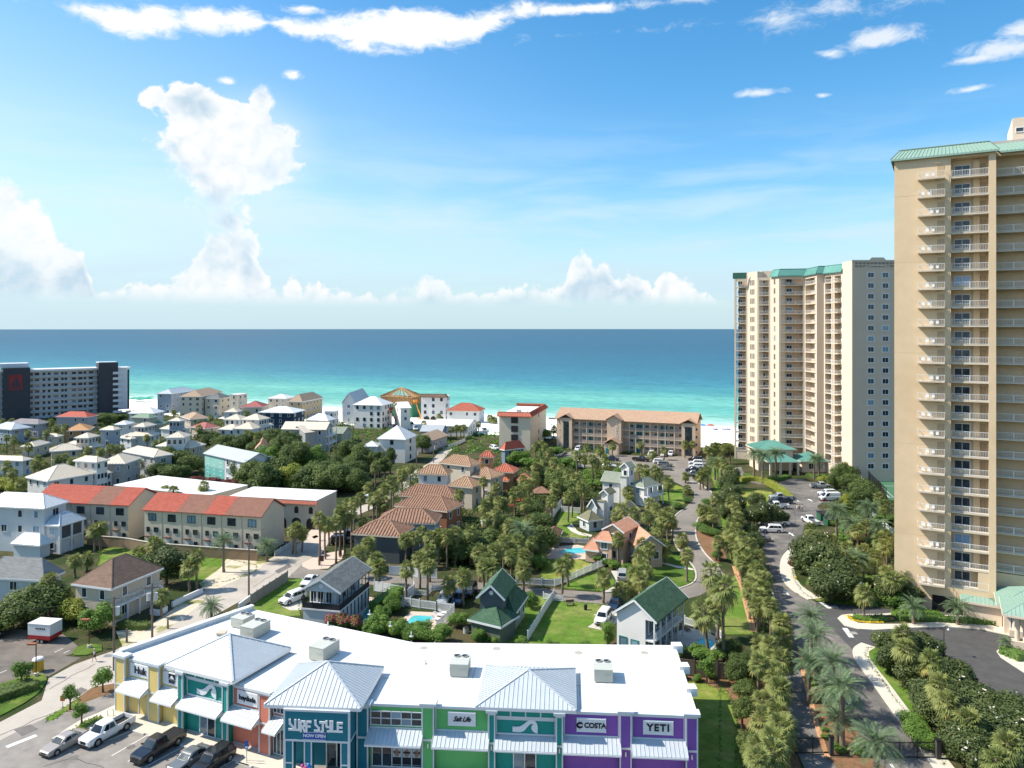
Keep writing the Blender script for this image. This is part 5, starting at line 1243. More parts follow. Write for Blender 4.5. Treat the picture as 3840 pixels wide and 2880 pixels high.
# ------------------------------------------------------------------ houses
WALLS = dict(white=(.74, .72, .68), pale=(.62, .635, .63), grey=(.42, .41, .39), bluegrey=(.30, .36, .42), cream=(.66, .57, .44), beige=(.55, .47, .37), tan=(.50, .36, .21), ochre=(.46, .27, .12),
             navy=(.025, .05, .085), mint=(.28, .55, .48), sage=(.38, .40, .31), dark=(.10, .115, .12), aqua=(.14, .45, .40), pink=(.58, .40, .29), slate=(.16, .22, .28), moss=(.13, .155, .115), ice=(.53, .57, .57), lav=(.40, .38, .40), rust=(.30, .13, .07), sand=(.60, .52, .40))
def wmat(k): return mat('wall_' + k, WALLS[k], .85, .07, .3, .1, 5)
ROOFS = {}
def rmat(k):
    if k in ROOFS: return ROOFS[k]
    sh = dict(red=((.32, .075, .052), (.41, .12, .085)), redbrown=((.20, .10, .075), (.27, .14, .10)), grey=((.20, .20, .20), (.30, .30, .29)), brown=((.15, .10, .075), (.24, .165, .12)), green=((.035, .085, .05), (.085, .15, .095)), dkgreen=((.035, .06, .045), (.08, .11, .085)),
              pinksh=((.46, .22, .14), (.60, .32, .21)), olive=((.14, .14, .09), (.22, .215, .14)), sagesh=((.20, .225, .18), (.28, .30, .24)), tansh=((.33, .24, .17), (.42, .31, .22)), dkgrey=((.10, .11, .11), (.20, .215, .21)), lavsh=((.22, .20, .21), (.30, .27, .27)))
    me = dict(whitem=(.76, .76, .74), creamm=(.68, .59, .46), bluem=(.50, .55, .58), orangem=(.60, .33, .15), pinkm=(.42, .14, .12), greenm=(.22, .30, .20), tealm=(.06, .25, .19), redm=(.45, .10, .06), greym=(.42, .44, .45))
    if k in sh: m = shingle('roof_' + k, *sh[k])
    elif k in me: m = mat('roof_' + k, me[k], .5, .05, .3, metal=.1)
    ROOFS[k] = m; return m
def tile_material(name, col, col2):
    m = bpy.data.materials.new(name); m.use_nodes = True; t = NT(m.node_tree); b = t.n['Principled BSDF']; b.inputs['Roughness'].default_value = .85
    v = t.node('ShaderNodeNewGeometry').outputs['Position']
    t.l.new(t.mix(t.map(t.noise(v, 2.2, 4, .7), .3, .7), (*col, 1), (*col2, 1)), b.inputs['Base Color']); return m
ROOFS['tile'] = tile_material('barrel_tile', (.235, .12, .075), (.36, .215, .14)); ROOFS['tiler'] = tile_material('red_barrel_tile', (.42, .105, .06), (.55, .19, .12)); ROOFS['tilet'] = tile_material('tan_barrel_tile', (.34, .20, .12), (.46, .30, .19))
HOUSE_N = [0]
def hip_roof(parent, x0, x1, y0, y1, ze, rise, rk, name='roof'):
    """hip roof; tiles and seams are real ribs running down the slope"""
    rib = {'tile': .62, 'tiler': .62, 'tilet': .62}.get(rk, .9 if rk.endswith('m') else 0)
    o = ribbed_hip(parent, x0, x1, y0, y1, ze, rise, rmat(rk) if rk not in ROOFS else ROOFS[rk], 0, name, M_WHITE if rk not in ('tile', 'tiler', 'tilet') else M_CREAM)
    if rib:
        mb = MB(); w, d = x1 - x0, y1 - y0; r = min(w, d)/2; big = rk.startswith('tile')
        A, B = (Vector((x0 + r, (y0+y1)/2, ze + rise)), Vector((x1 - r, (y0+y1)/2, ze + rise))) if w >= d else (Vector(((x0+x1)/2, y0 + r, ze + rise)), Vector(((x0+x1)/2, y1 - r, ze + rise)))
        c = [Vector((x0, y0, ze)), Vector((x1, y0, ze)), Vector((x1, y1, ze)), Vector((x0, y1, ze))]
        F4 = [(c[0], c[1], B, A), (c[1], c[2], B, B), (c[2], c[3], A, B), (c[3], c[0], A, A)] if w >= d else [(c[0], c[1], A, A), (c[1], c[2], B, A), (c[2], c[3], B, B), (c[3], c[0], A, B)]
        for p, q, t_, u in F4:
            L = (q - p).length; n = max(2, int(L / rib)); e = (q - p) / L; s0 = (u - p).dot(e)/L; s1 = (t_ - p).dot(e)/L; up = (u - p) - e*((u - p).dot(e))
            for k in range(1, n):
                s = k/n; h = min(1.0, s/s0 if s0 > 1e-6 else 1, (1 - s)/(1 - s1) if s1 < 1 - 1e-6 else 1)
                if big: mb.tube([p + e*L*s + Vector((0, 0, .02)), p + e*L*s + up*h + Vector((0, 0, .02))], .15, 6, cap=False)
                else: mb.bar(p + e*L*s + Vector((0, 0, .03)), p + e*L*s + up*h + Vector((0, 0, .03)), .05, .07)
            mb.tube([p, u], .16 if big else .08, 6, cap=False)
        if (A - B).length > .1: mb.tube([A, B], .18 if big else .09, 6)
        tag(mb.build('tile_courses' if big else 'roof_seam', o.data.materials[0], o), kind='stuff' if big else None)
    return o
def gable(parent, x0, x1, y0, y1, ze, rise, rk, axis, wm, ov):
    o = gable_roof(parent, x0, x1, y0, y1, ze, rise, rmat(rk) if rk not in ROOFS else ROOFS[rk], axis)
    if axis == 'x':
        ym = (y0+y1)/2; pr = [(y0 + ov, ze - .15), (y1 - ov, ze - .15), (ym, ze + rise - .32)]
        for x in (x0 + ov, x1 - ov - .2): MB().extrude([(x, a, b) for a, b in pr], (.2, 0, 0)).build('gable_wall', wm, parent)
        ends = [((x, y0), (x, ym), (x, y1)) for x in (x0 - .02, x1 + .02)]
    else:
        xm_ = (x0+x1)/2; pr = [(x0 + ov, ze - .15), (x1 - ov, ze - .15), (xm_, ze + rise - .32)]
        for y in (y0 + ov, y1 - ov - .2): MB().extrude([(a, y, b) for a, b in pr], (0, .2, 0)).build('gable_wall', wm, parent)
        ends = [((x0, y), (xm_, y), (x1, y)) for y in (y0 - .02, y1 + .02)]
    for a, b, c_ in ends:
        f = MB(); f.bar((*a, ze - .1), (*b, ze + rise - .1), .07, .26); f.bar((*b, ze + rise - .1), (*c_, ze - .1), .07, .26); f.build('barge_board', M_WHITE, o)
    return o
def corner_frame(c, B, A, C, z, lim=(2.5, 60)):
    b, a, d = GP(c, *B, z), (GP(c, *A, z) if len(A) == 2 else GP(*A, z)), (GP(c, *C, z) if len(C) == 2 else GP(*C, z))
    u = (a - b); v = (d - b); u.z = v.z = 0
    lu, lv = u.length, v.length
    if lu >= lv: yh = u.normalized(); xh = Vector((yh.y, -yh.x, 0))
    else: xh = v.normalized(); yh = Vector((-xh.y, xh.x, 0))
    if lu >= lv and xh.dot(v) < 0: pass
    D = max(lim[0], min(lim[1], u.dot(yh))); W = max(lim[0], min(lim[1], abs(v.dot(xh))))
    return b, xh, yh, W, D
def house(label, c, B, A, C, z, wall='white', roof='creamm', kind='hip', rise=None, ov=.45, name='house', root=None, wins=True, base=0.0, frame=None, W=None, D=None, group=None, glass=None, part='wall', cols=None, cat='house', seed=None):
    b, xh, yh, w, d = corner_frame(c, B, A, C, z)
    w = W or w; d = D or d
    ang = atan2(xh.y, xh.x)
    HOUSE_N[0] += 1; rr = random.Random(HOUSE_N[0] if seed is None else seed)
    g = Vector((b.x, b.y, 0))
    if root is None: root = thing(name, label, cat, g, ang, group); tr = (Vector((0, 0, 0)), 0.0)
    dl = g - root.location; ra = root.rotation_euler.z; lx_ = dl.x*cos(-ra) - dl.y*sin(-ra); ly_ = dl.x*sin(-ra) + dl.y*cos(-ra)
    if abs(lx_) + abs(ly_) > 1e-6 or abs(ang - ra) > 1e-6: holder = link('wing', None, root, (lx_, ly_, 0), ang - ra)
    else: holder = root
    wm = wmat(wall); rise = rise if rise is not None else .25 * min(w, d)
    x0, x1, y0, y1 = ov, w - ov, ov, d - ov
    box(part, wm, holder, x0, x1, y0, y1, base, z - (.16 if kind != 'flat' else 0))
    if kind == 'hip': hip_roof(holder, 0, w, 0, d, z, rise, roof)
    elif kind in ('gx', 'gy'): gable(holder, 0, w, 0, d, z, rise, roof, kind[1], wm, ov)
    elif kind == 'flat':
        box('flat_roof', M_ROOFW if roof == 'whitem' else rmat(roof), holder, x0 - .1, x1 + .1, y0 - .1, y1 + .1, z, z + .15)
    if wins:
        st = max(1, int(round((z - base) / 3.0)))
        sh = (z - base) / st
        for face in ('R', 'L'):
            L = (x1 - x0) if face == 'R' else (y1 - y0)
            n = cols if cols else max(1, int(L / 3.4))
            if L < 2: continue
            for k in range(st):
                for j in range(n):
                    if rr.random() < .14: continue
                    ww = rr.choice([.9, .9, 1.2, 1.5]) if not cols else 1.0; hh = 1.35
                    if ww > L / n * .7: ww = .9
                    if L < 1.6: continue
                    pos = (L * (j + .5) / n) + ov; zz = base + sh*k + sh*.55
                    if face == 'R': window_part(holder, pos, y0 - .01, zz, ww, hh, 0, frame, glass, split=ww > 1)
                    else: window_part(holder, x0 - .01, pos, zz, ww, hh, -pi/2, frame, glass, split=ww > 1)
    return root, holder, w, d
def wallof(h): return [c_ for c_ in h.children if c_.name.split('.')[0] == 'wall'][0]
def hs(label, c, B, A, C, z, *a, **k): return house(label, c, B, A, C, z, *a, **k)
def porch(holder, x0, x1, y0, y1, z, post_h, n, m=None, rail=True, face='R', postm=None):
    """deck slab on posts with a white railing"""
    m = m or M_WHITE; MB().box(x0, x1, y0, y1, z - .22, z).build('deck', m, holder)
    for k in range(n + 1):
        if face == 'R': x = x0 + (x1 - x0 - .2)*k/n; MB().box(x, x + .2, y0, y0 + .2, 0, z + post_h).build('post', postm or m, holder)
        else: y = y0 + (y1 - y0 - .2)*k/n; MB().box(x0, x0 + .2, y, y + .2, 0, z + post_h).build('post', postm or m, holder)
    if rail:
        if face == 'R': r = railing_mesh(x1 - x0, 1.0, .25).build('railing', m, holder, (x0, y0 + .1, z))
        else: r = railing_mesh(y1 - y0, 1.0, .25).build('railing', m, holder, (x0 + .1, y1, z), -pi/2)

# left foreground
r, h, w, d = hs('large pale blue three storey house with white metal roof', 'E', (385,362), (-200,335), (600,297), 9.3, 'pale', 'whitem', cols=None, rise=2.2)
_, h2, w2, d2 = house(None, 'E', (515,512), (380,492), (745,442), 5.9, 'pale', 'bluem', root=r, rise=1.9)
for q in (0.3, w2/2 - .3, w2 - .9): MB().box(q, q + .45, .2, .65, 0, 5.7).build('porch_post', M_WHITE, h2)
MB().box(.3, w2 - .4, .15, .4, 2.75, 3.05).build('porch_beam', M_WHITE, h2); MB().box(.8, w2 - .8, .38, .46, 3.1, 5.6).build('porch_screen_or_shade', mat('porch_shade', (.10, .10, .10), .8, .1), h2)  # dark panel on the wall paints in the shade under the porch
house(None, 'E', (345,682), (85,662), (455,642), 2.8, 'pale', 'whitem', root=r, rise=1.9, wins=False, part='garage_wall')
hs('light grey shingled house with wide balcony beside a dark oak', 'E', (380,982), (-180,952), (572,902), 5.8, 'ice', 'grey', rise=2.8)
r, h, w, d = hs('beige house with brown shingle roof and long white balcony', 'E', (965,1056), (580,1022), (1415,872), 5.8, 'beige', 'brown', rise=3.2, wins=True)
porch(h, .5, w - .2, -.1, 1.2, 2.8, 0, 4)
# red townhouses: one roof piece for each dwelling
def townhouse(label, c, B, A, C, z, cuts, rise, n):
    r, h, w, d = house(label, c, B, A, C, z, 'sand', 'red', 'none', name='townhouse_row', wins=False, ov=.4, cat='townhouse')
    xm_ = w/2
    for i in range(len(cuts) - 1):
        ya, yb = cuts[i]*d, cuts[i+1]*d
        gable_roof(h, 0, w, ya, yb - .02, z, rise, rmat('red' if i % 2 else 'redbrown') if r['label'].startswith('red and') else rmat('redbrown' if i % 2 else 'red'), 'y')
    pr = [(.4, z - .15), (w - .4, z - .15), (xm_, z + rise - .3)]
    for y in (.4, d - .6): MB().extrude([(a, y, b) for a, b in pr], (0, .2, 0)).build('gable_wall', wmat('sand'), h)
    for j in range(n):
        y = (j + .5)*d/n
        window_part(h, .38, y, z - 1.5, 1.7, 1.4, -pi/2, M_DARK, split=True, fw=.07)
        for dy, ww in ((-.9, .9), (1.0, .6)):
            window_part(h, .38, y + dy, z - 4.1, ww, .9, -pi/2, M_DARK, split=False, fw=.06)
        window_part(h, .38, y - 1.0, 1.5, .6, .8, -pi/2, M_DARK, split=False, fw=.06)
        MB().box(.0, .42, y + .3, y + 1.6, 2.35, 2.6).build('door_canopy', rmat('redbrown'), h); MB().box(.36, .42, y + .5, y + 1.4, 0, 2.1).build('door', M_WHITE, h)
        if j: MB().box(.35, .42, j*d/n - .06, j*d/n + .06, 0, z - .3).build('party_joint', mat('joint_stain', (.40, .34, .25), .9, .2, 2), h)
    return r
townhouse('red and brown roofed townhouse row along the block wall, nearer the street', 'F', (185,436), ('E',1222,372), (405,338), 8.0, [0, .30, .47, .70, 1.0], 2.7, 6)
townhouse('striped red roofed townhouse row behind the large pale blue house', 'E', (1112,337), (270,297), (1385,237), 8.0, [0, .20, .42, 1.0], 2.7, 5)
hs('long flat white roofed beige block behind the red townhouses', 'E', (1790,262), (960,165), (1980,142), 6.6, 'cream', 'whitem', 'flat', name='flat_roofed_block', cat='building', wins=False)
r, h, w, d = hs('flat roofed beige block with arched ground floor doors and red tile edge', 'F', (667,302), (-120,262), (876,210), 6.6, 'sand', 'whitem', 'flat', name='flat_roofed_block', cat='building', wins=False)
MB().extrude([(.0, 0, 6.55), (-.3, 0, 5.9), (.5, 0, 5.9)], (0, d, 0)).build('tile_edge', ROOFS['tiler'], h)
for j in range(6):
    y = 1.8 + j*3.6
    if y > d - 1: break
    pts = [(.42, y - 1.1, 0), (.42, y - 1.1, 1.6)] + [(.42, y - 1.1*cos(q), 1.6 + 1.0*sin(q)) for q in [pi*k/8 for k in range(1, 8)]] + [(.42, y + 1.1, 1.6), (.42, y + 1.1, 0)]
    MB().extrude(pts, (.06, 0, 0)).build('archway', M_DARK, h)
    pts = [(.42, y - .5, 3.6)] + [(.42, y - .5*cos(q), 4.7 + .5*sin(q)) for q in [pi*k/6 for k in range(0, 7)]] + [(.42, y + .5, 3.6)]
    MB().extrude(pts, (.05, 0, 0)).build('arched_window', M_DARK, h)
# grey gable house with screened porch
r, h, w, d = hs('grey gabled house with screened upper porch and black posts', 'F', (872,1096), (505,1072), (1142,882), 5.8, 'ice', 'dkgrey', 'gx', rise=1.9, wins=False, base=0.0, part='wall')
wallof(h).data = MB().box(.5, w - .4, .5, d - .4, 0, 2.75).mesh('wall', wmat('ice'))
MB().box(2.6, w - .4, 2.0, d - .4, 2.75, 5.6).build('upper_wall', wmat('pale'), h)
MB().box(.3, w - .3, .3, d - .3, 2.75, 2.98).build('deck', M_WHITE, h)
for k in range(9):
    x = .4 + (w - .9)*k/8; MB().box(x, x + .1, .36, .46, 0, 5.65).build('post', M_DARK, h)
for k in range(1, 5):
    y = .4 + (d - .9)*k/4; MB().box(.36, .46, y, y + .1, 2.98, 5.65).build('post', M_DARK, h)
mb = MB(); mb.box(.4, w - .5, .38, .44, 2.98, 3.9); mb.box(.38, .44, .4, d - .5, 2.98, 3.9); mb.build('porch_screen_or_shade', mat('dark_screen', (.03, .03, .033), .8, .1), h)
for y in (3.2, 4.6, 5.8): window_part(h, 2.58, y, 4.2, .9, 1.9, -pi/2)
MB().tube([(.42, d/2, 6.5), (.38, d/2, 6.5)], .35, 14).build('gable_vent', M_WHITE, h)
for x in (5.2, 8.4): window_part(h, x, 1.98, 4.2, 1.2, 1.8)
# dark green house cluster
r, h, w, d = hs('olive grey cottage with dark green gabled roof and lower hips', 'K', (215,206), (-30,182), (312,52), 6.0, 'dark', 'green', 'gx', rise=2.0, wins=False)
MB().tube([(.5, d/2, 6.7), (.4, d/2, 6.7)], .32, 14).build('gable_vent', M_WHITE, h)
house(None, 'K', (302,330), (60,330), (416,168), 3.2, 'sage', 'green', root=r, rise=2.6, cols=3)
house(None, 'K', (182,442), (-110,372), (302,328), 3.0, 'moss', 'green', root=r, rise=2.1, wins=False)
sh = thing('garden_shed', 'small brown storage cabinet standing against the dark green cottage', 'shed', GP('K', 60, 560), .1); box('cabinet', mat('cabinet_brown', (.13, .10, .075), .7, .1), sh, 0, 1.4, 0, .9, 0, 2.0); box('lid', mat('cabinet_lid', (.40, .28, .22), .7, .1), sh, -.05, 1.45, -.05, .95, 2.0, 2.15)
# white house with green roof
r, h, w, d = hs('white house with steep green shingle roof and two storey side gallery', 'K', (1526,406), (1145,312), (1800,187), 5.6, 'white', 'green', 'gx', rise=2.5, wins=False, ov=.5)
wallof(h).data = MB().box(.5, w - .5, 1.9, d - .5, 0, 5.45).mesh('wall', wmat('white'))
MB().box(.5, w - .5, 1.86, 1.9, 0, 5.4).build('gallery_wall', wmat('slate'), h)
MB().box(.5, .7, .5, 1.9, 0, 1.0).build('gallery_end', wmat('white'), h)
porch(h, .5, w - .5, .5, 1.9, 2.7, 2.75, 5)
for x in (2.2, 4.8, 7.5, 10): window_part(h, x, 1.84, 4.1, 1.4, 1.9, 0, M_WHITE); window_part(h, x, 1.84, 1.3, 1.4, 1.9, 0, M_WHITE)
window_part(h, .48, d*.78, 1.7, 1.0, 1.2, -pi/2, mat('teal_frame', (.03, .20, .19), .6, .05), split=False)
dr = MB().box(.44, .5, d*.42, d*.42 + 1.3, 0, 2.3).build('door', MATS['teal_frame'], h); MB().box(.42, .445, d*.42 + .2, d*.42 + 1.1, .3, 2.1).build('door_pane', M_GLASS, dr)
mb = railing_mesh(1.3, 1.0, .18); mb.build('landing_railing', MATS['teal_frame'], h, (.0, d*.42 + 2.3, 0), -pi/2)
# pink house
r, h, w, d = hs('pink stucco house with salmon shingle gables beside a curved pool', 'G', (1150,652), (1008,612), (1262,562), 4.5, 'pink', 'pinksh', 'hip', rise=2.4)
house(None, 'G', (1028,728), (903,696), (1130,640), 2.5, 'pink', 'pinksh', root=r, rise=2.0, wins=False)
house(None, 'G', (1352,692), (1250,602), (1552,642), 4.3, 'pink', 'pinksh', 'gy', root=r, rise=2.1, cols=2, frame=M_WHITE)
house(None, 'G', (1245,572), (1108,512), (1380,505), 6.4, 'pink', 'pinksh', 'gx', root=r, rise=1.4, cols=1)
# white and grey roofed pair
r, h, w, d = hs('pale house with grey shingle roofs, white chimney tower and roof deck', 'G', (1012,362), (918,347), (1110,330), 5.0, 'ice', 'olive', 'gx', rise=2.0)
house(None, 'G', (935,472), (838,428), (1010,430), 2.5, 'ice', 'olive', 'hip', root=r, rise=1.8)
house(None, 'G', (1080,312), (1010,302), (1105,295), 6.3, 'white', 'olive', 'flat', root=r, wins=False)
house(None, 'G', (1110,240), (1030,232), (1178,215), 8.0, 'white', 'olive', 'gx', root=r, rise=1.0, cols=1)
house(None, 'G', (1310,425), (1150,395), (1385,375), 3.6, 'white', 'olive', 'gx', root=r, rise=2.0)
railing_mesh(5.0, 1.0, .3).build('deck_railing', M_WHITE, r, (4.5, .5, 5.8))
r, h, w, d = hs('white house with sage roof, square lookout and white balcony rails', 'G', (1212,142), (1045,122), (1290,100), 5.4, 'white', 'sagesh', 'gy', rise=2.2)
house(None, 'G', (1275,100), (1205,92), (1300,85), 7.2, 'white', 'sagesh', 'flat', root=r, wins=False)
house(None, 'G', (1290,15), (1215,0), (1352,0), 9.6, 'white', 'sagesh', 'gx', root=r, rise=1.3, cols=1)
_, h2, w2, d2 = house(None, 'G', (1420,182), (1285,160), (1560,150), 5.0, 'white', 'sagesh', 'hip', root=r, rise=2.0)
porch(h2, .2, w2, -.9, .4, 2.6, 2.3, 3); railing_mesh(5.5, 1.0, .3).build('deck_railing', M_WHITE, r, (4.0, 1.0, 7.4))

# tile-roofed villas
r, h, w, d = hs('dark walled villa with brown barrel tile roof nearest the paver court', 'F', (1388,606), (960,577), (1606,522), 5.5, 'dark', 'tile', rise=2.0, wins=False, name='villa')
hs('tile roofed villa with blue window trim, second from the paver court', 'F', (1692,492), (1168,482), (1782,412), 5.8, 'bluegrey', 'tile', rise=2.2, name='villa')
hs('terracotta walled villa with tile roof, third from the paver court', 'F', (1792,387), (1330,335), (1872,312), 6.0, 'rust', 'tile', rise=2.2, name='villa')
hs('cream villa with tile roof, fourth from the paver court', 'F', (1855,278), (1368,247), (1965,228), 6.0, 'cream', 'tile', rise=2.2, name='villa')
r, h, w, d = hs('white three storey villa with tan tile roofs on several levels', 'B', (1792,1107), (1523,1097), (1918,1077), 8.3, 'white', 'tilet', rise=2.0, name='villa')
house(None, 'B', (2012,1217), (1793,1197), (2070,1172), 5.8, 'cream', 'tilet', root=r, rise=2.0)
r, h, w, d = hs('tan villa with tile hip roofs behind the white three storey villa', 'B', (1992,1032), (1722,1002), (2065,1002), 8.6, 'cream', 'tilet', rise=2.0, name='villa')
house(None, 'C', (96,1138), (-110,1112), (145,1092), 5.8, 'beige', 'tilet', root=r, rise=2.0)
r, h, w, d = hs('orange stucco villa with red tile roofs and square tower', 'C', (292,1087), (98,1077), (333,1052), 5.5, 'ochre', 'tiler', rise=1.8, name='villa')
house(None, 'C', (247,1162), (123,1147), (292,1132), 3.2, 'ochre', 'tiler', root=r, rise=1.6)
house(None, 'C', (118,955), (-5,952), (163,940), 9.0, 'ochre', 'tiler', root=r, rise=1.5, cols=1)
house(None, 'C', (85,990), (-20,985), (122,975), 7.5, 'ochre', 'tiler', root=r, rise=1.1, cols=1)
# beach front right of centre
r, h, w, d = hs('four storey cream beach house with red tile edge and flat white roof', 'C', (442,602), (158,592), (582,520), 13.0, 'cream', 'whitem', 'flat', cols=1, name='beach_house', frame=M_DARK)
mansard(h, [(w + .2, d + .2), (w + .2, -.3), (-.3, -.3), (-.3, d + .2)][::-1], 12.9, 14.3, 1.2, ROOFS['tiler'])
box('roof_plant', M_ROOFW, h, 3, 9, 3, d - 3, 13.15, 14.0); box('roof_unit', M_UNIT, h, 4, 5.5, 5, 6.5, 14.0, 14.9)
for k in range(3): MB().box(.2, .45, d*.40, d*.40 + 2.6, 3.6 + 3.3*k, 5.9 + 3.3*k).build('balcony_window', M_DARK, h)
hs('slate blue cottage with red and tan hip roof beside the cream beach house', 'C', (392,872), (213,893), (442,852), 5.6, 'slate', 'redm', rise=2.4, cols=2)
hs('tall white beach house with white hip roof and dark windows', 'B', (1230,507), (973,500), (1336,485), 11.0, 'white', 'whitem', rise=3.4, name='beach_house', frame=M_DARK, cols=4)
hs('slim white beach house with gables beside the tall white one', 'B', (1382,532), (1325,505), (1428,505), 10.0, 'white', 'whitem', 'gx', rise=2.2, name='beach_house', cols=1)
hs('grey metal roofed gabled house behind the tall white beach house', 'B', (1000,490), (868,492), (1118,440), 10.0, 'pale', 'greym', 'gx', rise=5.0, name='beach_house')
r, h, w, d = hs('unfinished house with green sheathing and bare timber roof frame', 'B', (1490,438), (1205,428), (1542,425), 11.0, 'aqua', 'tansh', 'none', W=12, wins=False, name='unfinished_house')
wallof(h).data = MB().box(.4, w - .4, .4, d - .4, 0, 7.0).mesh('wall', mat('green_sheathing', (.05, .20, .10), .8, .1, .5))
M_LUM = mat('raw_lumber', (.55, .34, .16), .85, .15, 2)
MB().box(.55, w - .6, .6, d - .6, 7, 10.7).build('board_sheathing', mat('osb_board', (.40, .22, .10), .9, .2, 1.5), h)
for k in range(15):
    x = .4 + (w - .8)*k/14; MB().box(x, x + .12, .4, .52, 7, 11).build('stud', M_LUM, h)
for k in range(15):
    y = .4 + (d - .8)*k/14; MB().box(.4, .52, y, y + .12, 7, 11).build('stud', M_LUM, h)
mb = MB(); mb.box(.4, w - .4, .38, .6, 10.8, 11.1); mb.box(.38, .6, .4, d - .4, 10.8, 11.1); mb.box(.4, w - .4, d - .6, d - .4, 10.8, 11.1); mb.build('top_plate', M_LUM, h)
apx = Vector((w/2, d/2, 15.5))
for k in range(8):
    q = k/7
    for p in (Vector((w*q, 0, 11)), Vector((0, d*q, 11)), Vector((w, d*q, 11)), Vector((w*q, d, 11))): MB().bar(p, apx + (p - apx)*.06, .22, .4).build('rafter', M_LUM, h)
for k in range(4): window_part(h, .38, 2.5 + k*(d - 5)/3, 5.0, 1.2, 1.6, -pi/2, M_LUM)
r, h, w, d = hs('white four storey villa with dark arched windows and dark tile edge', 'B', (1782,435), (1555,432), (1862,420), 12.5, 'white', 'whitem', 'flat', cols=3, name='beach_house', frame=M_DARK)
mansard(h, [(-.4, d*.98), (-.4, -.4), (w*.3, -.4)], 12.5, 13.8, 1.5, rmat('brown'))
for q in (.2, .5, .75): MB().extrude([(.36, d*q + a, b) for a, b in [(-1.3, .1), (-1.3, 1.9), (-.8, 2.7), (0, 3.0), (.8, 2.7), (1.3, 1.9), (1.3, .1)]], (.08, 0, 0)).build('archway', M_DARK, h)
hs('white house with red tile hip roof on the beach', 'B', (2072,558), (1778,552), (2082,528), 6.8, 'white', 'tiler', rise=3.2, name='beach_house', W=12)
hs('low white metal gable roof house among the palms', 'B', (1975,690), (1655,680), (1990,650), 4.5, 'white', 'whitem', 'gy', rise=2.0)
hs('low blue walled house with pale grey roof', 'B', (1745,735), (1558,728), (1795,700), 4.0, 'bluegrey', 'greym', 'gy', rise=2.0)
hs('grey brown gabled house beside the tall white centre house', 'B', (1640,820), (1500,790), (1802,765), 4.2, 'lav', 'tansh', 'gx', rise=2.2)
r, h, w, d = hs('tall white stucco house with bright white metal hip roof', 'B', (1432,802), (1173,797), (1532,762), 8.2, 'white', 'whitem', rise=4.0, cols=1, frame=M_DARK)
house(None, 'B', (1192,862), (1073,857), (1212,840), 6.0, 'white', 'whitem', root=r, rise=1.5, wins=False)
r, h, w, d = hs('grey house with pale metal gables and stacked white balconies', 'B', (742,718), (353,713), (765,690), 8.2, 'grey', 'creamm', 'gy', rise=2.4, W=9)
porch(h, .3, w, -1.2, .4, 2.8, 5.2, 2); railing_mesh(w - .4, 1.0, .25).build('railing', M_WHITE, h, (.3, -1.1, 5.6)); MB().box(.3, w, -1.2, .4, 5.4, 5.6).build('deck', M_WHITE, h)
house(None, 'B', (560,745), (428,720), (600,715), 7.4, 'grey', 'creamm', 'gx', root=r, rise=2.2, wins=False)
hs('low sage roofed gable house beside the grey balcony house', 'B', (885,752), (735,748), (972,712), 4.3, 'sage', 'sagesh', 'gy', rise=1.9)
hs('navy blue house with white trim and white hip roof', 'B', (462,572), (158,566), (522,545), 8.0, 'navy', 'whitem', rise=2.2)
hs('tan stucco beach house with brown hip roof', 'B', (540,475), (378,478), (722,440), 9.5, 'tan', 'tansh', rise=3.4, name='beach_house')
hs('small beige house with white hip roof behind the tan beach house', 'B', (400,448), (233,445), (470,432), 8.5, 'beige', 'whitem', rise=2.0, name='beach_house')
hs('cream house with dark red hip roof beside the navy house', 'B', (195,522), (8,520), (256,500), 7.5, 'cream', 'pinkm', rise=2.5, name='beach_house')
hs('white hip roofed cottage with low eaves behind shrubs', 'B', (760,640), (568,632), (828,622), 5.0, 'white', 'whitem', rise=2.6)
hs('narrow white two storey house with flat white roof', 'B', (815,562), (720,560), (862,548), 7.0, 'white', 'whitem', 'flat', cols=2)
r, h, w, d = hs('white house with windowed lookout room and cream metal roofs', 'B', (165,632), (10,625), (215,612), 9.0, 'white', 'creamm', cols=4)
house(None, 'B', (110,712), (-60,705), (290,668), 6.0, 'pale', 'creamm', root=r)
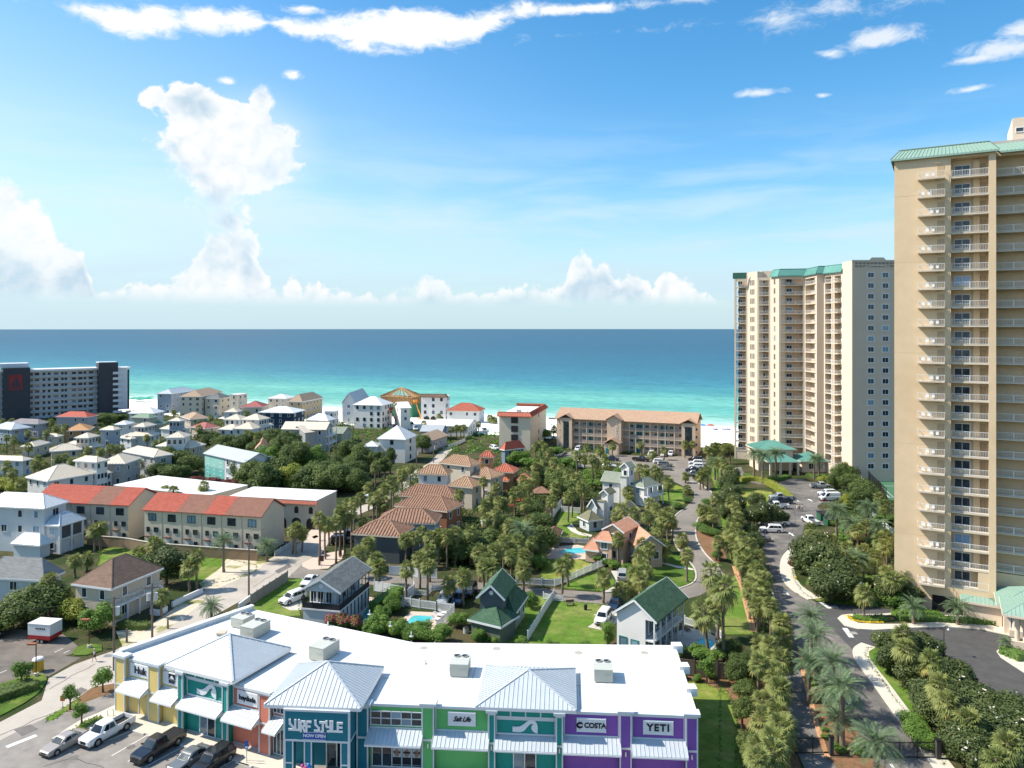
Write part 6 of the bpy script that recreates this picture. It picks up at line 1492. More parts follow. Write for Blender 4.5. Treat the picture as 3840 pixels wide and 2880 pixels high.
# the crowded lots on the left
CR = 'creamm'
LEFT = [
 ('grey house with bright red hip roof below the dark hotel', (755,608),(475,605),(827,590),6.2,'lav','redm',{}),
 ('orange roofed cottage in front of the red roofed grey house', (770,720),(578,715),(822,690),5.0,'ochre','orangem',{}),
 ('lavender grey house with grey hip roof at the left', (330,666),(73,656),(422,650),6.0,'lav','lavsh',{}),
 ('blue grey house with pale blue metal hip roof', (100,716),(-90,700),(227,690),6.0,'bluegrey','bluem',{}),
 ('tiny cream pyramid roofed cottage among palms', (500,777),(363,776),(577,765),4.0,'beige',CR,{}),
 ('low cream roofed bungalow beside tall palms', (300,862),(133,872),(442,825),4.0,'beige',CR,{}),
 ('sage bungalow with paired cream hip roofs', (432,907),(273,892),(712,886),5.5,'beige',CR,{}),
 ('white bungalow with broad cream roof at the left edge', (200,986),(-120,976),(302,966),5.0,'pale',CR,{}),
 ('tall blue walled house with low white hip roof', (986,719),(855,716),(1042,705),10.0,'bluegrey',CR,{}),
 ('low cream roofed cottage under the blue walled house', (1130,797),(1018,782),(1245,775),5.2,'pale',CR,{}),
 ('white hip roofed cottage with bright white walls behind the cream roofs', (1090,673),(988,671),(1167,656),7.0,'white','whitem',{}),
 ('white two storey house with wide white roof near the dunes', (1330,577),(1103,576),(1417,556),8.0,'pale','whitem',{}),
 ('sage green roofed house in front of the white dune house', (1290,613),(1128,606),(1362,600),8.0,'sage','greenm',{}),
 ('low sage green roofed wing house', (1400,665),(1300,660),(1447,648),5.0,'sage','greenm',{}),
 ('brown roofed house behind a white lookout house', (1640,629),(1558,602),(1802,611),6.0,'beige','tansh',{}),
 ('low rose red roofed cottage behind palms', (1770,707),(1643,692),(1907,691),5.0,'beige','pinkm',{}),
 ('wide cream hip roofed house behind a grey one', (1330,952),(1058,902),(1472,922),7.0,'grey',CR,{}),
 ('grey house with several cream hips and tall windows', (1082,1010),(888,992),(1228,957),7.0,'grey',CR,{}),
 ('long cream roofed house touching the red townhouses', (412,1162),(138,1137),(828,1092),5.6,'pale',CR,{'rise':3.0}),
 ('blue grey beach house with white trim and silver roof', (1482,407),(1313,411),(1692,375),11.0,'bluegrey','bluem',{'name':'beach_house'}),
 ('cream beach house with brown tile hip roof', (1742,432),(1573,426),(1932,390),11.0,'cream','tansh',{'name':'beach_house','frame':None}),
 ('cream beach house with dark grey roof and tall balconies', (1900,447),(1778,441),(2007,431),10.0,'cream','dkgrey',{'name':'beach_house'}),
 ('flat roofed cream beach house with roof terrace', (2060,417),(1963,416),(2147,405),12.0,'cream','whitem',{'kind':'flat','name':'beach_house'}),
 ('small white hip roofed cottage below the flat roofed beach house', (2050,565),(1940,562),(2100,550),6.0,'white',CR,{}),
]
for lab, B, A, C, z, wl, rf, kw in LEFT:
    kw = dict(kw); hs(lab, 'A', B, A, C, z, wl, rf, kw.pop('kind', 'hip'), kw.pop('rise', None), **{k: v for k, v in kw.items() if v is not None})
# lookout houses: a wide lower roof with a windowed room on top
LOOK = [
 ('cream house with square lookout tower, beside the orange cottage', [((792,867),(528,852),(962,851),5.5,'beige'), ((767,787),(633,786),(867,766),8.6,'cream')]),
 ('grey house with lavender lookout tower and cream roofs', [((1300,772),(1078,771),(1422,746),6.0,'pale'), ((1250,692),(1138,691),(1357,671),9.2,'lav')]),
 ('white lookout house with broad cream lower roof by the rose red roof', [((1540,717),(1378,706),(1692,701),6.0,'white'), ((1560,642),(1448,641),(1657,631),9.5,'bluegrey')]),
 ('white lookout house with big corner windows near the aqua house', [((1640,872),(1343,856),(1812,842),6.4,'sage'), ((1590,784),(1448,776),(1657,756),10.0,'white')]),
 ('white house with plain square upper room beside dark red shrubs', [((905,1100),(640,1090),(960,1075),4.6,'white'), ((836,997),(628,982),(902,971),8.8,'white')]),
 ('white lookout house with band of windows near the navy house', [((2040,718),(1880,712),(2140,700),5.5,'white'), ((2076,630),(1928,627),(2152,612),8.6,'white')]),
]
for lab, parts in LOOK:
    r = None
    for i, (B, A, C, z, wl) in enumerate(parts):
        r, *_ = house(lab if i == 0 else None, 'A', B, A, C, z, wl, CR, root=r, name='lookout_house', cols=3 if i else None)
# aqua and grey house
r, h, w, d = hs('long house painted aqua at one end and grey at the other', 'A', (2112,1002), (1753,921), (2230,935), 7.6, 'pale', 'greym', 'gy', rise=2.2, W=9.5)
MB().box(.40, .46, d*.5, d - .44, 0, 7.4).build('aqua_cladding', wmat('aqua'), h); MB().box(.38, .41, d*.5, d - .44, 3.9, 7.4).build('upper_cladding', wmat('mint'), h)
# terracotta roof corner peeping from the trees
hs('house with terracotta shingle roof half hidden by trees', 'B', (230,890), (110,920), (250,830), 5.5, 'cream', 'pinksh', 'gx', rise=2.0, wins=False)
# garden structures
def pavilion(label, c, x, y, w, d, h, m, rise=1.0, ang=.1, postm=None):
    r = thing('garden_pavilion', label, 'pavilion', GP(c, x, y), ang)
    ribbed_hip(r, -w/2, w/2, 0, d, h, rise, m, .5, 'canopy', M_DARK)
    for px_, py_ in ((-w/2 + .3, .3), (w/2 - .3, .3), (w/2 - .3, d - .3), (-w/2 + .3, d - .3)): MB().box(px_ - .07, px_ + .07, py_ - .07, py_ + .07, 0, h).build('post', postm or M_DARK, r)
pavilion('brown tiled garden pavilion with dark timber posts', 'G', 545, 330, 4.6, 4.6, 3.0, ROOFS['tile'], 1.4)
pavilion('red canvas canopy beside the dark timber pavilion', 'G', 335, 385, 3.6, 3.6, 2.6, rmat('redm'), .7)
pavilion('red canvas canopy nearest the small turquoise pool', 'G', 240, 445, 4.4, 3.4, 2.6, rmat('redm'), .7)
pavilion('white canvas canopy among dark palms', 'G', 105, 610, 4.6, 4.4, 2.7, rmat('whitem'), .9)
pavilion('red tiled gazebo between tall palms', 'C', 390, 1260, 4.8, 4.6, 3.4, ROOFS['tiler'], 1.6)
hs('small garden shed with brown metal hip roof by the white fence', 'G', (690,605), (553,600), (718,545), 2.6, 'moss', 'redbrown', rise=1.2, wins=False, name='garden_shed', cat='shed')

# ------------------------------------------------------------------ vegetation
LF_SABAL = leafmat('sabal_leaf', (.125, .165, .045), (.25, .26, .085), .5, .3)
LF_SABALY = leafmat('sabal_leaf_yellowing', (.25, .23, .06), (.40, .33, .10), .5, .3)
LF_DEAD = leafmat('dead_frond', (.26, .17, .08), (.36, .25, .12), .6, .15)
LF_DATE = leafmat('date_palm_leaf', (.095, .15, .075), (.18, .25, .125), .5, .3)
LF_OAK = leafmat('oak_leaf', (.058, .095, .026), (.15, .195, .052), .35, .35)
LF_GREEN = leafmat('bright_leaf', (.085, .165, .03), (.17, .27, .05), .4, .35)
LF_YEL = leafmat('yellow_green_leaf', (.20, .25, .035), (.36, .36, .07), .4, .35)
LF_MAG = leafmat('magnolia_leaf', (.042, .07, .022), (.11, .135, .042), .6, .25)
LF_RED = leafmat('crape_myrtle_bloom', (.30, .055, .07), (.42, .11, .13), .8, .25)
LF_DKRED = leafmat('dark_red_leaf', (.12, .03, .028), (.20, .06, .05), .8, .2)
LF_BOX = leafmat('clipped_shrub_leaf', (.07, .14, .03), (.14, .22, .05), .6, .25)
LF_PETAL = mat('white_petal', (.72, .66, .55), .7, .05)
M_BARK = mat('palm_bark', (.21, .16, .115), .95, .25, 2.0, .6, 9); M_BARKD = mat('oak_bark', (.115, .09, .07), .95, .25, 2.0, .6, 9)

def frond_fan(mb, o, az, el, pet, rad, nseg, droop, rr, spread=1.9):
    d = Vector((cos(az)*cos(el), sin(az)*cos(el), sin(el)))
    side = Vector((-sin(az), cos(az), 0)); up = side.cross(d) * -1
    mid = o + d*pet*.6 + Vector((0, 0, -droop*pet*.15)); tip = o + d*pet + Vector((0, 0, -droop*pet*.35))
    w = side*.025
    mb.poly([o - w, o + w, tip + w*.6, tip - w*.6])
    d2 = (tip - mid).normalized(); n2 = side.cross(d2)
    tilt = rr.uniform(-.5, .5); s2 = (side*cos(tilt) + n2*sin(tilt)).normalized()
    for k in range(nseg):
        a = -spread + 2*spread*k/(nseg - 1) + rr.uniform(-.06, .06)
        q = d2*cos(a) + s2*sin(a); L = rad*(.72 + .28*cos(a))*rr.uniform(.85, 1.1)
        per = (s2*cos(a) - d2*sin(a))*.085*rad
        m_ = tip + q*L*.55 + Vector((0, 0, -.04*L)); e = tip + q*L + Vector((0, 0, -(.14 + .28*droop)*L))
        mb.poly([tip, m_ - per, e, m_ + per])
def fan_crown(seed, n=34, dead=6, yellow=5, pet=.95, rad=.95, low=-.75):
    rr = random.Random(seed); mb = MB()
    for k in range(n):
        t = (k + .5)/n; el = 1.35 - (1.35 - low)*t**.85 + rr.uniform(-.12, .12); az = k*2.39996 + rr.uniform(-.25, .25)
        mb.cur = 1 if (t > .72 and rr.random() < yellow/ (n*.28)) else 0
        frond_fan(mb, Vector((0, 0, -.25*t)), az, el, pet*rr.uniform(.85, 1.12), rad*rr.uniform(.9, 1.1), 11, .4 + .6*t, rr)
    mb.cur = 2
    for k in range(dead): frond_fan(mb, Vector((0, 0, -.35)), k*2.39996 + 1, rr.uniform(-1.35, -.95), pet*.8, rad*.75, 7, .3, rr, 1.0)
    return mb.mesh('crown', [LF_SABAL, LF_SABALY, LF_DEAD])
CROWNS = [fan_crown(s, 44, 4 + 3*(s % 3), 3 + 3*(s % 2)) for s in range(6)]
CROWNW = [fan_crown(40 + s, 36, 26, 8, 1.15, 1.0, -.9) for s in range(2)]          # washingtonia with a skirt of dead fronds
def frond_pinnate(seed, L=2.9, n=20, arch=1.0):
    rr = random.Random(seed); mb = MB(); pts = []
    for k in range(9):
        t = k/8; pts.append(Vector((L*(t - .12*arch*t*t), 0, L*(.42*t*(1) - arch*.62*t*t))))
    mb.tube(pts, [.035*(1 - .8*k/8) for k in range(9)], 4, cap=False)
    for k in range(n):
        t = .14 + .85*k/(n - 1); i = min(7, int(t*8)); f = t*8 - i; p = pts[i].lerp(pts[i+1], f); d = (pts[i+1] - pts[i]).normalized()
        l = .62*(sin(pi*min(1, t*.9 + .12))**.6)*rr.uniform(.85, 1.1)
        for s in (-1, 1):
            q = (d*.62 + Vector((0, s*.85, .18))).normalized(); e = p + q*l + Vector((0, 0, -.16*l)); w = d*.045
            mb.poly([p - w*.6, p + q*l*.5 - w, e, p + q*l*.5 + w])
    return mb.mesh('frond', LF_DATE)
FRONDS = [frond_pinnate(s, 2.9, 20, .75 + .2*s) for s in range(4)]
def date_crown(seed, n=44):
    """whole feather crown as one mesh for palms too far off to pick fronds apart"""
    rr = random.Random(seed); mb = MB()
    for k in range(n):
        t = (k + .5)/n; el = 1.3 - 1.6*t; az = k*2.39996; src = FRONDS[rr.randrange(4)]
        R_ = Matrix.Rotation(az, 3, 'Z') @ Matrix.Rotation(-(el - .35), 3, 'Y'); s = rr.uniform(.85, 1.05)
        mb.add([R_ @ (v.co*s) for v in src.vertices], [list(p.vertices) for p in src.polygons])
    return mb.mesh('crown', LF_DATE)
DCROWN = [date_crown(s) for s in range(2)]
def trunk_mesh(seed, r0=.21, r1=.17, rings=10, seg=8, flare=1.35):
    rr = random.Random(seed); pts = []; rad = []
    bx_, by_ = rr.uniform(-.15, .15), rr.uniform(-.15, .15)
    for k in range(rings + 1):
        t = k/rings; pts.append((bx_*sin(pi*t), by_*sin(pi*t), t)); rad.append((r0 + (r1 - r0)*t)*(flare if k == 0 else 1)*(1.05 if k % 2 else .97))
    return MB().tube(pts, rad, seg).mesh('trunk', M_BARK, smooth=True)
TRUNKS = [trunk_mesh(s) for s in range(4)]; TRUNKD = trunk_mesh(9, .27, .24, 14, 9, 1.3)
VR = random.Random(5)
def palm(label, p, h, kind='sabal', s=1.0, group=None, lean=(0, 0), name=None):
    if group and kind == 'sabal' and not label.startswith(('tall', 'short', 'small', 'slender')): label = ('short ' if h < 4 else 'tall ' if h > 6.3 else 'mid height ') + label
    r = thing(name or {'sabal': 'sabal_palm', 'wash': 'fan_palm', 'date': 'date_palm', 'datef': 'date_palm'}[kind], label, 'palm tree', p, VR.uniform(0, 6.28), group)
    r.rotation_euler = (lean[0], lean[1], r.rotation_euler.z)
    link('trunk', TRUNKD if kind.startswith('date') else TRUNKS[VR.randrange(4)], r, None, 0, (s, s, h))
    if kind == 'sabal': link('crown', CROWNS[VR.randrange(6)], r, (0, 0, h), 0, s*VR.uniform(.84, 1.06))
    elif kind == 'wash': link('crown', CROWNW[VR.randrange(2)], r, (0, 0, h), 0, s*VR.uniform(.95, 1.1))
    elif kind == 'date': link('crown', DCROWN[VR.randrange(2)], r, (0, 0, h), 0, s)
    else:
        n = 34
        for k in range(n):
            t = (k + .5)/n; el = 1.32 - 1.45*t
            f = link('frond', FRONDS[VR.randrange(4)], r, (0, 0, h - .1*t)); f.rotation_euler = (VR.uniform(-.25, .25), -(el - .32), k*2.39996 + VR.uniform(-.2, .2)); f.scale = (s*VR.uniform(.88, 1.08),)*3
    return r
def palm_px(label, c, x, yc, h, kind='sabal', s=1.0, group=None, lean=(0, 0)):
    q = GP(c, x, yc, h); return palm(label, Vector((q.x, q.y, 0)), h, kind, s, group, lean)
def palm_base(label, c, xb, yb, yc, kind='sabal', s=1.0, group=None, lean=(0, 0)):
    q = GP(c, xb, yb); sy = P(c, 0, yc)[1]; h = CAMH - (sy - HY)*q.y/F
    return palm(label, q, max(1.2, h), kind, s, group, lean)

def blob_crown(seed, clumps=13, leaves=190, leaf=.085, mats=None, flat=.8, flowers=0, spread=.62, clr=.42):
    rr = random.Random(seed); mb = MB(); cs = []
    for k in range(clumps):
        for _ in range(30):
            c = Vector((rr.uniform(-1, 1), rr.uniform(-1, 1), rr.uniform(-.75, 1)))
            if c.length < 1: break
        c = c*spread; c.z *= flat; cs.append((c, clr*rr.uniform(.65, 1.15)))
    for c, r in cs:
        for _ in range(leaves):
            v = Vector((rr.gauss(0, 1), rr.gauss(0, 1), rr.gauss(0, 1))).normalized()
            p = c + v*r*(rr.random()**.35)*Vector((1, 1, .85)).length/1.62
            n = (v + Vector((rr.uniform(-.7, .7), rr.uniform(-.7, .7), rr.uniform(-.3, .9)))).normalized()
            a = n.orthogonal().normalized(); b = n.cross(a); th = rr.uniform(0, 6.28); a, b = a*cos(th) + b*sin(th), b*cos(th) - a*sin(th)
            fl_q = flowers and v.z > -.1 and rr.random() < flowers; L = leaf*rr.uniform(.7, 1.35)*(1.3 if fl_q else 1); W_l = L*.55
            mb.cur = 1 if fl_q else 0
            mb.poly([p - a*L, p - b*W_l + a*L*.1, p + a*L, p + b*W_l + a*L*.1])
    return mb.mesh('crown', mats)
BL = {}
def blob(kind, k):
    key = (kind, k)
    if key not in BL:
        BL[key] = {'oak': lambda: blob_crown(100 + k, 17, 560, 0.047, [LF_OAK]), 'green': lambda: blob_crown(200 + k, 14, 520, 0.05, [LF_GREEN]), 'yellow': lambda: blob_crown(300 + k, 14, 500, 0.048, [LF_YEL]),
                   'magnolia': lambda: blob_crown(400 + k, 14, 560, 0.05, [LF_MAG, LF_PETAL], .9, .006), 'red': lambda: blob_crown(500 + k, 11, 420, 0.055, [LF_GREEN, LF_RED], .8, .45), 'dkred': lambda: blob_crown(600 + k, 12, 430, 0.05, [LF_DKRED]),
                   'shrub': lambda: blob_crown(700 + k, 10, 420, 0.062, [LF_GREEN], .7), 'box': lambda: blob_crown(800 + k, 14, 480, 0.04, [LF_BOX], .8, 0, .5, .5), 'cypress': lambda: blob_crown(900 + k, 17, 430, 0.048, [LF_OAK], 1.0, 0, .6, .36), 'thin': lambda: blob_crown(950 + k, 10, 150, 0.075, [LF_GREEN], .8)}[kind]()
    return BL[key]
def limb_mesh(seed):
    rr = random.Random(seed); mb = MB(); mb.tube([(0, 0, 0), (.02, .01, .3), (0, 0, .55)], [.075, .055, .045], 7)
    for k in range(5):
        a = k*1.26 + rr.uniform(-.3, .3); e = rr.uniform(.3, .5)
        mb.tube([(0, 0, .35 + .04*k), (cos(a)*e*.5, sin(a)*e*.5, .62), (cos(a)*e, sin(a)*e, .9)], [.035, .025, .012], 5)
    return mb.mesh('trunk', M_BARKD, smooth=True)
LIMBS = [limb_mesh(s) for s in range(3)]
def tree(label, p, h, rad, kind='oak', name=None, group=None, cat='tree', zf=.62, ch=None):
    """p ground point; crown ellipsoid of radius rad, height ch about h*zf"""
    r = thing(name or {'oak': 'oak_tree', 'green': 'leafy_tree', 'yellow': 'yellow_green_tree', 'magnolia': 'magnolia_tree', 'red': 'crape_myrtle', 'dkred': 'red_leaf_shrub', 'shrub': 'shrub', 'box': 'clipped_shrub', 'cypress': 'cypress_tree', 'thin': 'crape_myrtle'}[kind], label, cat, p, VR.uniform(0, 6.28), group)
    ch = ch or min(rad*.95, h*.5)
    link('trunk', LIMBS[VR.randrange(3)], r, None, 0, (h*.55, h*.55, max(.3, (h - ch*.6))))
    link('crown', blob(kind, VR.randrange(3)), r, (0, 0, max(h - ch, ch*.85)), 0, (rad, rad, ch*1.1))
    return r
def tree_px(label, c, x, y, h, rad, kind='oak', **k):
    """x,y: pixel of the crown's centre"""
    ch = k.get('ch') or min(rad*.95, h*.5); q = GP(c, x, y, max(h - ch, ch*.85)); return tree(label, Vector((q.x, q.y, 0)), h, rad, kind, **k)
def inside(p, poly):
    c = False; n = len(poly)
    for i in range(n):
        a, b = poly[i], poly[(i+1) % n]
        if (a.y > p.y) != (b.y > p.y) and p.x < (b.x - a.x)*(p.y - a.y)/(b.y - a.y) + a.x: c = not c
    return c
OCC = []
def zone(c, pts, n, dmin, seed):
    poly = gpoly(c, pts); rr = random.Random(seed); xs_ = [p.x for p in poly]; ys_ = [p.y for p in poly]; out = []
    for _ in range(n*40):
        if len(out) >= n: break
        p = Vector((rr.uniform(min(xs_), max(xs_)), rr.uniform(min(ys_), max(ys_)), 0))
        if inside(p, poly) and all((p - q).length > dmin for q in out): out.append(p)
    return out, rr

# --- single palms whose foot shows
for c, lab, lst in [
  ('G', 'sabal palm on the lawn by the white picket fence', [(378,1085,880),(710,1125,850),(760,1035,800)]),
  ('G', 'sabal palm standing alone on mulch beside the cross street', [(1065,1180,945)]),
  ('G', 'tall sabal palm in front of the pink stucco house', [(1195,852,612)]),
  ('G', 'sabal palm on the lawn between the pink house and the winding road', [(1600,832,680),(1790,996,750),(1745,705,615),(1560,610,525)]),
  ('G', 'sabal palm near the sage roofed white house', [(1630,292,130),(1790,242,185),(1775,142,75),(1490,235,170),(1275,335,205),(1295,380,280)]),
  ('G', 'short stout sabal palm beside the green roofed white house', [(1215,1168,1055),(1310,1132,1040)]),
  ('F', 'slender tall palm on the paver court corner', [(685,852,440),(860,782,410)]),
  ('F', 'sabal palm lining the street by the villas', [(770,682,490),(1045,432,255),(1110,382,170),(1065,602,470),(1165,135,15),(1895,502,230)]),
  ('F', 'sabal palm on the grass strip beside the cross street', [(1205,1062,850),(1440,1182,870),(1555,1052,780),(1625,1197,850),(1930,1202,945),(1800,1182,1000)]),
  ('E', 'sabal palm by the low white wall of the brown roofed house', [(1640,1078,850),(1700,1062,765)]),
  ('E', 'sabal palm between the grey and brown roofed houses', [(650,962,800),(750,902,780)]),
  ('E', 'sabal palm in front of the brown roofed house balcony', [(1070,1132,1000)]),
  ('L', 'sabal palm with clipped trunk on the grass kerb by the tall tower', [(725,420,222)]),
  ('L', 'stout sabal palm in the flower bed of the entry median', [(1045,578,385)]),
  ('C', 'sabal palm in the planter before the long tan condominium', [(925,945,860),(1145,945,850),(1388,955,840),(1590,980,890),(1490,985,930),(1770,960,840),(1835,960,838),(690,870,790),(790,870,790)]),
  ('C', 'small palm standing on the white beach', [(85,685,610),(110,688,622),(130,690,630)]),
  ('B', 'palm in the street row near the white gabled houses', [(575,930,850),(678,950,870),(798,850,790),(1590,730,660),(1720,690,600),(1824,800,712),(1872,800,695),(1905,790,700),(1935,800,692),(2060,740,665)]),
 ]:
    for xb, yb, yc in lst: palm_base(lab, c, xb, yb, yc, group=lab)
palm_base('tall date palm with bare trunk on the sandy lot', 'E', 1932, 912, 640, 'datef', .95)
# tall shaggy fan palms by the kidney pool
for (xb, yb), yc, ln in [((1985,1680),1240,(0,-.10)), ((2075,1380),900,(.0,-.16)), ((2110,1690),1030,(0,0)), ((2050,1500),1120,(0,.02))]:
    q = GP('G', xb, yb); sy = P('G', 0, yc)[1]; h = CAMH - (sy - HY)*q.y/F
    r = palm('very tall shaggy fan palm beside the kidney pool', q, h, 'wash', 1.15, 'tall shaggy fan palms', (0, 0)); r.rotation_euler = (ln[0], ln[1], 0)
# date palms of the driveway median, fronds modelled one by one
for i, (x, yc, h, s) in enumerate([(660,570,6.2,1.0),(690,700,6.0,1.05),(640,900,5.0,.95),(820,900,6.5,1.05),(700,930,4.0,.9),(790,1100,3.6,.95),(885,1080,7.0,1.1),(850,1300,3.2,.95),(1130,1480,5.0,1.15)]):
    palm_px('feathery date palm in the mulched median between the two driveways', 'L', x, yc, h, 'datef', s, 'date palms of the driveway median')
for x, yc, h in [(1400,500,2.6),(1720,505,2.6)]: palm_px('pindo palm with arching grey fronds in the lobby hedge', 'L', x, yc, h, 'datef', .95, 'pindo palms by the tower lobby')
palm_px('tiny date palm on the kerbed corner island', 'L', 2065, 745, 1.6, 'datef', .45)
for x, yc in [(235,1480),(295,1495),(385,1475),(650,1515),(685,1510)]: palm_px('date palm in the turning circle before the stepped tower', 'T', x, yc, 8.0 if x < 500 else 6.0, 'date', 1.25 if x < 500 else 1.0, 'date palms before the stepped tower')
for x, yc, h in [(1470,380,8),(1740,360,6),(1820,520,6),(1600,500,6),(1640,800,5)]: palm_px('date palm in the pool garden between the towers', 'H', x, yc, h, 'date', 1.15, 'date palms of the pool garden')
for x, yc, h in [(370,560,6),(2030,-30,5)]: palm_px('dark date palm among the villas gardens', 'G', x, yc, h, 'date', 1.2, 'dark date palms')
palm_px('broad low date palm beside the picket fence and street', 'F', 235, 680, 3.2, 'date', 1.0); palm_px('bushy low palm behind the shop parapet', 'E', 1825, 1215, 2.8, 'date', .85)
for x, yc in [(1180,180),(60,-60)]: pass
# palms known by their crowns only
for c, lab, lst in [
  ('F', 'sabal palm in the dense clump by the street bend', [(930,310,8),(965,385,8),(870,385,9),(905,450,7),(985,300,8),(830,470,8),(740,480,7),(1190,245,8),(1245,185,8),(1300,115,8),(1250,300,6),(1400,60,8),(1470,10,8),(1150,265,7),(1330,170,7),(1210,330,5)]),
  ('F', 'sabal palm crowding the dark walled villa', [(1110,655,5),(1175,790,5),(1025,745,4.5),(1430,620,5.5),(1500,600,6),(1565,560,6),(1650,600,6),(1720,580,6),(1790,590,6),(1860,570,6),(1990,560,7),(2010,640,5),(1640,720,6),(2070,720,6),(2110,850,6),(1120,700,4)]),
  ('F', 'sabal palm beside the arched block parking', [(455,545,5),(485,520,5.5),(535,560,4.5)]),
  ('E', 'sabal palm behind the block wall of the townhouses', [(870,515,5),(815,540,5),(1330,660,6),(1380,680,5),(1200,750,4)]),
  ('E', 'palm rising behind the red roofed townhouses', [(1760,160,8),(1430,205,6.5),(1500,205,7)]),
  ('E', 'sabal palm overhanging the grey shingled house', [(430,975,5.5),(1400,1105,3.5),(380,1000,4.5)]),
  ('A', 'palm between the cream roofed bungalows', [(330,960,6),(245,860,6),(620,980,6),(560,950,6),(950,870,6),(1270,780,6),(870,900,6),(480,700,6),(560,690,7),(400,740,6),(245,740,6),(60,780,6),(120,800,6),(180,1170,5),(300,1010,5),(380,1020,5),(500,960,5),(760,890,6),(1000,880,5),(1050,870,5),(1340,830,6),(1400,800,6),(1720,700,7),(1820,610,7),(1500,560,6),(440,650,6),(20,640,6),(100,640,6),(700,960,5),(150,960,5),(60,1020,6),(110,1080,6)]),
  ('B', 'palm showing behind the lookout house', [(60,745,6),(100,755,6),(150,765,6),(190,750,6),(60,575,7),(1170,1020,7),(1400,1060,7),(1560,1060,6)]),
  ('G', 'sabal palm in the villas back gardens', [(420,140,7),(375,110,7),(200,300,7),(140,395,7),(160,290,7),(240,330,6),(300,220,7),(60,440,6),(30,120,7),(140,170,6),(400,310,6),(795,225,6),(870,165,7),(900,190,6),(760,250,6),(480,-10,7),(620,290,6),(1230,360,7),(1330,390,6),(1180,400,5),(40,330,6),(90,250,6),(350,200,6),(250,500,6),(430,470,6),(330,640,6),(200,640,6),(130,710,6),(60,800,6),(110,860,6),(380,760,5),(270,760,6),(450,640,5)]),
  ('G', 'sabal palm in the thicket beside the winding road', [(1470,310,6),(1520,350,6),(1450,420,6),(1570,420,6),(1620,440,6),(1540,520,5.5),(1400,660,5),(1460,700,5),(1380,770,4.5),(1400,840,4),(1430,900,4),(1350,920,4),(1390,960,4),(1490,620,5),(1630,390,5),(1660,470,4.5)]),
  ('C', 'sabal palm in the car park planting by the tan condominium', [(1040,890,7),(970,965,8),(1080,955,7),(840,930,7),(640,710,6),(530,830,6),(560,860,6),(480,850,6),(600,900,6),(900,960,6),(1000,1000,6),(1100,1020,5),(640,990,6),(560,980,6),(520,1050,6),(600,1080,6),(700,1040,6),(760,1090,6),(480,1120,6),(820,1130,6),(880,1180,6),(700,1160,6),(650,1210,5),(1380,1040,6),(1440,1050,6),(1510,1060,6),(1420,1090,5),(1550,1080,6)]),
  ('C', 'sabal palm in the strip between the two drives', [(1960,880,6),(2010,870,6),(2060,880,6),(2110,870,6),(2160,860,6),(2080,950,6),(1990,950,6),(2050,1000,6),(1965,1060,6),(1930,1080,5),(2110,1010,6),(2150,1060,6),(1900,1110,4)]),
  ('H', 'sabal palm in the strip between the winding road and condo drive', [(420,260,5),(300,360,4.5),(360,380,4.5),(320,400,4),(400,400,5),(600,340,6),(560,300,6),(620,430,6),(600,540,6),(650,600,6),(690,660,6),(570,480,5),(450,640,4),(640,700,5),(700,760,5)]),
  ('H', 'sabal palm in the pool garden between the towers', [(1250,530,5),(1430,640,5),(1560,700,5),(1700,720,6),(1800,760,6),(1850,620,6),(1880,680,6),(1900,900,5),(2060,930,5),(1600,830,5),(1650,540,6),(1720,500,6),(1900,590,6),(1830,250,6),(1880,330,6),(1640,470,5),(1950,960,5)]),
  ('L', 'sabal palm among the white flowering magnolias', [(1345,790,5),(1535,880,4.5),(1600,1050,5.5),(1800,1310,4.5),(2000,1600,5),(1330,680,4),(1640,1170,5),(2080,1480,4)]),
 ]:
    for x, yc, h in lst: palm_px(lab, c, x, yc, h*VR.uniform(.92, 1.06), group=lab)
# the thick double row along the condo drive
line = smooth_line(gpoly('L', [(140,90),(215,280),(280,470),(335,680),(350,860),(345,1050),(345,1250),(365,1450),(395,1650),(440,1850),(490,2050)]), 14)
acc = 0; last = line[0]
lab = 'sabal palm in the thick double row along the condo drive'
for i in range(1, len(line)):
    acc += (line[i] - line[i-1]).length
    if acc > 1.9:
        acc = 0; d = (line[i] - line[i-1]).normalized(); n = Vector((-d.y, d.x, 0))
        palm(lab, line[i] + n*VR.uniform(-2.4, 2.0), VR.uniform(2.8, 5.2), 'sabal', VR.uniform(.9, 1.1), lab)
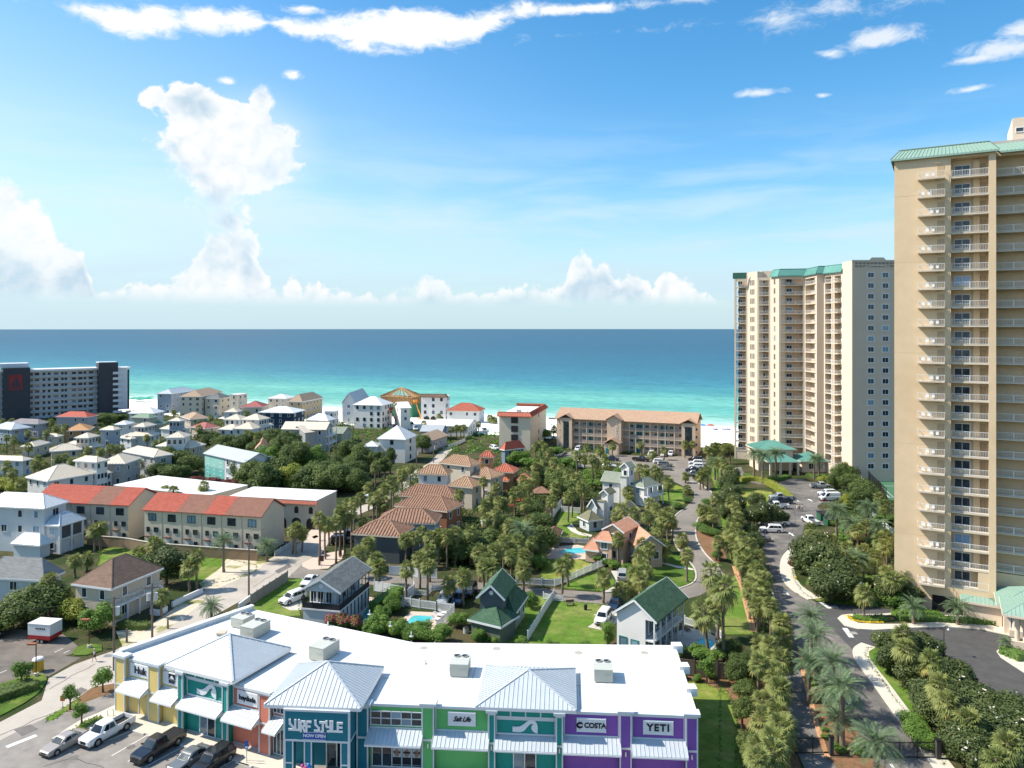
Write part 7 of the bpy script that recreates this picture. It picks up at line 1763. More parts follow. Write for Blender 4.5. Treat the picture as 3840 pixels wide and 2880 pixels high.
# --- broadleaf trees and shrubs
for c, lab, kind, lst in [
  ('E', 'large dark oak over the side parking lot', 'oak', [(250,1180,6.5,5.2),(110,1260,5.5,4.5),(400,1150,6,4.5)]),
  ('E', 'dark magnolia in front of the brown roofed house', 'magnolia', [(1440,840,7.5,4.6)]),
  ('E', 'olive bush beside the trailer', 'yellow', [(640,1230,4.2,3.2)]),
  ('E', 'feathery green bush at the street corner', 'green', [(860,1290,5.0,3.4)]),
  ('F', 'dark broad tree behind the flat roofed block', 'oak', [(110,60,9,6),(220,100,9,6),(330,20,9,6),(640,80,8,6),(760,110,8,6),(900,90,8,6),(560,120,7,5),(1000,120,7,5),(980,40,8,5)]),
  ('F', 'yellowish green tree among the dark trees', 'yellow', [(430,80,8.5,5.5)]),
  ('B', 'bright green tree in the small wood', 'green', [(620,960,10,5),(250,950,10,6),(180,990,9,5)]),
  ('B', 'tall dark tree in the small wood', 'oak', [(430,830,14,5),(480,920,12,5),(290,800,11,5),(120,1050,9,6),(300,1120,8,5),(700,1080,8,5.5),(850,1100,8,5.5),(960,900,10,5),(1040,950,9,5),(1000,1010,8,5),(800,1010,7,4),(560,1120,7,5),(920,1130,7,5),(140,890,8,5),(330,880,9,5)]),
  ('B', 'narrow dark cypress against the tall white house', 'cypress', [(1205,950,9,2.6),(1300,930,10,2.6),(1255,1010,8,3),(1130,960,8,3)]),
  ('B', 'round tree beside the grey brown gabled house', 'oak', [(1575,830,7.5,4)]),
  ('A', 'dark oak thicket beside the aqua and grey house', 'oak', [(1330,1010,7,6),(1430,960,8,6),(1560,990,8,6),(1650,1020,7,5),(1400,1070,6,5),(1520,1080,6,5)]),
  ('A', 'dark shrubby tree behind the lookout houses', 'oak', [(900,620,6,7),(1000,610,5,6),(1800,780,6,6),(1950,830,7,7),(2080,830,7,7),(2170,800,6,6),(2140,1050,9,6),(2180,1120,8,6),(1740,690,7,4),(2130,570,7,4)]),
  ('A', 'dark red leaved shrub beside the white square roomed house', 'dkred', [(900,1130,4.2,3.6),(960,1140,4,3.2)]),
  ('A', 'red flowering hedge bush below the aqua house', 'dkred', [(1560,1140,2.6,3),(1700,1145,2.6,3),(1850,1160,3,3.2),(1980,1180,3,3.2),(2060,1160,3,3)]),
  ('A', 'olive shrub by the long cream roofed house', 'yellow', [(60,1170,4,5),(150,1200,4,4),(640,1130,4,3.4),(580,1120,4,3)]),
  ('C', 'green bush along the tan condominium garden', 'shrub', [(560,750,5,5),(640,900,4,5),(740,1000,4,5),(1200,1075,3,2.4),(1040,1110,3.5,4),(1000,1180,4,4),(960,1100,4,4),(260,950,5,4),(330,960,6,5),(420,1000,5,4),(2180,880,4,4),(2080,860,4,5)]),
  ('G', 'dense dark tree in the back gardens', 'oak', [(720,200,7,4.5),(660,120,7,5),(560,80,6,5),(740,90,6,4.5),(450,370,5,4),(310,560,6,4.5),(210,520,6,4.5),(540,630,6.5,4),(360,680,6.5,4.5),(240,720,6,4),(110,640,5.5,4),(520,480,5,4),(480,700,5,3.6),(20,720,5.5,4),(-80,650,5.5,4.5),(-150,720,5.5,4.5),(-220,690,5.5,4.5),(-300,640,5.5,4)]),
  ('G', 'leafy shrub beside the pink stucco house', 'shrub', [(1020,790,1.8,1.4),(1150,840,2,1.8),(1080,820,1.6,1.4),(1290,880,2.2,2),(1320,940,2.5,2),(530,820,3,2.2),(470,800,3,2.2),(1430,570,3.5,3)]),
  ('K', 'flowering shrub at the back of the shop roof', 'shrub', [(360,560,1.6,1.5),(110,540,1.6,1.4),(1100,440,4,1.3),(1110,520,2.4,1.2),(1400,570,2.6,2.0),(1480,580,2.2,1.6),(620,580,1.2,1.2),(900,590,1.2,1.4),(1700,640,2.6,1.8),(1900,660,2.6,2.4),(2030,690,2.6,2.0),(440,200,3,1.8)]),
  ('K', 'young tree on the mulch beside the shop', 'thin', [(1960,770,3.8,1.5)]),
  ('K', 'ornamental grass clump on the mulch bed', 'shrub', [(1880,880,1.0,.9),(1760,850,1.2,.8),(2000,860,1,.7)]),
  ('J', 'red crape myrtle behind the shop roof', 'red', [(830,390,3.2,2.2),(960,400,3,2.2)]),
  ('J', 'leafy shrub around the fenced pool', 'green', [(1310,240,3,1.9),(1240,320,3.2,2.0),(1190,400,3.4,2.4),(1150,460,3,2),(1370,440,3.2,2.2),(1560,430,3,2.0),(1480,490,2.6,1.8),(1600,490,3,2),(1740,490,3.2,2.2),(1330,190,3.0,1.7),(680,330,2.6,1.5),(1890,370,2.6,1.9),(2050,510,2.6,1.7)]),
  ('L', 'dark magnolia in the tower garden', 'magnolia', [(650,110,7.5,5),(760,170,8,5.5),(720,60,7,5),(850,270,7,5),(900,330,6,4.5),(800,330,6,4.5),(1230,360,5,3.5),(1330,350,5,3.5),(1380,410,4,2.6)]),
  ('L', 'white flowering magnolia in the driveway planting bed', 'magnolia', [(1215,760,4,3.0),(1470,770,4,3.0),(1260,880,4,3),(1400,960,4,3.2),(1330,900,4,3),(1500,1130,4,3),(1700,960,4,3.0),(1690,1080,4.5,3.2),(1560,1240,4,3),(1850,1170,4.5,3.4),(1960,1220,4.5,3.4),(1740,1290,4,3.2),(1900,1330,4.5,3.6),(2060,1280,4.5,3.6),(1760,1430,4.5,3.2),(1870,1480,4.5,3.4),(1960,1420,4.5,3.4),(2120,1400,5,3.8),(1800,1560,4.5,3),(2150,1250,4.5,3.4)]),
  ('H', 'white flowering magnolia along the drive', 'magnolia', [(560,90,7,3.6),(520,160,7,3.4),(560,230,7,3.4),(530,300,6,3.2),(600,330,6,3.2),(540,380,6,3),(780,310,7,3.2),(820,400,6,3.4),(920,410,5,3.2),(760,420,5,3.4),(980,430,4,2.4),(730,570,5,3),(760,640,4.5,2.6)]),
  ('H', 'dark leafy tree beside the tennis court wall', 'oak', [(1500,70,6,4.2),(1560,30,6,4),(1600,140,6,4),(1690,190,6.5,4),(1680,260,6,3.6),(1460,120,5,3),(1750,230,5,3.2)]),
  ('H', 'golden green shrub by the parked vans', 'yellow', [(1370,110,2.6,2.6),(1540,270,3,1.8),(1560,330,2.8,1.6)]),
  ('H', 'rounded clipped shrub beside the winding road', 'box', [(290,500,2.2,2.6),(330,540,2,2.2),(395,560,1.8,2.4),(380,490,2,2.2),(430,755,2.3,1.7),(90,330,2,2.4),(180,285,1.8,1.6),(350,300,2,2)]),
  ('H', 'rust coloured shrub in the pool garden', 'dkred', [(1680,620,2.6,2.6),(1740,640,2.4,2.2),(1110,830,2.4,2),(1620,590,3,2.4)]),
  ('H', 'green hedge shrub in the pool garden', 'shrub', [(1560,620,3,3),(1800,650,3,3),(1660,980,1.8,2.4),(1760,1000,1.8,2.4),(1840,1020,1.8,2.2),(1540,960,2,3),(1420,1020,2,3),(1900,1100,3.5,2.6),(2040,1090,3.5,2.6),(2000,1150,3,2.4),(1300,1000,2.4,2.6),(1460,480,2,2),(1880,450,3,3),(1530,560,2.5,2.5),(1400,760,4.5,3)]),
  ('L', 'leafy bush on the grass by the gate', 'green', [(1400,1310,2.2,2.0),(1440,1390,2.4,2.2),(1490,1450,2,1.8),(1200,850,1.6,1.0)]),
  ('L', 'bright broad leaved plant at the gate island', 'shrub', [(860,1510,1.2,.9),(1000,1530,1.2,.9),(770,1430,.8,.7),(760,1380,.6,.6),(640,1040,.7,.6)]),
  ('L', 'dark olive shrub under the palm row', 'oak', [(120,960,3.6,2.0),(160,1230,4,1.6),(180,1100,3,1.8),(200,1480,3,1.6),(60,780,3,2.2),(150,900,3,2),(230,1590,2.6,1.6),(480,760,1.4,1.4)]),
 ]:
    for q in lst:
        x, y, h, rd = q; tree_px(lab, c, x, y, h, rd, kind, group=lab if len(lst) > 1 else None, cat='tree' if h > 3.4 else 'shrub', name=None if h > 3.4 or kind in ('box', 'dkred') else 'shrub')
for c, x, y, h, rd, lab in [('I',190,800,3.6,1.6,'small crape myrtle on the lot island beside a yellow post'),('I',605,1010,3.3,1.35,'small crape myrtle on the grass wedge with red sign'),('I',890,870,3.6,1.7,'small crape myrtle beside the yellow shop corner'),('I',705,1150,3.0,1.3,'small crape myrtle on the kerbed island by the white pickup')]:
    tree_px(lab, c, x, y, h, rd, 'thin')
# --- clipped hedges and scrub ground cover
def hedge(label, c, pts, w, h, m, dens=60, name='hedge', zg=0.0):
    line = smooth_line(gpoly(c, pts), 4) if len(pts) > 2 else gpoly(c, pts); rr = random.Random(len(pts)*7 + int(pts[0][0] if not isinstance(pts[0][0], str) else 3)); o = line[0].copy(); mb = MB()
    core = MB(); ribbon_mb(core, [p - o for p in line], w*.8, 0, h*.82)
    for i in range(len(line) - 1):
        a, b = line[i] - o, line[i+1] - o; L = (b - a).length; d = (b - a).normalized() if L > 0 else Vector((1, 0, 0)); n = Vector((-d.y, d.x, 0))
        for _ in range(int(L*dens)):
            t = rr.random(); s = rr.choice([-1, 1, 0, 0])
            if s: p = a.lerp(b, t) + n*s*w*.5*rr.uniform(.85, 1.05) + Vector((0, 0, rr.uniform(.05, 1)*h)); nv = n*s
            else: p = a.lerp(b, t) + n*rr.uniform(-.5, .5)*w + Vector((0, 0, h*rr.uniform(.88, 1.06))); nv = Vector((0, 0, 1))
            nv = (nv + Vector((rr.uniform(-.6, .6), rr.uniform(-.6, .6), rr.uniform(-.3, .6)))).normalized(); u = nv.orthogonal().normalized(); v = nv.cross(u); k = rr.uniform(.10, .2)
            mb.poly([p - u*k, p - v*k*.6, p + u*k, p + v*k*.6])
    r = thing(name, label, 'hedge', o); mb.build('foliage', m, r); core.build('inner_foliage', m, r); return r
hedge('yellow green clipped hedge curving round the parking lawn', 'H', [(625,130),(700,120),(820,130),(920,175),(1000,230),(1060,290)], 2.6, 1.4, LF_YEL)
hedge('low green hedge ringing the turning circle', 'H', [(690,80),(740,105),(840,115),(960,115),(1050,95)], 2.6, 1.0, LF_BOX)
hedge('small green hedge before the aqua pavilion wing', 'H', [(1220,80),(1290,95),(1370,90)], 2.0, .9, LF_BOX)
hedge('long clipped hedge of the entry median', 'L', [(1290,590),(1480,592),(1700,605),(1990,622)], 1.6, .9, LF_BOX)
hedge('bright clipped hedge before the tower lobby', 'L', [(1260,560),(1320,548),(1420,550),(1600,565)], 1.5, .8, LF_GREEN)
hedge('clipped hedge beside the garage mouth', 'L', [(1155,470),(1220,482),(1310,500)], 1.8, 1.1, LF_BOX)
hedge('rounded hedge under the lobby windows', 'L', [(1880,590),(1960,595),(2090,610)], 2.0, 1.4, LF_BOX)
hedge('yellow flower border on the entry median', 'L', [(925,562),(960,595),(1060,612),(1180,612)], .5, .22, leafmat('yellow_flower', (.50, .34, .02), (.62, .45, .04), 1, .1), 90)
hedge('green shrub mass on the median behind the stout palm', 'L', [(960,575),(1060,590),(1200,585)], 2.2, .5, LF_GREEN)
hedge('clipped round shrubs of the kerbed corner island', 'L', [(2050,825),(2110,850),(2199,890)], 2.4, 1.2, LF_BOX)
hedge('thick dark hedge along the side lot island', 'I', [(-150,1110),(0,1060),(150,1010),(290,960)], 3.0, 1.1, LF_OAK)
hedge('low dark hedge by the street corner drive', 'E', [(1050,1380),(1140,1395),(1290,1400)], 2.0, .9, LF_OAK)
hedge('green edging plants of the date palm median', 'L', [(640,1000),(670,1080)], .8, .5, LF_GREEN)
hedge('low hedge row along the garden under the pool terrace', 'H', [(1610,960),(1700,985),(1830,1010)], 1.8, 1.0, LF_BOX)
hedge('thin leafy hedge along the picture fence of the pink house', 'G', [(700,640),(800,650),(940,655)], 1.0, .9, LF_OAK)
hedge('tall green hedge between the two pools', 'J', [(1150,330),(1260,250),(1380,180)], 2.0, 2.2, LF_GREEN)
# scattered undergrowth between the houses: low scrub nobody could count
def scrub(name, label, c, pts, n, m, seed, smin=.35, smax=.9, hmax=1.6):
    poly = gpoly(c, pts); rr = random.Random(seed); xs_ = [p.x for p in poly]; ys_ = [p.y for p in poly]; mb = MB(); k = 0
    while k < n:
        p = Vector((rr.uniform(min(xs_), max(xs_)), rr.uniform(min(ys_), max(ys_)), 0))
        k += 1
        if not inside(p, poly): continue
        q = noise.noise(p*.18) 
        if q < -.15: continue
        hh = hmax*(.35 + .65*max(0, q + .3))
        for _ in range(7):
            c_ = p + Vector((rr.uniform(-.8, .8), rr.uniform(-.8, .8), rr.uniform(.05, 1)*hh)); nv = Vector((rr.uniform(-1, 1), rr.uniform(-1, 1), rr.uniform(.1, 1))).normalized(); u = nv.orthogonal().normalized(); v = nv.cross(u); s = rr.uniform(smin, smax)*.5
            mb.poly([c_ - u*s, c_ - v*s*.6, c_ + u*s, c_ + v*s*.6])
    return tag(mb.build(name, m), label, 'undergrowth', kind='stuff')
scrub('undergrowth', 'dark low scrub covering the ground between the beach cottages', 'A', [(-600,700),(0,640),(1000,560),(2212,520),(3000,640),(3000,900),(2300,1300),(1500,1300),(600,1250),(-900,1300)], 9000, LF_OAK, 3, .5, 1.1, 2.0)
scrub('undergrowth', 'olive low scrub covering the ground between the gardens', 'G', [(-900,150),(0,-80),(1000,-60),(1300,0),(1000,300),(700,330),(560,520),(520,760),(330,960),(-300,900)], 6500, LF_OAK, 4, .35, .8, 1.5)
scrub('undergrowth', 'green dune scrub behind the beach', 'B', [(0,600),(2212,640),(3600,760),(3600,900),(2212,1000),(1500,900),(0,800)], 5000, LF_GREEN, 6, .5, 1.1, 1.3)
scrub('undergrowth', 'low shrubs under the drive palms', 'L', [(140,-200),(330,120),(400,440),(430,700),(440,1000),(500,1300),(560,1600),(330,1600),(260,1200),(280,900),(260,600),(120,200)], 4200, LF_OAK, 8, .3, .6, 1.1)
scrub('undergrowth', 'low shrubs in the pool garden by the towers', 'H', [(1400,150),(1760,230),(1960,300),(1960,900),(2100,1150),(1700,1100),(1200,900),(1100,830),(1200,600),(1500,560)], 4200, LF_OAK, 9, .3, .7, 1.3)
scrub('undergrowth', 'low shrubs under the magnolias', 'L', [(1170,800),(1560,830),(1760,990),(1960,1150),(2250,1330),(2250,1900),(1700,1600),(1460,1230),(1240,980)], 3500, LF_MAG, 10, .3, .6, 1.2)

# ragged turf edges
rr = random.Random(77); mb = MB()
for w in LAWNS:
    for a, b in zip(w, w[1:] + w[:1]):
        L = (b - a).length
        for _ in range(min(400, int(L*9))):
            p = a.lerp(b, rr.random()) + Vector((rr.gauss(0, .13), rr.gauss(0, .13), .02)); s_ = rr.uniform(.05, .13); t_ = rr.uniform(0, 6.28); u = Vector((cos(t_), sin(t_), 0))*s_
            mb.poly([p - u, p + u, p + u*.4 + Vector((rr.uniform(-.05, .05), rr.uniform(-.05, .05), s_*.9))])
            mb.poly([p + Vector((u.y, -u.x, 0.0)), p + u, p - u + Vector((0, 0, .015))])
tag(mb.build('grass_fringe', LF_GREEN), 'ragged tufts of grass along the edges of the lawns', 'grass', kind='stuff')

# ------------------------------------------------------------------ vehicles
M_TYRE = mat('tyre_rubber', (.018, .018, .018), .85, .1); M_RIM = mat('wheel_alloy', (.42, .43, .44), .35, .05, metal=.8); M_CGLASS = glassmat('car_glass', (.012, .016, .018), .04)
M_LAMP = mat('headlamp_lens', (.70, .72, .74), .15, .0, spec=.7); M_TAIL = mat('tail_lamp', (.30, .012, .012), .25, .0, spec=.6); M_GRILLE = mat('black_plastic', (.02, .02, .022), .6, .05)
CARC = dict(white=(.74, .74, .73), silver=(.40, .41, .41), black=(.012, .012, .014), navy=(.018, .03, .065), grey=(.14, .15, .155), champagne=(.36, .31, .27), blue=(.10, .17, .26), red=(.35, .03, .03))
def carpaint(k): return mat('car_paint_' + k, CARC[k], .28, .02, 1.0, spec=.5, coat=.7)
def loft(mb, secs):
    """secs: list of rings with the same count; closes both ends"""
    n = len(secs[0]); vs = [v for s in secs for v in s]; fs = []
    for i in range(len(secs) - 1):
        for k in range(n): fs.append((i*n + k, i*n + (k+1) % n, (i+1)*n + (k+1) % n, (i+1)*n + k))
    fs += [list(range(n - 1, -1, -1)), [(len(secs) - 1)*n + k for k in range(n)]]
    mb.add(vs, fs)
def ringsec(x, w, z0, z1, r=.16, tuck=.93):
    return [(x, -w*tuck, z0), (x, w*tuck, z0), (x, w, z0 + (z1 - z0)*.35), (x, w*.985, z1 - r*.6), (x, w*.90, z1), (x, -w*.90, z1), (x, -w*.985, z1 - r*.6), (x, -w, z0 + (z1 - z0)*.35)]
SPEC = {   # length, half width, stations (x, halfwidth factor, z0, z1), cabin (x bottom front, x top front, x top rear, x bottom rear), belt z, roof z, wheelbase x's, wheel radius
 'sedan': dict(L=4.7, w=.90, st=[(2.35,.74,.34,.62),(2.22,.90,.24,.72),(1.6,.98,.22,.84),(.95,1.0,.22,.93),(-1.2,1.0,.22,.96),(-1.9,.97,.24,.97),(-2.25,.88,.28,.92),(-2.35,.78,.38,.80)], cab=(1.05,.30,-.85,-1.65), belt=.93, roof=1.44, wh=(1.42,-1.35), r=.33),
 'suv': dict(L=4.9, w=.96, st=[(2.45,.76,.40,.80),(2.32,.92,.30,.94),(1.7,.99,.28,1.05),(1.1,1.0,.28,1.10),(-1.6,1.0,.28,1.12),(-2.2,.98,.30,1.12),(-2.42,.92,.36,1.08),(-2.48,.84,.48,.95)], cab=(1.20,.55,-2.05,-2.36), belt=1.09, roof=1.78, wh=(1.5,-1.45), r=.39),
 'pickup': dict(L=5.9, w=.99, st=[(2.95,.78,.46,.90),(2.82,.93,.36,1.04),(2.1,.99,.34,1.14),(1.45,1.0,.34,1.18),(-.62,1.0,.34,1.20),(-.66,1.0,.34,1.20)], cab=(1.5,.88,-.42,-.62), belt=1.17, roof=1.88, wh=(1.85,-1.75), r=.41),
 'van': dict(L=5.4, w=1.0, st=[(2.7,.78,.42,.85),(2.58,.93,.32,1.02),(2.1,.99,.30,1.16),(1.7,1.0,.30,1.24),(-2.3,1.0,.30,1.26),(-2.65,.98,.32,1.26),(-2.7,.95,.40,1.2)], cab=(2.0,1.15,-2.6,-2.68), belt=1.23, roof=2.25, wh=(1.75,-1.6), r=.37)}
def car_meshes(kind):
    S = SPEC[kind]; w = S['w']; out = {}
    mb = MB(); loft(mb, [ringsec(x, w*f, a, b) for x, f, a, b in S['st']])
    if kind == 'pickup':
        mb.box(-2.9, -.66, -w*.98, -w*.86, .5, 1.18); mb.box(-2.9, -.66, w*.86, w*.98, .5, 1.18); mb.box(-2.95, -2.83, -w*.97, w*.97, .5, 1.17); mb.box(-2.9, -.66, -w*.9, w*.9, .45, .72)
    out['body'] = mb.mesh('body', carpaint('white'), False)
    bf, tf, tr, br = S['cab']; zb, zr = S['belt'], S['roof']; wb, wt_ = w*.93, w*.76
    mb = MB(); zs = [zb - .04, zb + (zr - zb)*.55, zr - .07, zr]; ring = []
    def rg(t, z, wd, ins=0): f = bf + (tf - bf)*t; r_ = br + (tr - br)*t; return [(f - ins, -wd*.86, z), (f + .04 - ins, 0, z), (f - ins, wd*.86, z), (f - .22 - ins, wd, z), (r_ + .15 + ins, wd, z), (r_ + ins, wd*.88, z), (r_ + ins, -wd*.88, z), (r_ + .15 + ins, -wd, z), (f - .22 - ins, -wd, z)]
    secs = [rg(0, zs[0], wb), rg(.55, zs[1], wb + (wt_ - wb)*.5), rg(.93, zs[2], wt_*1.0), rg(1.0, zs[3], wt_*.86, .12)]
    loft(mb, secs); out['cabin'] = mb.mesh('cabin', carpaint('white'))
    P_ = lambda t, side, z, fr: None
    def quad(x0, x1, x2, x3, z0, z1, sy):       # side window bottom x0..x1, top x3..x2
        a = (z0 - zb)/(zr - zb); b = (z1 - zb)/(zr - zb); y0 = (wb + (wt_ - wb)*a*.95)*1.015; y1 = (wb + (wt_ - wb)*b*.95)*1.015
        return MB().add([(x0, sy*y0, z0), (x1, sy*y0, z0), (x2, sy*y1, z1), (x3, sy*y1, z1)], [(0, 1, 2, 3)]).mesh('side_window', M_CGLASS)
    z0, z1 = zb + .04, zr - .12; t0 = (z0 - zb)/(zr - zb); t1 = (z1 - zb)/(zr - zb); fx0 = bf + (tf - bf)*t0 - .26; fx1 = bf + (tf - bf)*t1 - .26; rx0 = br + (tr - br)*t0 + .22; rx1 = br + (tr - br)*t1 + .22
    cuts = [0, .5, 1] if kind != 'suv' else [0, .38, .72, 1]
    if kind == 'van': cuts = [0, .24]
    out['side'] = []
    for sy in (-1, 1):
        for a, b in zip(cuts[:-1], cuts[1:]):
            g = .03; out['side'].append(quad(fx0 + (rx0 - fx0)*a - g, fx0 + (rx0 - fx0)*b + g, fx1 + (rx1 - fx1)*b + g, fx1 + (rx1 - fx1)*a - g, z0, z1, sy))
    ya, yb = wb*.80, wt_*.80
    f0 = bf + (tf - bf)*t0; f1 = bf + (tf - bf)*t1; r0 = br + (tr - br)*t0; r1 = br + (tr - br)*t1
    out['windshield'] = MB().add([(f0 + .03, -ya, z0), (f0 + .065, 0, z0), (f0 + .03, ya, z0), (f1 + .03, yb, z1), (f1 + .055, 0, z1), (f1 + .03, -yb, z1)], [(0, 1, 4, 5), (1, 2, 3, 4)]).mesh('windshield', M_CGLASS)
    out['rear'] = MB().add([(r0 - .015, -ya, z0 + .03), (r0 - .015, ya, z0 + .03), (r1 - .015, yb, z1), (r1 - .015, -yb, z1)], [(0, 1, 2, 3)]).mesh('rear_window', M_CGLASS)
    r = S['r']; n = 16; mb = MB(); mb.tube([(0, -.11, 0), (0, .11, 0)], r, n); out['wheel'] = mb.mesh('wheel', M_TYRE)
    mb = MB(); mb.tube([(0, -.115, 0), (0, .115, 0)], r*.62, 12); out['rim'] = mb.mesh('rim', M_RIM)
    xf = S['st'][0][0]; xr = S['st'][-1][0] if kind != 'pickup' else -2.95; zt = S['st'][1][3]
    out['headlight'] = MB().box(-.12, .03, -.16, .16, -.075, .075).mesh('headlight', M_LAMP); out['tail'] = MB().box(-.03, .08, -.10, .10, -.13, .13).mesh('taillight', M_TAIL)
    out['grille'] = MB().box(xf - .2, xf + .012, -w*.42, w*.42, S['st'][0][2] + .12, S['st'][0][3] - .02).mesh('grille', M_GRILLE)
    out['bumper'] = MB().box(xf - .25, xf + .05, -w*.74, w*.74, S['st'][0][2] - .12, S['st'][0][2] + .06).mesh('bumper', M_GRILLE)
    out['arch'] = MB().tube([(0, -.02, 0), (0, .02, 0)], r*1.17, 16).mesh('wheel_arch', M_GRILLE)
    out['mirror'] = MB().box(-.08, .08, -.12, .12, -.07, .08).mesh('mirror', carpaint('white'))
    out['bed'] = MB().box(-2.82, -.68, -w*.86, w*.86, .73, .76).mesh('bed_liner', M_GRILLE)
    out['tip'] = (xf, xr); return out
CARM = {k: car_meshes(k) for k in SPEC}
def car(label, kind, col, p, rz, group=None, detail=True, cover=None):
    S = SPEC[kind]; M_ = CARM[kind]; w = S['w']; pm = carpaint(col)
    r = thing({'sedan': 'parked_sedan', 'suv': 'parked_suv', 'pickup': 'pickup_truck', 'van': 'delivery_van'}[kind], label, {'sedan': 'car', 'suv': 'car', 'pickup': 'truck', 'van': 'van'}[kind], p, rz, group)
    def pn(o): o.material_slots[0].link = 'OBJECT'; o.material_slots[0].material = pm; return o
    b = pn(link('body', M_['body'], r)); pn(link('cabin', M_['cabin'], r))
    link('windshield', M_['windshield'], r); link('rear_window', M_['rear'], r)
    for q in M_['side']: link('side_window', q, r)
    for x in S['wh']:
        for sy in (-1, 1):
            link('wheel_arch', M_['arch'], r, (x, sy*w*.985, S['r']*1.06)); wh = link('wheel', M_['wheel'], r, (x, sy*(w - .10), S['r'])); link('rim', M_['rim'], wh)
    if kind == 'pickup': link('bed_liner' if not cover else 'bed_cover', M_['bed'], r, (0, 0, .42 if cover else 0))
    if detail:
        xf, xr = M_['tip']; z = S['st'][1][3] - .13; zr_ = S['belt'] - .18
        for sy in (-1, 1):
            link('headlight', M_['headlight'], r, (xf - .05, sy*w*.60, z - .06)); link('taillight', M_['tail'], r, (xr - .01, sy*w*.78, zr_)); pn(link('mirror', M_['mirror'], r, (S['cab'][0] - .35, sy*(w + .12), S['belt'] + .06)))
        link('grille', M_['grille'], r); link('bumper', M_['bumper'], r)
    return r
LOTA = FRL.a - pi/2
for c, x, y, k, col, rz, lab, cv in [
  ('I',555,1480,'sedan','champagne',LOTA,'champagne sedan parked beside the kerbed island in the shop lot',0),
  ('I',925,1385,'pickup','white',LOTA,'white crew cab pickup in the shop lot beside the champagne sedan',0),
  ('I',1370,1520,'pickup','black',LOTA,'black pickup with flat bed cover in the shop lot',1),
  ('I',1640,1620,'sedan','grey',LOTA,'dark grey sedan in the shop lot between the black vehicles',0),
  ('I',1840,1650,'suv','black',LOTA,'black rounded car in the shop lot nearest the entrance tower',0),
  ('F',455,1165,'suv','white',radians(-122),'white utility vehicle parked on the grass beside the grey gabled house',0),
  ('F',600,1010,'sedan','white',radians(-100),'white car half hidden behind the grey gabled house',0),
  ('F',1775,1165,'pickup','silver',radians(-97),'silver pickup facing the picket fence by the dark green cottage',0),
  ('F',1895,1170,'suv','navy',radians(-100),'navy utility vehicle beside the silver pickup',0),
  ('F',1985,1100,'suv','black',radians(-100),'black utility vehicle behind the navy one near the street',0),
  ('G',1065,1335,'suv','white',radians(-112),'white utility vehicle on the driveway of the green roofed white house',0),
  ('G',1165,1215,'sedan','navy',radians(-112),'dark car behind the white utility vehicle on the driveway',0),
  ('G',1232,965,'suv','silver',radians(80),'silver utility vehicle on the drive of the pink house',0),
  ('I',-20,500,'suv','black',radians(-65),'black and white utility vehicle under the oak at the lot edge',0),
  ('F',435,490,'suv','white',radians(-80),'white utility vehicle in front of the arched block',0),
  ('F',550,500,'suv','black',radians(-80),'black vehicle in front of the arched block',0),
  ('F',880,660,'suv','black',radians(20),'black utility vehicle beside the dark walled villa',0),
  ('F',930,620,'pickup','black',radians(20),'black pickup beside the dark walled villa',0),
  ('F',1130,305,'van','white',radians(75),'white van parked on the street under the palms',0),
  ('H',985,285,'pickup','silver',radians(176),'silver pickup nosed to the yellow green hedge',0),
  ('H',985,318,'pickup','navy',radians(176),'dark navy pickup in the condo row',0),
  ('H',955,362,'pickup','white',radians(176),'white pickup in the condo row beside the navy one',0),
  ('H',945,505,'pickup','white',radians(174),'white pickup in the condo row beyond the dark magnolias',0),
  ('H',905,565,'suv','white',radians(172),'white utility vehicle at the near end of the condo row',0),
  ('H',1330,185,'pickup','silver',radians(-4),'silver work pickup beside the golden shrub',0),
  ('H',1385,250,'suv','white',radians(184),'white utility vehicle between the work pickup and the van',0),
  ('H',1410,292,'van','white',radians(182),'white panel van in the condo lot',0),
  ('H',1240,490,'pickup','white',radians(95),'white pickup parked beside the green waste bins',0),
  ('H',800,640,'sedan','grey',radians(170),'dark car tail end under the drive palms',0),
  ('L',2130,1570,'suv','blue',radians(150),'blue grey vehicle half hidden by magnolias',0),
  ('C',125,890,'suv','white',radians(-60),'white jeep style vehicle on the lane by the cream beach house',0),
 ]: car(lab, k, col, GP(c, x, y), rz, cover=cv)
WA = WD.a
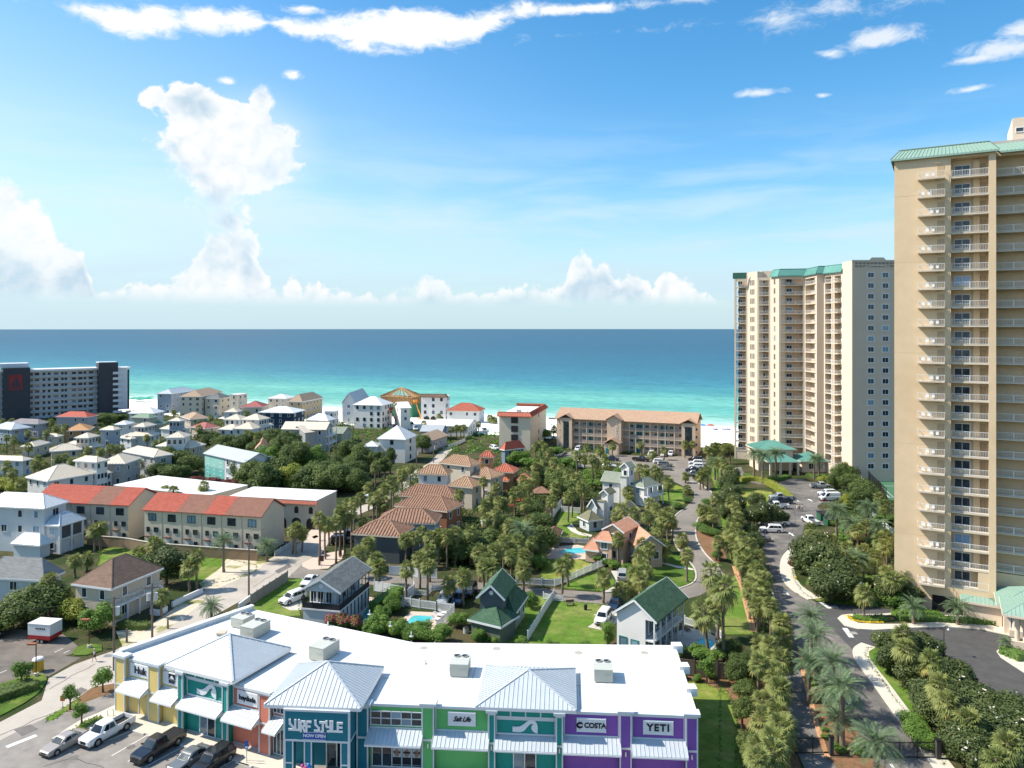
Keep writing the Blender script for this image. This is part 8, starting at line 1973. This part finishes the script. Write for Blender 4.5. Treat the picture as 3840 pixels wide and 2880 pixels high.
for x, y, k, col, rz, lab in [
  (700,928,'suv','white',60,'white wagon at the left end of the tan condominium lot'),(680,945,'sedan','white',60,'white sedan in front of the white wagon'),(640,918,'suv','blue',60,'blue vehicle behind the white wagon'),(848,898,'suv','white',-110,'white vehicle close to the tan condominium wall'),
  (880,990,'pickup','silver',-20,'silver pickup under the car park palms'),(1130,985,'pickup','navy',-20,'navy pickup under the car park palms'),(1390,990,'pickup','black',-20,'black pickup in the middle of the tan condominium lot'),
  (1590,945,'suv','white',-112,'white vehicle facing out beside the planter palm'),(1650,940,'suv','white',-112,'white vehicle facing out beside the taller white one'),(1480,940,'suv','white',-112,'white vehicle partly behind a planter palm'),
  (1560,1012,'suv','white',-20,'white vehicle in the middle row of the tan condominium lot'),(1600,1035,'suv','grey',-20,'grey vehicle behind the middle row white vehicle'),(1600,1065,'sedan','grey',-20,'grey sedan in the middle row under palms'),
  (1862,990,'suv','black',165,'black open vehicle at the right row of the tan condominium lot'),(1865,1020,'suv','white',165,'white vehicle beside the black open one'),(1868,1050,'suv','white',165,'second white vehicle of the right row'),(1855,1085,'pickup','navy',165,'dark blue pickup of the right row'),(1850,1120,'pickup','grey',165,'grey pickup at the near end of the right row'),
  (910,1010,'suv','black',-20,'black vehicle under the car park palms'),(850,1050,'sedan','silver',-20,'silver sedan behind the car park palms'),(1010,1015,'suv','grey',-20,'grey vehicle behind the car park palms'),(1120,1040,'sedan','white',-20,'white sedan behind the car park palms'),
 ]: car(lab, k, col, GP('C', x, y), radians(rz), 'cars in the tan condominium lot', detail=False)
for x, y, k, col, lab in [(1480,690,'van','white','white van by the building site'),(1510,720,'van','white','white van in front of the building site van'),(1440,700,'suv','white','white vehicle at the building site'),(2110,735,'pickup','white','white pickup near the red roofed beach house')]:
    car(lab, k, col, GP('B', x, y), radians(-70), 'vehicles by the building site', detail=False)
# cargo trailer
tp = GP('I', 240, 575); tb = GP('I', 430, 590); ta = atan2(tb.y - tp.y, tb.x - tp.x)
tr = thing('cargo_trailer', 'white enclosed cargo trailer with red lower panels under the oak', 'trailer', tp, ta)
tl = (tb - tp).length
box('box_body', mat('trailer_white', (.66, .67, .66), .5, .06), tr, 0, tl, 0, 2.4, 1.15, 2.75); box('lower_panel', mat('trailer_red', (.38, .03, .03), .45, .06), tr, 0, tl, -.02, 2.42, .55, 1.15); box('roof', M_ROOFW, tr, -.04, tl + .04, -.04, 2.44, 2.75, 2.83)
for k in range(5): MB().box(tl*.35 + k*.34, tl*.35 + k*.34 + .25, -.025, 0, 2.05, 2.25).build('lettering_mark', M_GRILLE, tr)
for x in (tl*.48, tl*.66):
    for y in (-.12, 2.3): w_ = link('wheel', CARM['sedan']['wheel'], tr, (x, y + .1, .33)); link('rim', CARM['sedan']['rim'], w_)
MB().bar((0, 1.2, .6), (-1.4, 1.2, .55), .1, .12).build('tow_bar', M_GRILLE, tr)

# ------------------------------------------------------------------ fences and walls
M_VINYL = mat('white_vinyl', (.74, .75, .74), .5, .05); M_WOODF = mat('weathered_board', (.16, .115, .085), .9, .2, 1.2); M_GREYW = mat('grey_board', (.27, .25, .23), .9, .15, 1.2); M_IRON = mat('black_iron', (.014, .014, .015), .5, .05)
def fence(label, c, pts, h, kind, z=0.0, sp_=2.2):
    line = gpoly(c, pts, 0.0); o = line[0].copy(); r = thing({'picket': 'picket_fence', 'vinyl': 'vinyl_fence', 'board': 'board_fence', 'grey': 'board_fence', 'iron': 'iron_fence', 'chain': 'chain_link_fence'}[kind], label, 'fence', o)
    m = {'picket': M_VINYL, 'vinyl': M_VINYL, 'board': M_WOODF, 'grey': M_GREYW, 'iron': M_IRON, 'chain': M_IRON}[kind]
    for a, b in zip(line[:-1], line[1:]):
        a = a - o; b = b - o; L = (b - a).length; ang = atan2((b - a).y, (b - a).x); n = max(1, round(L/sp_)); s = L/n
        seg = {'picket': .2, 'vinyl': 0, 'board': 0, 'grey': 0, 'iron': .14, 'chain': .3}[kind]
        key = ('fence', kind, round(s, 2), h)
        def mk():
            mb = MB()
            if kind in ('vinyl', 'board', 'grey'):
                q = max(1, int(s/.16))
                for k in range(q): mb.box(.06 + (s - .12)*k/q, .06 + (s - .12)*(k + 1)/q - .012, -.02 - .008*(k % 2), .02, .05, h - (.0 if kind == 'vinyl' else .06*(k % 3)*.5))
                mb.box(.05, s - .05, -.04, .045, h - .1, h - .02); mb.box(.05, s - .05, -.04, .045, .15, .23)
            else:
                q = max(1, int(s/seg)); t = {'picket': .045, 'iron': .014, 'chain': .008}[kind]
                for k in range(1, q + 1): xx = s*k/(q + 1); mb.box(xx - t, xx + t, -.015, .015, .06, h - .02)
                mb.box(.03, s - .03, -.035, .035, h - .22, h - .14); mb.box(.03, s - .03, -.035, .035, .15, .23)
            return mb.mesh('fence_panel', m)
        me = cached(key, mk); pw_ = .06 if kind not in ('iron', 'chain') else .04; post = cached(('post', kind, h), lambda: MB().box(-pw_, pw_, -pw_, pw_, 0, h + .12).box(-pw_ - .02, pw_ + .02, -pw_ - .02, pw_ + .02, h + .12, h + .17).mesh('fence_post', m))
        for k in range(n):
            p = a.lerp(b, k/n); link('fence_panel', me, r, p, ang); link('fence_post', post, r, p, ang)
        link('fence_post', post, r, b, ang)
    return r
fence('white picket fence along the cross street by the pink house', 'G', [(310,1015),(645,1035),(765,992),(900,930),(1020,880),(1125,838)], 1.3, 'picket')
fence('long white vinyl fence dividing the bright lawn from the dark green cottage', 'G', [(640,1140),(560,1260),(490,1380),(412,1510)], 1.5, 'vinyl')
fence('short white picket fence at the street end of the bright lawn', 'G', [(548,1145),(640,1160),(718,1168)], 1.1, 'picket')
fence('tall white vinyl fence beside the pale house lawn', 'G', [(558,548),(610,480),(660,400),(705,345)], 2.0, 'vinyl')
fence('white picket fence across the back of the pale house lawn', 'G', [(705,388),(790,398),(868,405)], 1.5, 'picket')
fence('white picket fence between the pale and pink houses', 'G', [(700,655),(820,662),(940,668)], 1.2, 'picket')
fence('white vinyl fence beside the curved pool terrace', 'G', [(380,830),(420,750),(450,690)], 1.6, 'vinyl')
fence('curved white railing fence round the kidney pool', 'K', [(1770,420),(1880,455),(1960,475),(2040,510),(2095,555)], 1.3, 'picket')
fence('white picket fence enclosing the angular pool', 'J', [(1400,255),(1550,280),(1700,300),(1850,320),(1790,390),(1700,470)], 1.5, 'picket')
fence('white panel fence behind the grey gabled house pool', 'J', [(1160,130),(1300,160),(1420,185),(1420,225),(1505,165),(1500,130)], 1.8, 'vinyl')
fence('small white picket fence by the street and palms', 'J', [(1510,165),(1620,175),(1660,130),(1730,125)], 1.0, 'picket')
fence('white rail fence along the street by the date palm', 'F', [(300,775),(400,715),(505,655)], 1.1, 'picket')
fence('dark board fence behind the shop lawn', 'K', [(1690,850),(1850,870),(2050,890),(2260,905)], 2.2, 'board')
fence('grey board fence between the street and the small lawn', 'F', [(92,1205),(200,1130),(310,1060),(412,990)], 1.9, 'grey')
fence('white vinyl fence by the villas and cross street', 'F', [(1290,935),(1420,940),(1540,960),(1700,970)], 1.7, 'vinyl')
fence('dark timber fence round the garden pavilion', 'G', [(440,400),(530,408),(615,415)], 1.8, 'board')
fence('white railing along the pool terrace of the towers', 'H', [(1590,740),(1640,760),(1690,750)], 1.3, 'picket')
fence('white pool terrace wall below the tan tower', 'H', [(1780,440),(1860,510),(1960,600)], 1.4, 'vinyl')
fence('white wall fence down the side of the tennis court', 'H', [(1625,40),(1640,90),(1700,160),(1785,230)], 1.9, 'vinyl')
fence('black chain link fence of the tennis court', 'H', [(1690,60),(1760,150),(1850,240),(1900,290)], 3.2, 'chain', sp_=3)
fence('black chain link fence at the far end of the tennis court', 'H', [(1690,60),(1830,68),(1970,72)], 3.2, 'chain', sp_=3)
fence('white beach house fence among palms', 'B', [(1800,880),(1880,850),(1945,820)], 1.4, 'vinyl')
fence('white beach walk railing by the palms', 'B', [(2080,750),(2130,745),(2170,725)], 1.2, 'picket')
for lab, pts in [('black iron driveway gate on the inbound lane', [(545,1562),(795,1556)]), ('black iron driveway gate on the outbound lane', [(1045,1590),(1300,1592),(1555,1592)]), ('black iron fence panel beside the gate pier', [(1600,1600),(1720,1625)])]:
    fence(lab, 'L', pts, 1.9, 'iron')
for x, y in [(805,1575),(1575,1600)]:
    g = thing('gate_post', 'slim dark gate post %s' % ('beside the inbound gate' if x < 1000 else 'beside the outbound gate'), 'post', GP('L', x, y)); box('shaft', mat('dark_stone', (.07, .065, .06), .9, .2), g, -.2, .2, -.2, .2, 0, 2.1); box('cap', M_IRON, g, -.25, .25, -.25, .25, 2.1, 2.2)
def wall_thing(label, c, pts, w, h, m, cap=None, name='garden_wall'):
    line = smooth_line(gpoly(c, pts), 4); o = line[0].copy(); r = thing(name, label, 'wall', o); mb = MB(); ribbon_mb(mb, [p - o for p in line], w, 0, h); mb.build('masonry', m, r)
    if cap: mb = MB(); ribbon_mb(mb, [p - o for p in line], w + .12, h, h + .1); mb.build('coping', cap, r)
wall_thing('long brown block wall with pale coping behind the green lot', 'E', [(755,672),(900,690),(1080,705),(1290,742),(1500,762),(1750,782),(2000,800),(2230,815)], .25, 2.1, mat('block_wall', (.27, .19, .12), .9, .12, .8, .3, 6), M_CONC)
wall_thing('low white wall along the street before the brown roofed house', 'E', [(1488,1215),(1600,1160),(1750,1092)], .3, .9, M_WHITE)
wall_thing('short low white wall by the brown roofed house drive', 'E', [(1300,1275),(1380,1285),(1442,1250)], .3, .9, M_WHITE)
wall_thing('white retaining wall across the lot behind the shop', 'J', [(-10,290),(90,215)], .3, 1.0, M_WHITE)
# tennis court
patch('tennis_court', 'H', [(1715,75),(1975,80),(2060,290),(1900,290)], mat('court_green', (.06, .16, .085), .85, .08, .5), 0.035)
for a, b in [((1760,115),(1925,270)),((1790,108),(1960,265)),((1770,95),(1960,98)),((1900,262),(2000,268)),((1835,165),(2000,170))]: strip('H', a, b, .2, name='court_line', z=.05)

# ------------------------------------------------------------------ street furniture, people, small things
M_POLE = mat('timber_pole', (.17, .135, .105), .9, .2, 1.5); M_TRANS = mat('transformer_grey', (.50, .51, .50), .5, .06); M_GALV = mat('galvanised_steel', (.38, .39, .39), .5, .08, metal=.5)
def utility_pole(label, c, xb, yb, ytop, arm=0, trans=0, ang=0.0, lamp=0):
    q = GP(c, xb, yb); h = CAMH - (P(c, 0, ytop)[1] - HY)*q.y/F; r = thing('utility_pole', label, 'utility pole', q, ang)
    MB().tube([(0, 0, 0), (0, 0, h*.5), (0, 0, h)], [.17, .15, .11], 8).build('pole', M_POLE, r)
    if arm:
        ar = MB().box(-1.2, 1.2, -.06, .06, h - .75, h - .6).build('crossarm', M_POLE, r)
        for x in (-1.1, -.5, .5, 1.1): MB().tube([(x, 0, h - .6), (x, 0, h - .4)], .05, 6).build('insulator', M_TRANS, ar)
    for k in range(trans):
        x = (-.48, .48)[k] if trans > 1 else .42
        t_ = MB().tube([(x, 0, h - 2.6), (x, 0, h - 1.5)], .29, 10).build('transformer', M_TRANS, r); MB().tube([(x - .1, 0, h - 1.5), (x - .1, 0, h - 1.25)], .04, 6).build('bushing', M_TRANS, t_)
    if lamp:
        MB().tube([(0, 0, h - .4), (1.0, 0, h - .1), (2.0, 0, h - .05)], .04, 6).build('lamp_arm', M_GALV, r); MB().box(1.8, 2.6, -.15, .15, h - .12, h + .04).build('lamp_head', M_TRANS, r)
    return q + Vector((0, 0, h))
pa = utility_pole('timber utility pole with transformer at the yellow shop corner', 'I', 985, 815, 175, 0, 1, .6)
pb = utility_pole('timber utility pole with crossarm and two grey transformers', 'I', 1315, 548, 60, 1, 2, .2)
pc = utility_pole('tall bare timber pole on the grass beside the street', 'E', 2150, 1118, 595)
utility_pole('short timber stub pole on the sandy verge', 'I', 1095, 575, 455); utility_pole('short timber post with coiled cable by the shop wall', 'I', 1450, 455, 365)
pd = utility_pole('pole with street lamp arm beside the townhouse end wall', 'F', 258, 615, 445, lamp=1)
pe = utility_pole('timber pole with crossarm by the white gabled house', 'B', 975, 832, 650, 1); pf_ = utility_pole('timber pole with two arms beside the grey brown house', 'B', 1672, 1002, 820, 1, 1); pg = utility_pole('timber pole on the lane beside the white stucco house', 'B', 1525, 1062, 868, 0, 1)
utility_pole('thin dark pole among the small wood', 'B', 892, 1000, 830); utility_pole('thin pole before the dark hotel', 'A', 900, 585, 492, 1)
def wire(label, a, b, sag, off=(0, 0, -.3)):
    o = Vector(off); pts = [a + o + (b - a)*(k/12) + Vector((0, 0, -sag*4*(k/12)*(1 - k/12))) for k in range(13)]; z0 = a.copy(); z0.z = 0
    tag(MB().tube([p for p in pts], .022, 4).build('overhead_wire', M_GRILLE), label, 'wire', 'overhead wires')
wire('overhead wire from the shop corner pole to the transformer pole', pa, pb, .6); wire('overhead wire from the transformer pole along the street', pb, pc, 1.0); wire('lower overhead wire along the street to the bare pole', pb, pc, 1.2, (0, 0, -1.8)); wire('overhead wire crossing from the bare pole to the lamp pole', pc, pd, 1.0)
wire('overhead wire between the lane poles', pg, pf_, .8); wire('overhead wire to the crossarm pole by the white gables', pf_, pe, 1.2); wire('overhead wire leaving the shop corner pole over the side lot', pa, pa + Vector((-40, -6, -.5)), 1.0)
def lot_lamp(label, c, xb, yb, ytop, side=-1):
    q = GP(c, xb, yb); h = CAMH - (P(c, 0, ytop)[1] - HY)*q.y/F; r = thing('lot_lamp', label, 'lamp', q)
    MB().tube([(0, 0, 0), (0, 0, .5)], .28, 10).build('base', M_CONC, r); MB().tube([(0, 0, .5), (0, 0, h)], .07, 8).build('pole', mat('brown_pole', (.07, .04, .03), .6, .1), r); MB().box(min(0, side*1.1), max(0, side*1.1), -.22, .22, h - .05, h + .15).build('lamp_head', mat('rust_lamp', (.36, .12, .06), .6, .1), r)
lot_lamp('rust headed lot lamp on the grass island', 'I', 312, 870, 590); lot_lamp('rust headed lot lamp near the oak', 'I', 770, 625, 380)
r = thing('street_lamp', 'black shepherd crook lamp on the lobby drive', 'lamp', GP('L', 1620, 852)); MB().tube([(0, 0, 0), (0, 0, .6)], .14, 8).build('base', M_IRON, r); MB().tube([(0, 0, .6), (0, 0, 3.9), (.15, 0, 4.2), (.45, 0, 4.25), (.65, 0, 4.05)], .05, 8).build('pole', M_IRON, r); MB().tube([(.65, 0, 4.05), (.65, 0, 3.75)], [.06, .26], 10).build('lamp_shade', M_GALV, r)
def post_sign(label, c, xb, yb, h, w, hh, m, name='road_sign'):
    r = thing(name, label, 'sign', GP(c, xb, yb)); MB().tube([(0, 0, 0), (0, 0, h)], .035, 6).build('post', M_GALV, r); MB().box(-w/2, w/2, -.06, -.03, h - hh, h + .05).build('plate', m, r); return r, h
post_sign('small orange sign on a post by the crape myrtle', 'I', 542, 1172, 1.9, .55, .6, mat('orange_sign', (.50, .15, .03), .6, .05))
r, h = post_sign('blue accessible parking sign before the coral bay', 'I', 2132, 1605, 2.2, .36, .62, mat('sign_blue', (.03, .12, .42), .5, .05)); MB().box(-.14, .14, -.075, -.06, h - .5, h - .3).build('symbol', M_SIGNW, r)
r, h = post_sign('blue accessible parking sign near the entrance tower', 'J', 58, 1625, 2.2, .36, .62, MATS['sign_blue']); MB().box(-.14, .14, -.075, -.06, h - .5, h - .3).build('symbol', M_SIGNW, r)
post_sign('dark round sign on a post at the paver court', 'F', 705, 880, 2.4, .9, 1.0, mat('brown_sign', (.12, .05, .035), .7, .1))
post_sign('small red stop sign by the condo lot shrub', 'H', 1360, 350, 2.0, .6, .55, mat('stop_red', (.42, .02, .02), .5, .05))
r = thing('bicycle_rack', 'bent steel hoop rack on the walk by the yellow shop corner', 'bike rack', GP('I', 956, 1218)); MB().tube([(-.35, 0, 0), (-.35, 0, .75), (-.2, 0, .95), (.2, 0, .95), (.35, 0, .75), (.35, 0, 0)], .04, 8).build('hoop', M_GALV, r)
r = thing('kiosk', 'yellow booth with white domed top beside the lot lamp', 'booth', GP('I', 290, 850)); box('body', mat('kiosk_yellow', (.55, .34, .03), .6, .06), r, -.5, .5, .5, 1.4, 0, 1.6); MB().tube([(0, .95, 1.6), (0, .95, 1.8), (0, .95, 1.95)], [.72, .6, .2], 14).build('dome', M_WHITE, r)
r = thing('fire_hydrant', 'yellow fire hydrant on the grass kerb by the tower', 'hydrant', GP('L', 550, 300)); m = mat('hydrant_yellow', (.62, .40, .02), .5, .05); MB().tube([(0, 0, 0), (0, 0, .08), (0, 0, .1), (0, 0, .62), (0, 0, .75)], [.2, .2, .14, .15, .05], 10).build('barrel', m, r); MB().tube([(-.24, 0, .45), (.24, 0, .45)], .07, 8).build('nozzle', m, r)
for i, (x, y, w) in enumerate([(1330,470,3.4),(1390,520,2.2)]):
    r = thing('waste_bin', ('large green waste skip beside the white pickup', 'small green waste skip under the date palm')[i], 'skip', GP('H', x, y), .1); m = mat('skip_green', (.03, .11, .06), .6, .1); MB().extrude([(0, 0, .15), (0, 1.9, .15), (0, 2.1, 1.9), (0, -.1, 1.5)], (w, 0, 0)).build('hopper', m, r); MB().extrude([(-.05, -.15, 1.52), (-.05, 2.15, 1.92), (-.05, 2.15, 2.0), (-.05, -.15, 1.6)], (w + .1, 0, 0)).build('lid', M_GRILLE, r)
r = thing('garden_bench', 'small wooden bench on the bright lawn', 'bench', GP('G', 780, 1200), .2); box('seat', M_WOODF, r, -.7, .7, -.25, .25, .4, .46); box('backrest', M_WOODF, r, -.7, .7, .22, .28, .5, .9)
for x in (-.6, .6): box('leg', M_WOODF, r, x - .05, x + .05, -.22, .25, 0, .4)
r = thing('litter_bin', 'black litter bin on the bright lawn', 'bin', GP('G', 912, 1238)); MB().tube([(0, 0, 0), (0, 0, .85)], [.24, .3], 12).build('body', M_GRILLE, r); MB().tube([(0, 0, .85), (0, 0, .95)], [.33, .2], 12).build('lid', M_DARK, r)
r = thing('condenser_unit', 'pale cylindrical condenser beside the dark green cottage', 'air conditioner', GP('J', 1952, 492)); MB().tube([(0, 0, 0), (0, 0, .85)], .42, 14).build('casing', M_UNIT, r); MB().tube([(0, 0, .85), (0, 0, .92)], [.44, .36], 14).build('fan_guard', M_GRILLE, r)
# balloons by the entrance
for x, y, col, lab in [(540,1640,(.55, .06, .25),'pink balloon by the surf shop entrance'),(572,1652,(.55, .06, .25),'pink balloon below the other pink one'),(592,1632,(.03, .22, .55),'blue balloon by the surf shop entrance'),(605,1650,(.03, .22, .55),'blue balloon below the other blue one')]:
    q = AT(*P('J', x, y), 75.3); g = Vector((q.x, q.y, 0)); r = thing('balloon', lab, 'balloon', g, 0, 'balloons by the entrance'); MB().tube([(0, 0, q.z - .22), (0, 0, q.z - .15), (0, 0, q.z), (0, 0, q.z + .13), (0, 0, q.z + .2)], [.02, .13, .19, .14, .02], 12).build('skin', mat('balloon_%.2f' % col[0], col, .3, 0), r, smooth=True); MB().tube([(0, 0, .14), (0, 0, q.z - .22)], .006, 4).build('string', M_SIGNW, r)
# sun loungers and umbrellas
def lounger(label, p, rz, m, group=None):
    r = thing('sun_lounger', label, 'lounger', p, rz, group); box('seat', m, r, -.32, .32, -.9, .3, .28, .36); MB().extrude([(-.32, .3, .30), (-.32, .9, .75), (-.32, .95, .70), (-.32, .35, .26)], (.64, 0, 0)).build('backrest', m, r)
    for x in (-.28, .28):
        for y in (-.8, .2): box('leg', m, r, x - .03, x + .03, y - .03, y + .03, 0, .28)
mb_ = mat('brown_sling', (.13, .08, .055), .8, .1); mbl = mat('navy_sling', (.03, .05, .20), .8, .1)
for x, y, a in [(1770,465,.6),(1860,440,.5)]: lounger('brown sling lounger on the kidney pool deck', GP('K', x, y), a, mb_, 'loungers by the kidney pool')
for x, y in [(1700,385),(1720,350),(1760,330)]: lounger('white lounger beside the angular pool', GP('J', x, y), 1.2, M_VINYL, 'loungers by the angular pool')
for x, y in [(1245,190),(1300,160),(1375,160),(1400,190)]: lounger('blue deck chair by the white panel fence', GP('J', x, y), .3, mbl, 'deck chairs behind the grey gabled house')
def umbrella(label, p, m, rad=1.3, h=2.2, group=None):
    r = thing('beach_umbrella', label, 'umbrella', p, 0, group); MB().tube([(0, 0, 0), (0, 0, h)], .03, 6).build('pole', M_WHITE, r); mb = MB(); n = 10
    for k in range(n):
        a, b = 2*pi*k/n, 2*pi*(k + 1)/n; mb.poly([(0, 0, h + .1), (rad*cos(a)*.6, rad*sin(a)*.6, h - .12), (rad*cos(b)*.6, rad*sin(b)*.6, h - .12)]); mb.poly([(rad*cos(a)*.6, rad*sin(a)*.6, h - .12), (rad*cos(a), rad*sin(a), h - .45), (rad*cos(b), rad*sin(b), h - .45), (rad*cos(b)*.6, rad*sin(b)*.6, h - .12)])
    mb.build('canopy', m, r)
def beach_p(c, x, y):
    q = GP(c, x, y, 0.0)
    for _ in range(6):
        s = q.dot(CN)
        z = 0.0
        for (s0, z0), (s1, z1) in zip(prof[:-1], prof[1:]):
            if s0 <= s <= s1: z = z0 + (z1 - z0)*(s - s0)/(s1 - s0)
        q = GP(c, x, y, z)
    return q
mu = [mat('umbrella_blue', (.03, .20, .48), .7, .05), mat('umbrella_red', (.45, .06, .05), .7, .05), mat('umbrella_green', (.03, .30, .20), .7, .05)]
umbrella('bright blue beach umbrella beside the tan condominium', beach_p('C', 1925, 712), mu[0], 1.8); umbrella('red beach umbrella beside the blue one', beach_p('C', 1992, 712), mu[1], 2.0)
for x in (2030, 2050, 2105, 2125, 2145, 2160): lounger('navy lounger in the row on the white sand', beach_p('C', x, 722), .3, mbl, 'loungers on the beach')
for k, (x, y) in enumerate([(1135,478),(1160,470),(1185,475),(1215,468),(1240,480),(1265,470),(1290,478),(1205,485),(1300,462)]): umbrella('green beach umbrella beside the dark hotel', beach_p('A', x, y), mu[2], 2.6, 2.4, 'green umbrellas by the hotel')
for x in (600, 612, 624, 636, 648): lounger('dark lounger on the sand left of the tan condominium', beach_p('C', x, 628), .3, M_DARK, 'dark loungers on the sand')
# boom lifts at the building site
def boom_lift(label, c, x, y, m, up, rz):
    r = thing('boom_lift', label, 'lift', GP(c, x, y), rz); box('chassis', m, r, -1.6, 1.6, -1.0, 1.0, .5, 1.5)
    for wx in (-1.1, 1.1):
        for wy in (-1.05, 1.05): MB().tube([(wx, wy - .2, .5), (wx, wy + .2, .5)], .5, 12).build('wheel', M_TYRE, r)
    MB().bar((-1.0, 0, 1.5), (2.5, 0, up*.6), .4, .5).build('boom', m, r); MB().bar((2.3, 0, up*.57), (5.0, 0, up), .28, .35).build('boom_extension', m, r); box('basket', m, r, 4.6, 6.2, -.9, .9, up - .1, up + 1.0)
boom_lift('orange boom lift before the unfinished house', 'B', 1560, 640, mat('lift_orange', (.62, .24, .03), .5, .08), 9, 2.2); boom_lift('red boom lift between the white houses', 'B', 1360, 700, mat('lift_red', (.40, .05, .04), .5, .08), 8, 2.4)

# people: one skinned body each, clothes as children
M_SKINP = mat('skin', (.42, .25, .17), .6, .05)
def skinned(name, verts, edges, radii, m, parent, root=0):
    me = bpy.data.meshes.new(name); me.from_pydata(verts, edges, []); me.materials.append(m); o = link(name, me, parent)
    sk = o.modifiers.new('skin', 'SKIN'); sk.use_smooth_shade = True
    for i, r_ in enumerate(radii): me.skin_vertices[0].data[i].radius = (r_, r_)
    for i in range(len(verts)): me.skin_vertices[0].data[i].use_root = (i == root)
    sb = o.modifiers.new('sub', 'SUBSURF'); sb.levels = 1; sb.render_levels = 1; return o
def person(label, p, rz, shirt, shorts, hair, stride=.25, arm=.2):
    r = thing('person', label, 'person', p, rz); s = stride
    V_ = [(0,0,.92),(0,0,1.12),(0,0,1.38),(0,.01,1.5),(0,.03,1.62),(0,.03,1.74),
          (.10,0,.88),(.11,s*.55,.50),(.11,s*.9,.09),(.11,s*.9+.14,.04), (-.10,0,.88),(-.11,-s*.3,.50),(-.11,-s*1.0,.12),(-.11,-s*1.0+.13,.05),
          (.19,0,1.38),(.25,-s*.5,1.12),(.24,-s*.4+.1,.88),(.24,-s*.4+.16,.80), (-.19,0,1.38),(-.25,s*.5,1.12),(-.24,s*.6+.1,.90),(-.24,s*.6+.15,.82)]
    E_ = [(0,1),(1,2),(2,3),(3,4),(4,5),(0,6),(6,7),(7,8),(8,9),(0,10),(10,11),(11,12),(12,13),(2,14),(14,15),(15,16),(16,17),(2,18),(18,19),(19,20),(20,21)]
    R_ = [.13,.12,.14,.055,.085,.075,.085,.06,.04,.035,.085,.06,.04,.035,.06,.042,.03,.025,.06,.042,.03,.025]
    skinned('body', V_, E_, R_, M_SKINP, r)
    skinned('shirt', [V_[0],V_[1],V_[2],(V_[14][0]*.95,0,1.38),(V_[15][0],V_[15][1]*.8,1.18),(V_[18][0]*.95,0,1.38),(V_[19][0],V_[19][1]*.8,1.18)], [(0,1),(1,2),(2,3),(3,4),(2,5),(5,6)], [.15,.145,.16,.08,.065,.08,.065], shirt, r)
    skinned('shorts', [(0,0,.95),V_[6],(V_[7][0],V_[7][1]*.8,.58),V_[10],(V_[11][0],V_[11][1]*.8,.58)], [(0,1),(1,2),(0,3),(3,4)], [.15,.105,.085,.105,.085], shorts, r)
    MB().tube([(0, .01, 1.66), (0, .0, 1.72), (0, .02, 1.80), (0, .02, 1.84)], [.085, .105, .085, .02], 10).build('hair', hair, r, smooth=True)
mw, mg, mk_, mh = mat('shirt_white', (.66, .66, .65), .9, .05), mat('shirt_grey', (.32, .33, .35), .9, .05), mat('cloth_black', (.02, .02, .022), .9, .05), mat('hair_brown', (.06, .04, .025), .7, .1)
person('person in pale grey shirt and black shorts walking along the street', GP('I', 815, 740), 2.6, mg, mk_, mat('cap_white', (.6, .6, .58), .8, .05))
person('person in white walking in the condo lot, on the hedge side', GP('H', 1128, 384), -1.6, mw, mw, mh); person('person in black walking between two people in white', GP('H', 1147, 386), -1.6, mk_, mk_, mh); person('person in white walking in the condo lot, on the van side', GP('H', 1170, 386), -1.6, mw, mg, mh)
person('person in yellow shirt on the tennis court', GP('H', 1886, 95), -1.2, mat('shirt_yellow', (.45, .40, .05), .9, .05), mk_, mh)

# wings of a house are laid flat under the house itself, so that windows stay parts and panes sub-parts
for e in [o for o in list(bpy.data.objects) if o.type == 'EMPTY' and o.name.split('.')[0] == 'wing']:
    for ch in list(e.children):
        m = e.matrix_basis @ ch.matrix_basis; ch.parent = e.parent; ch.matrix_basis = m
    bpy.data.objects.remove(e)
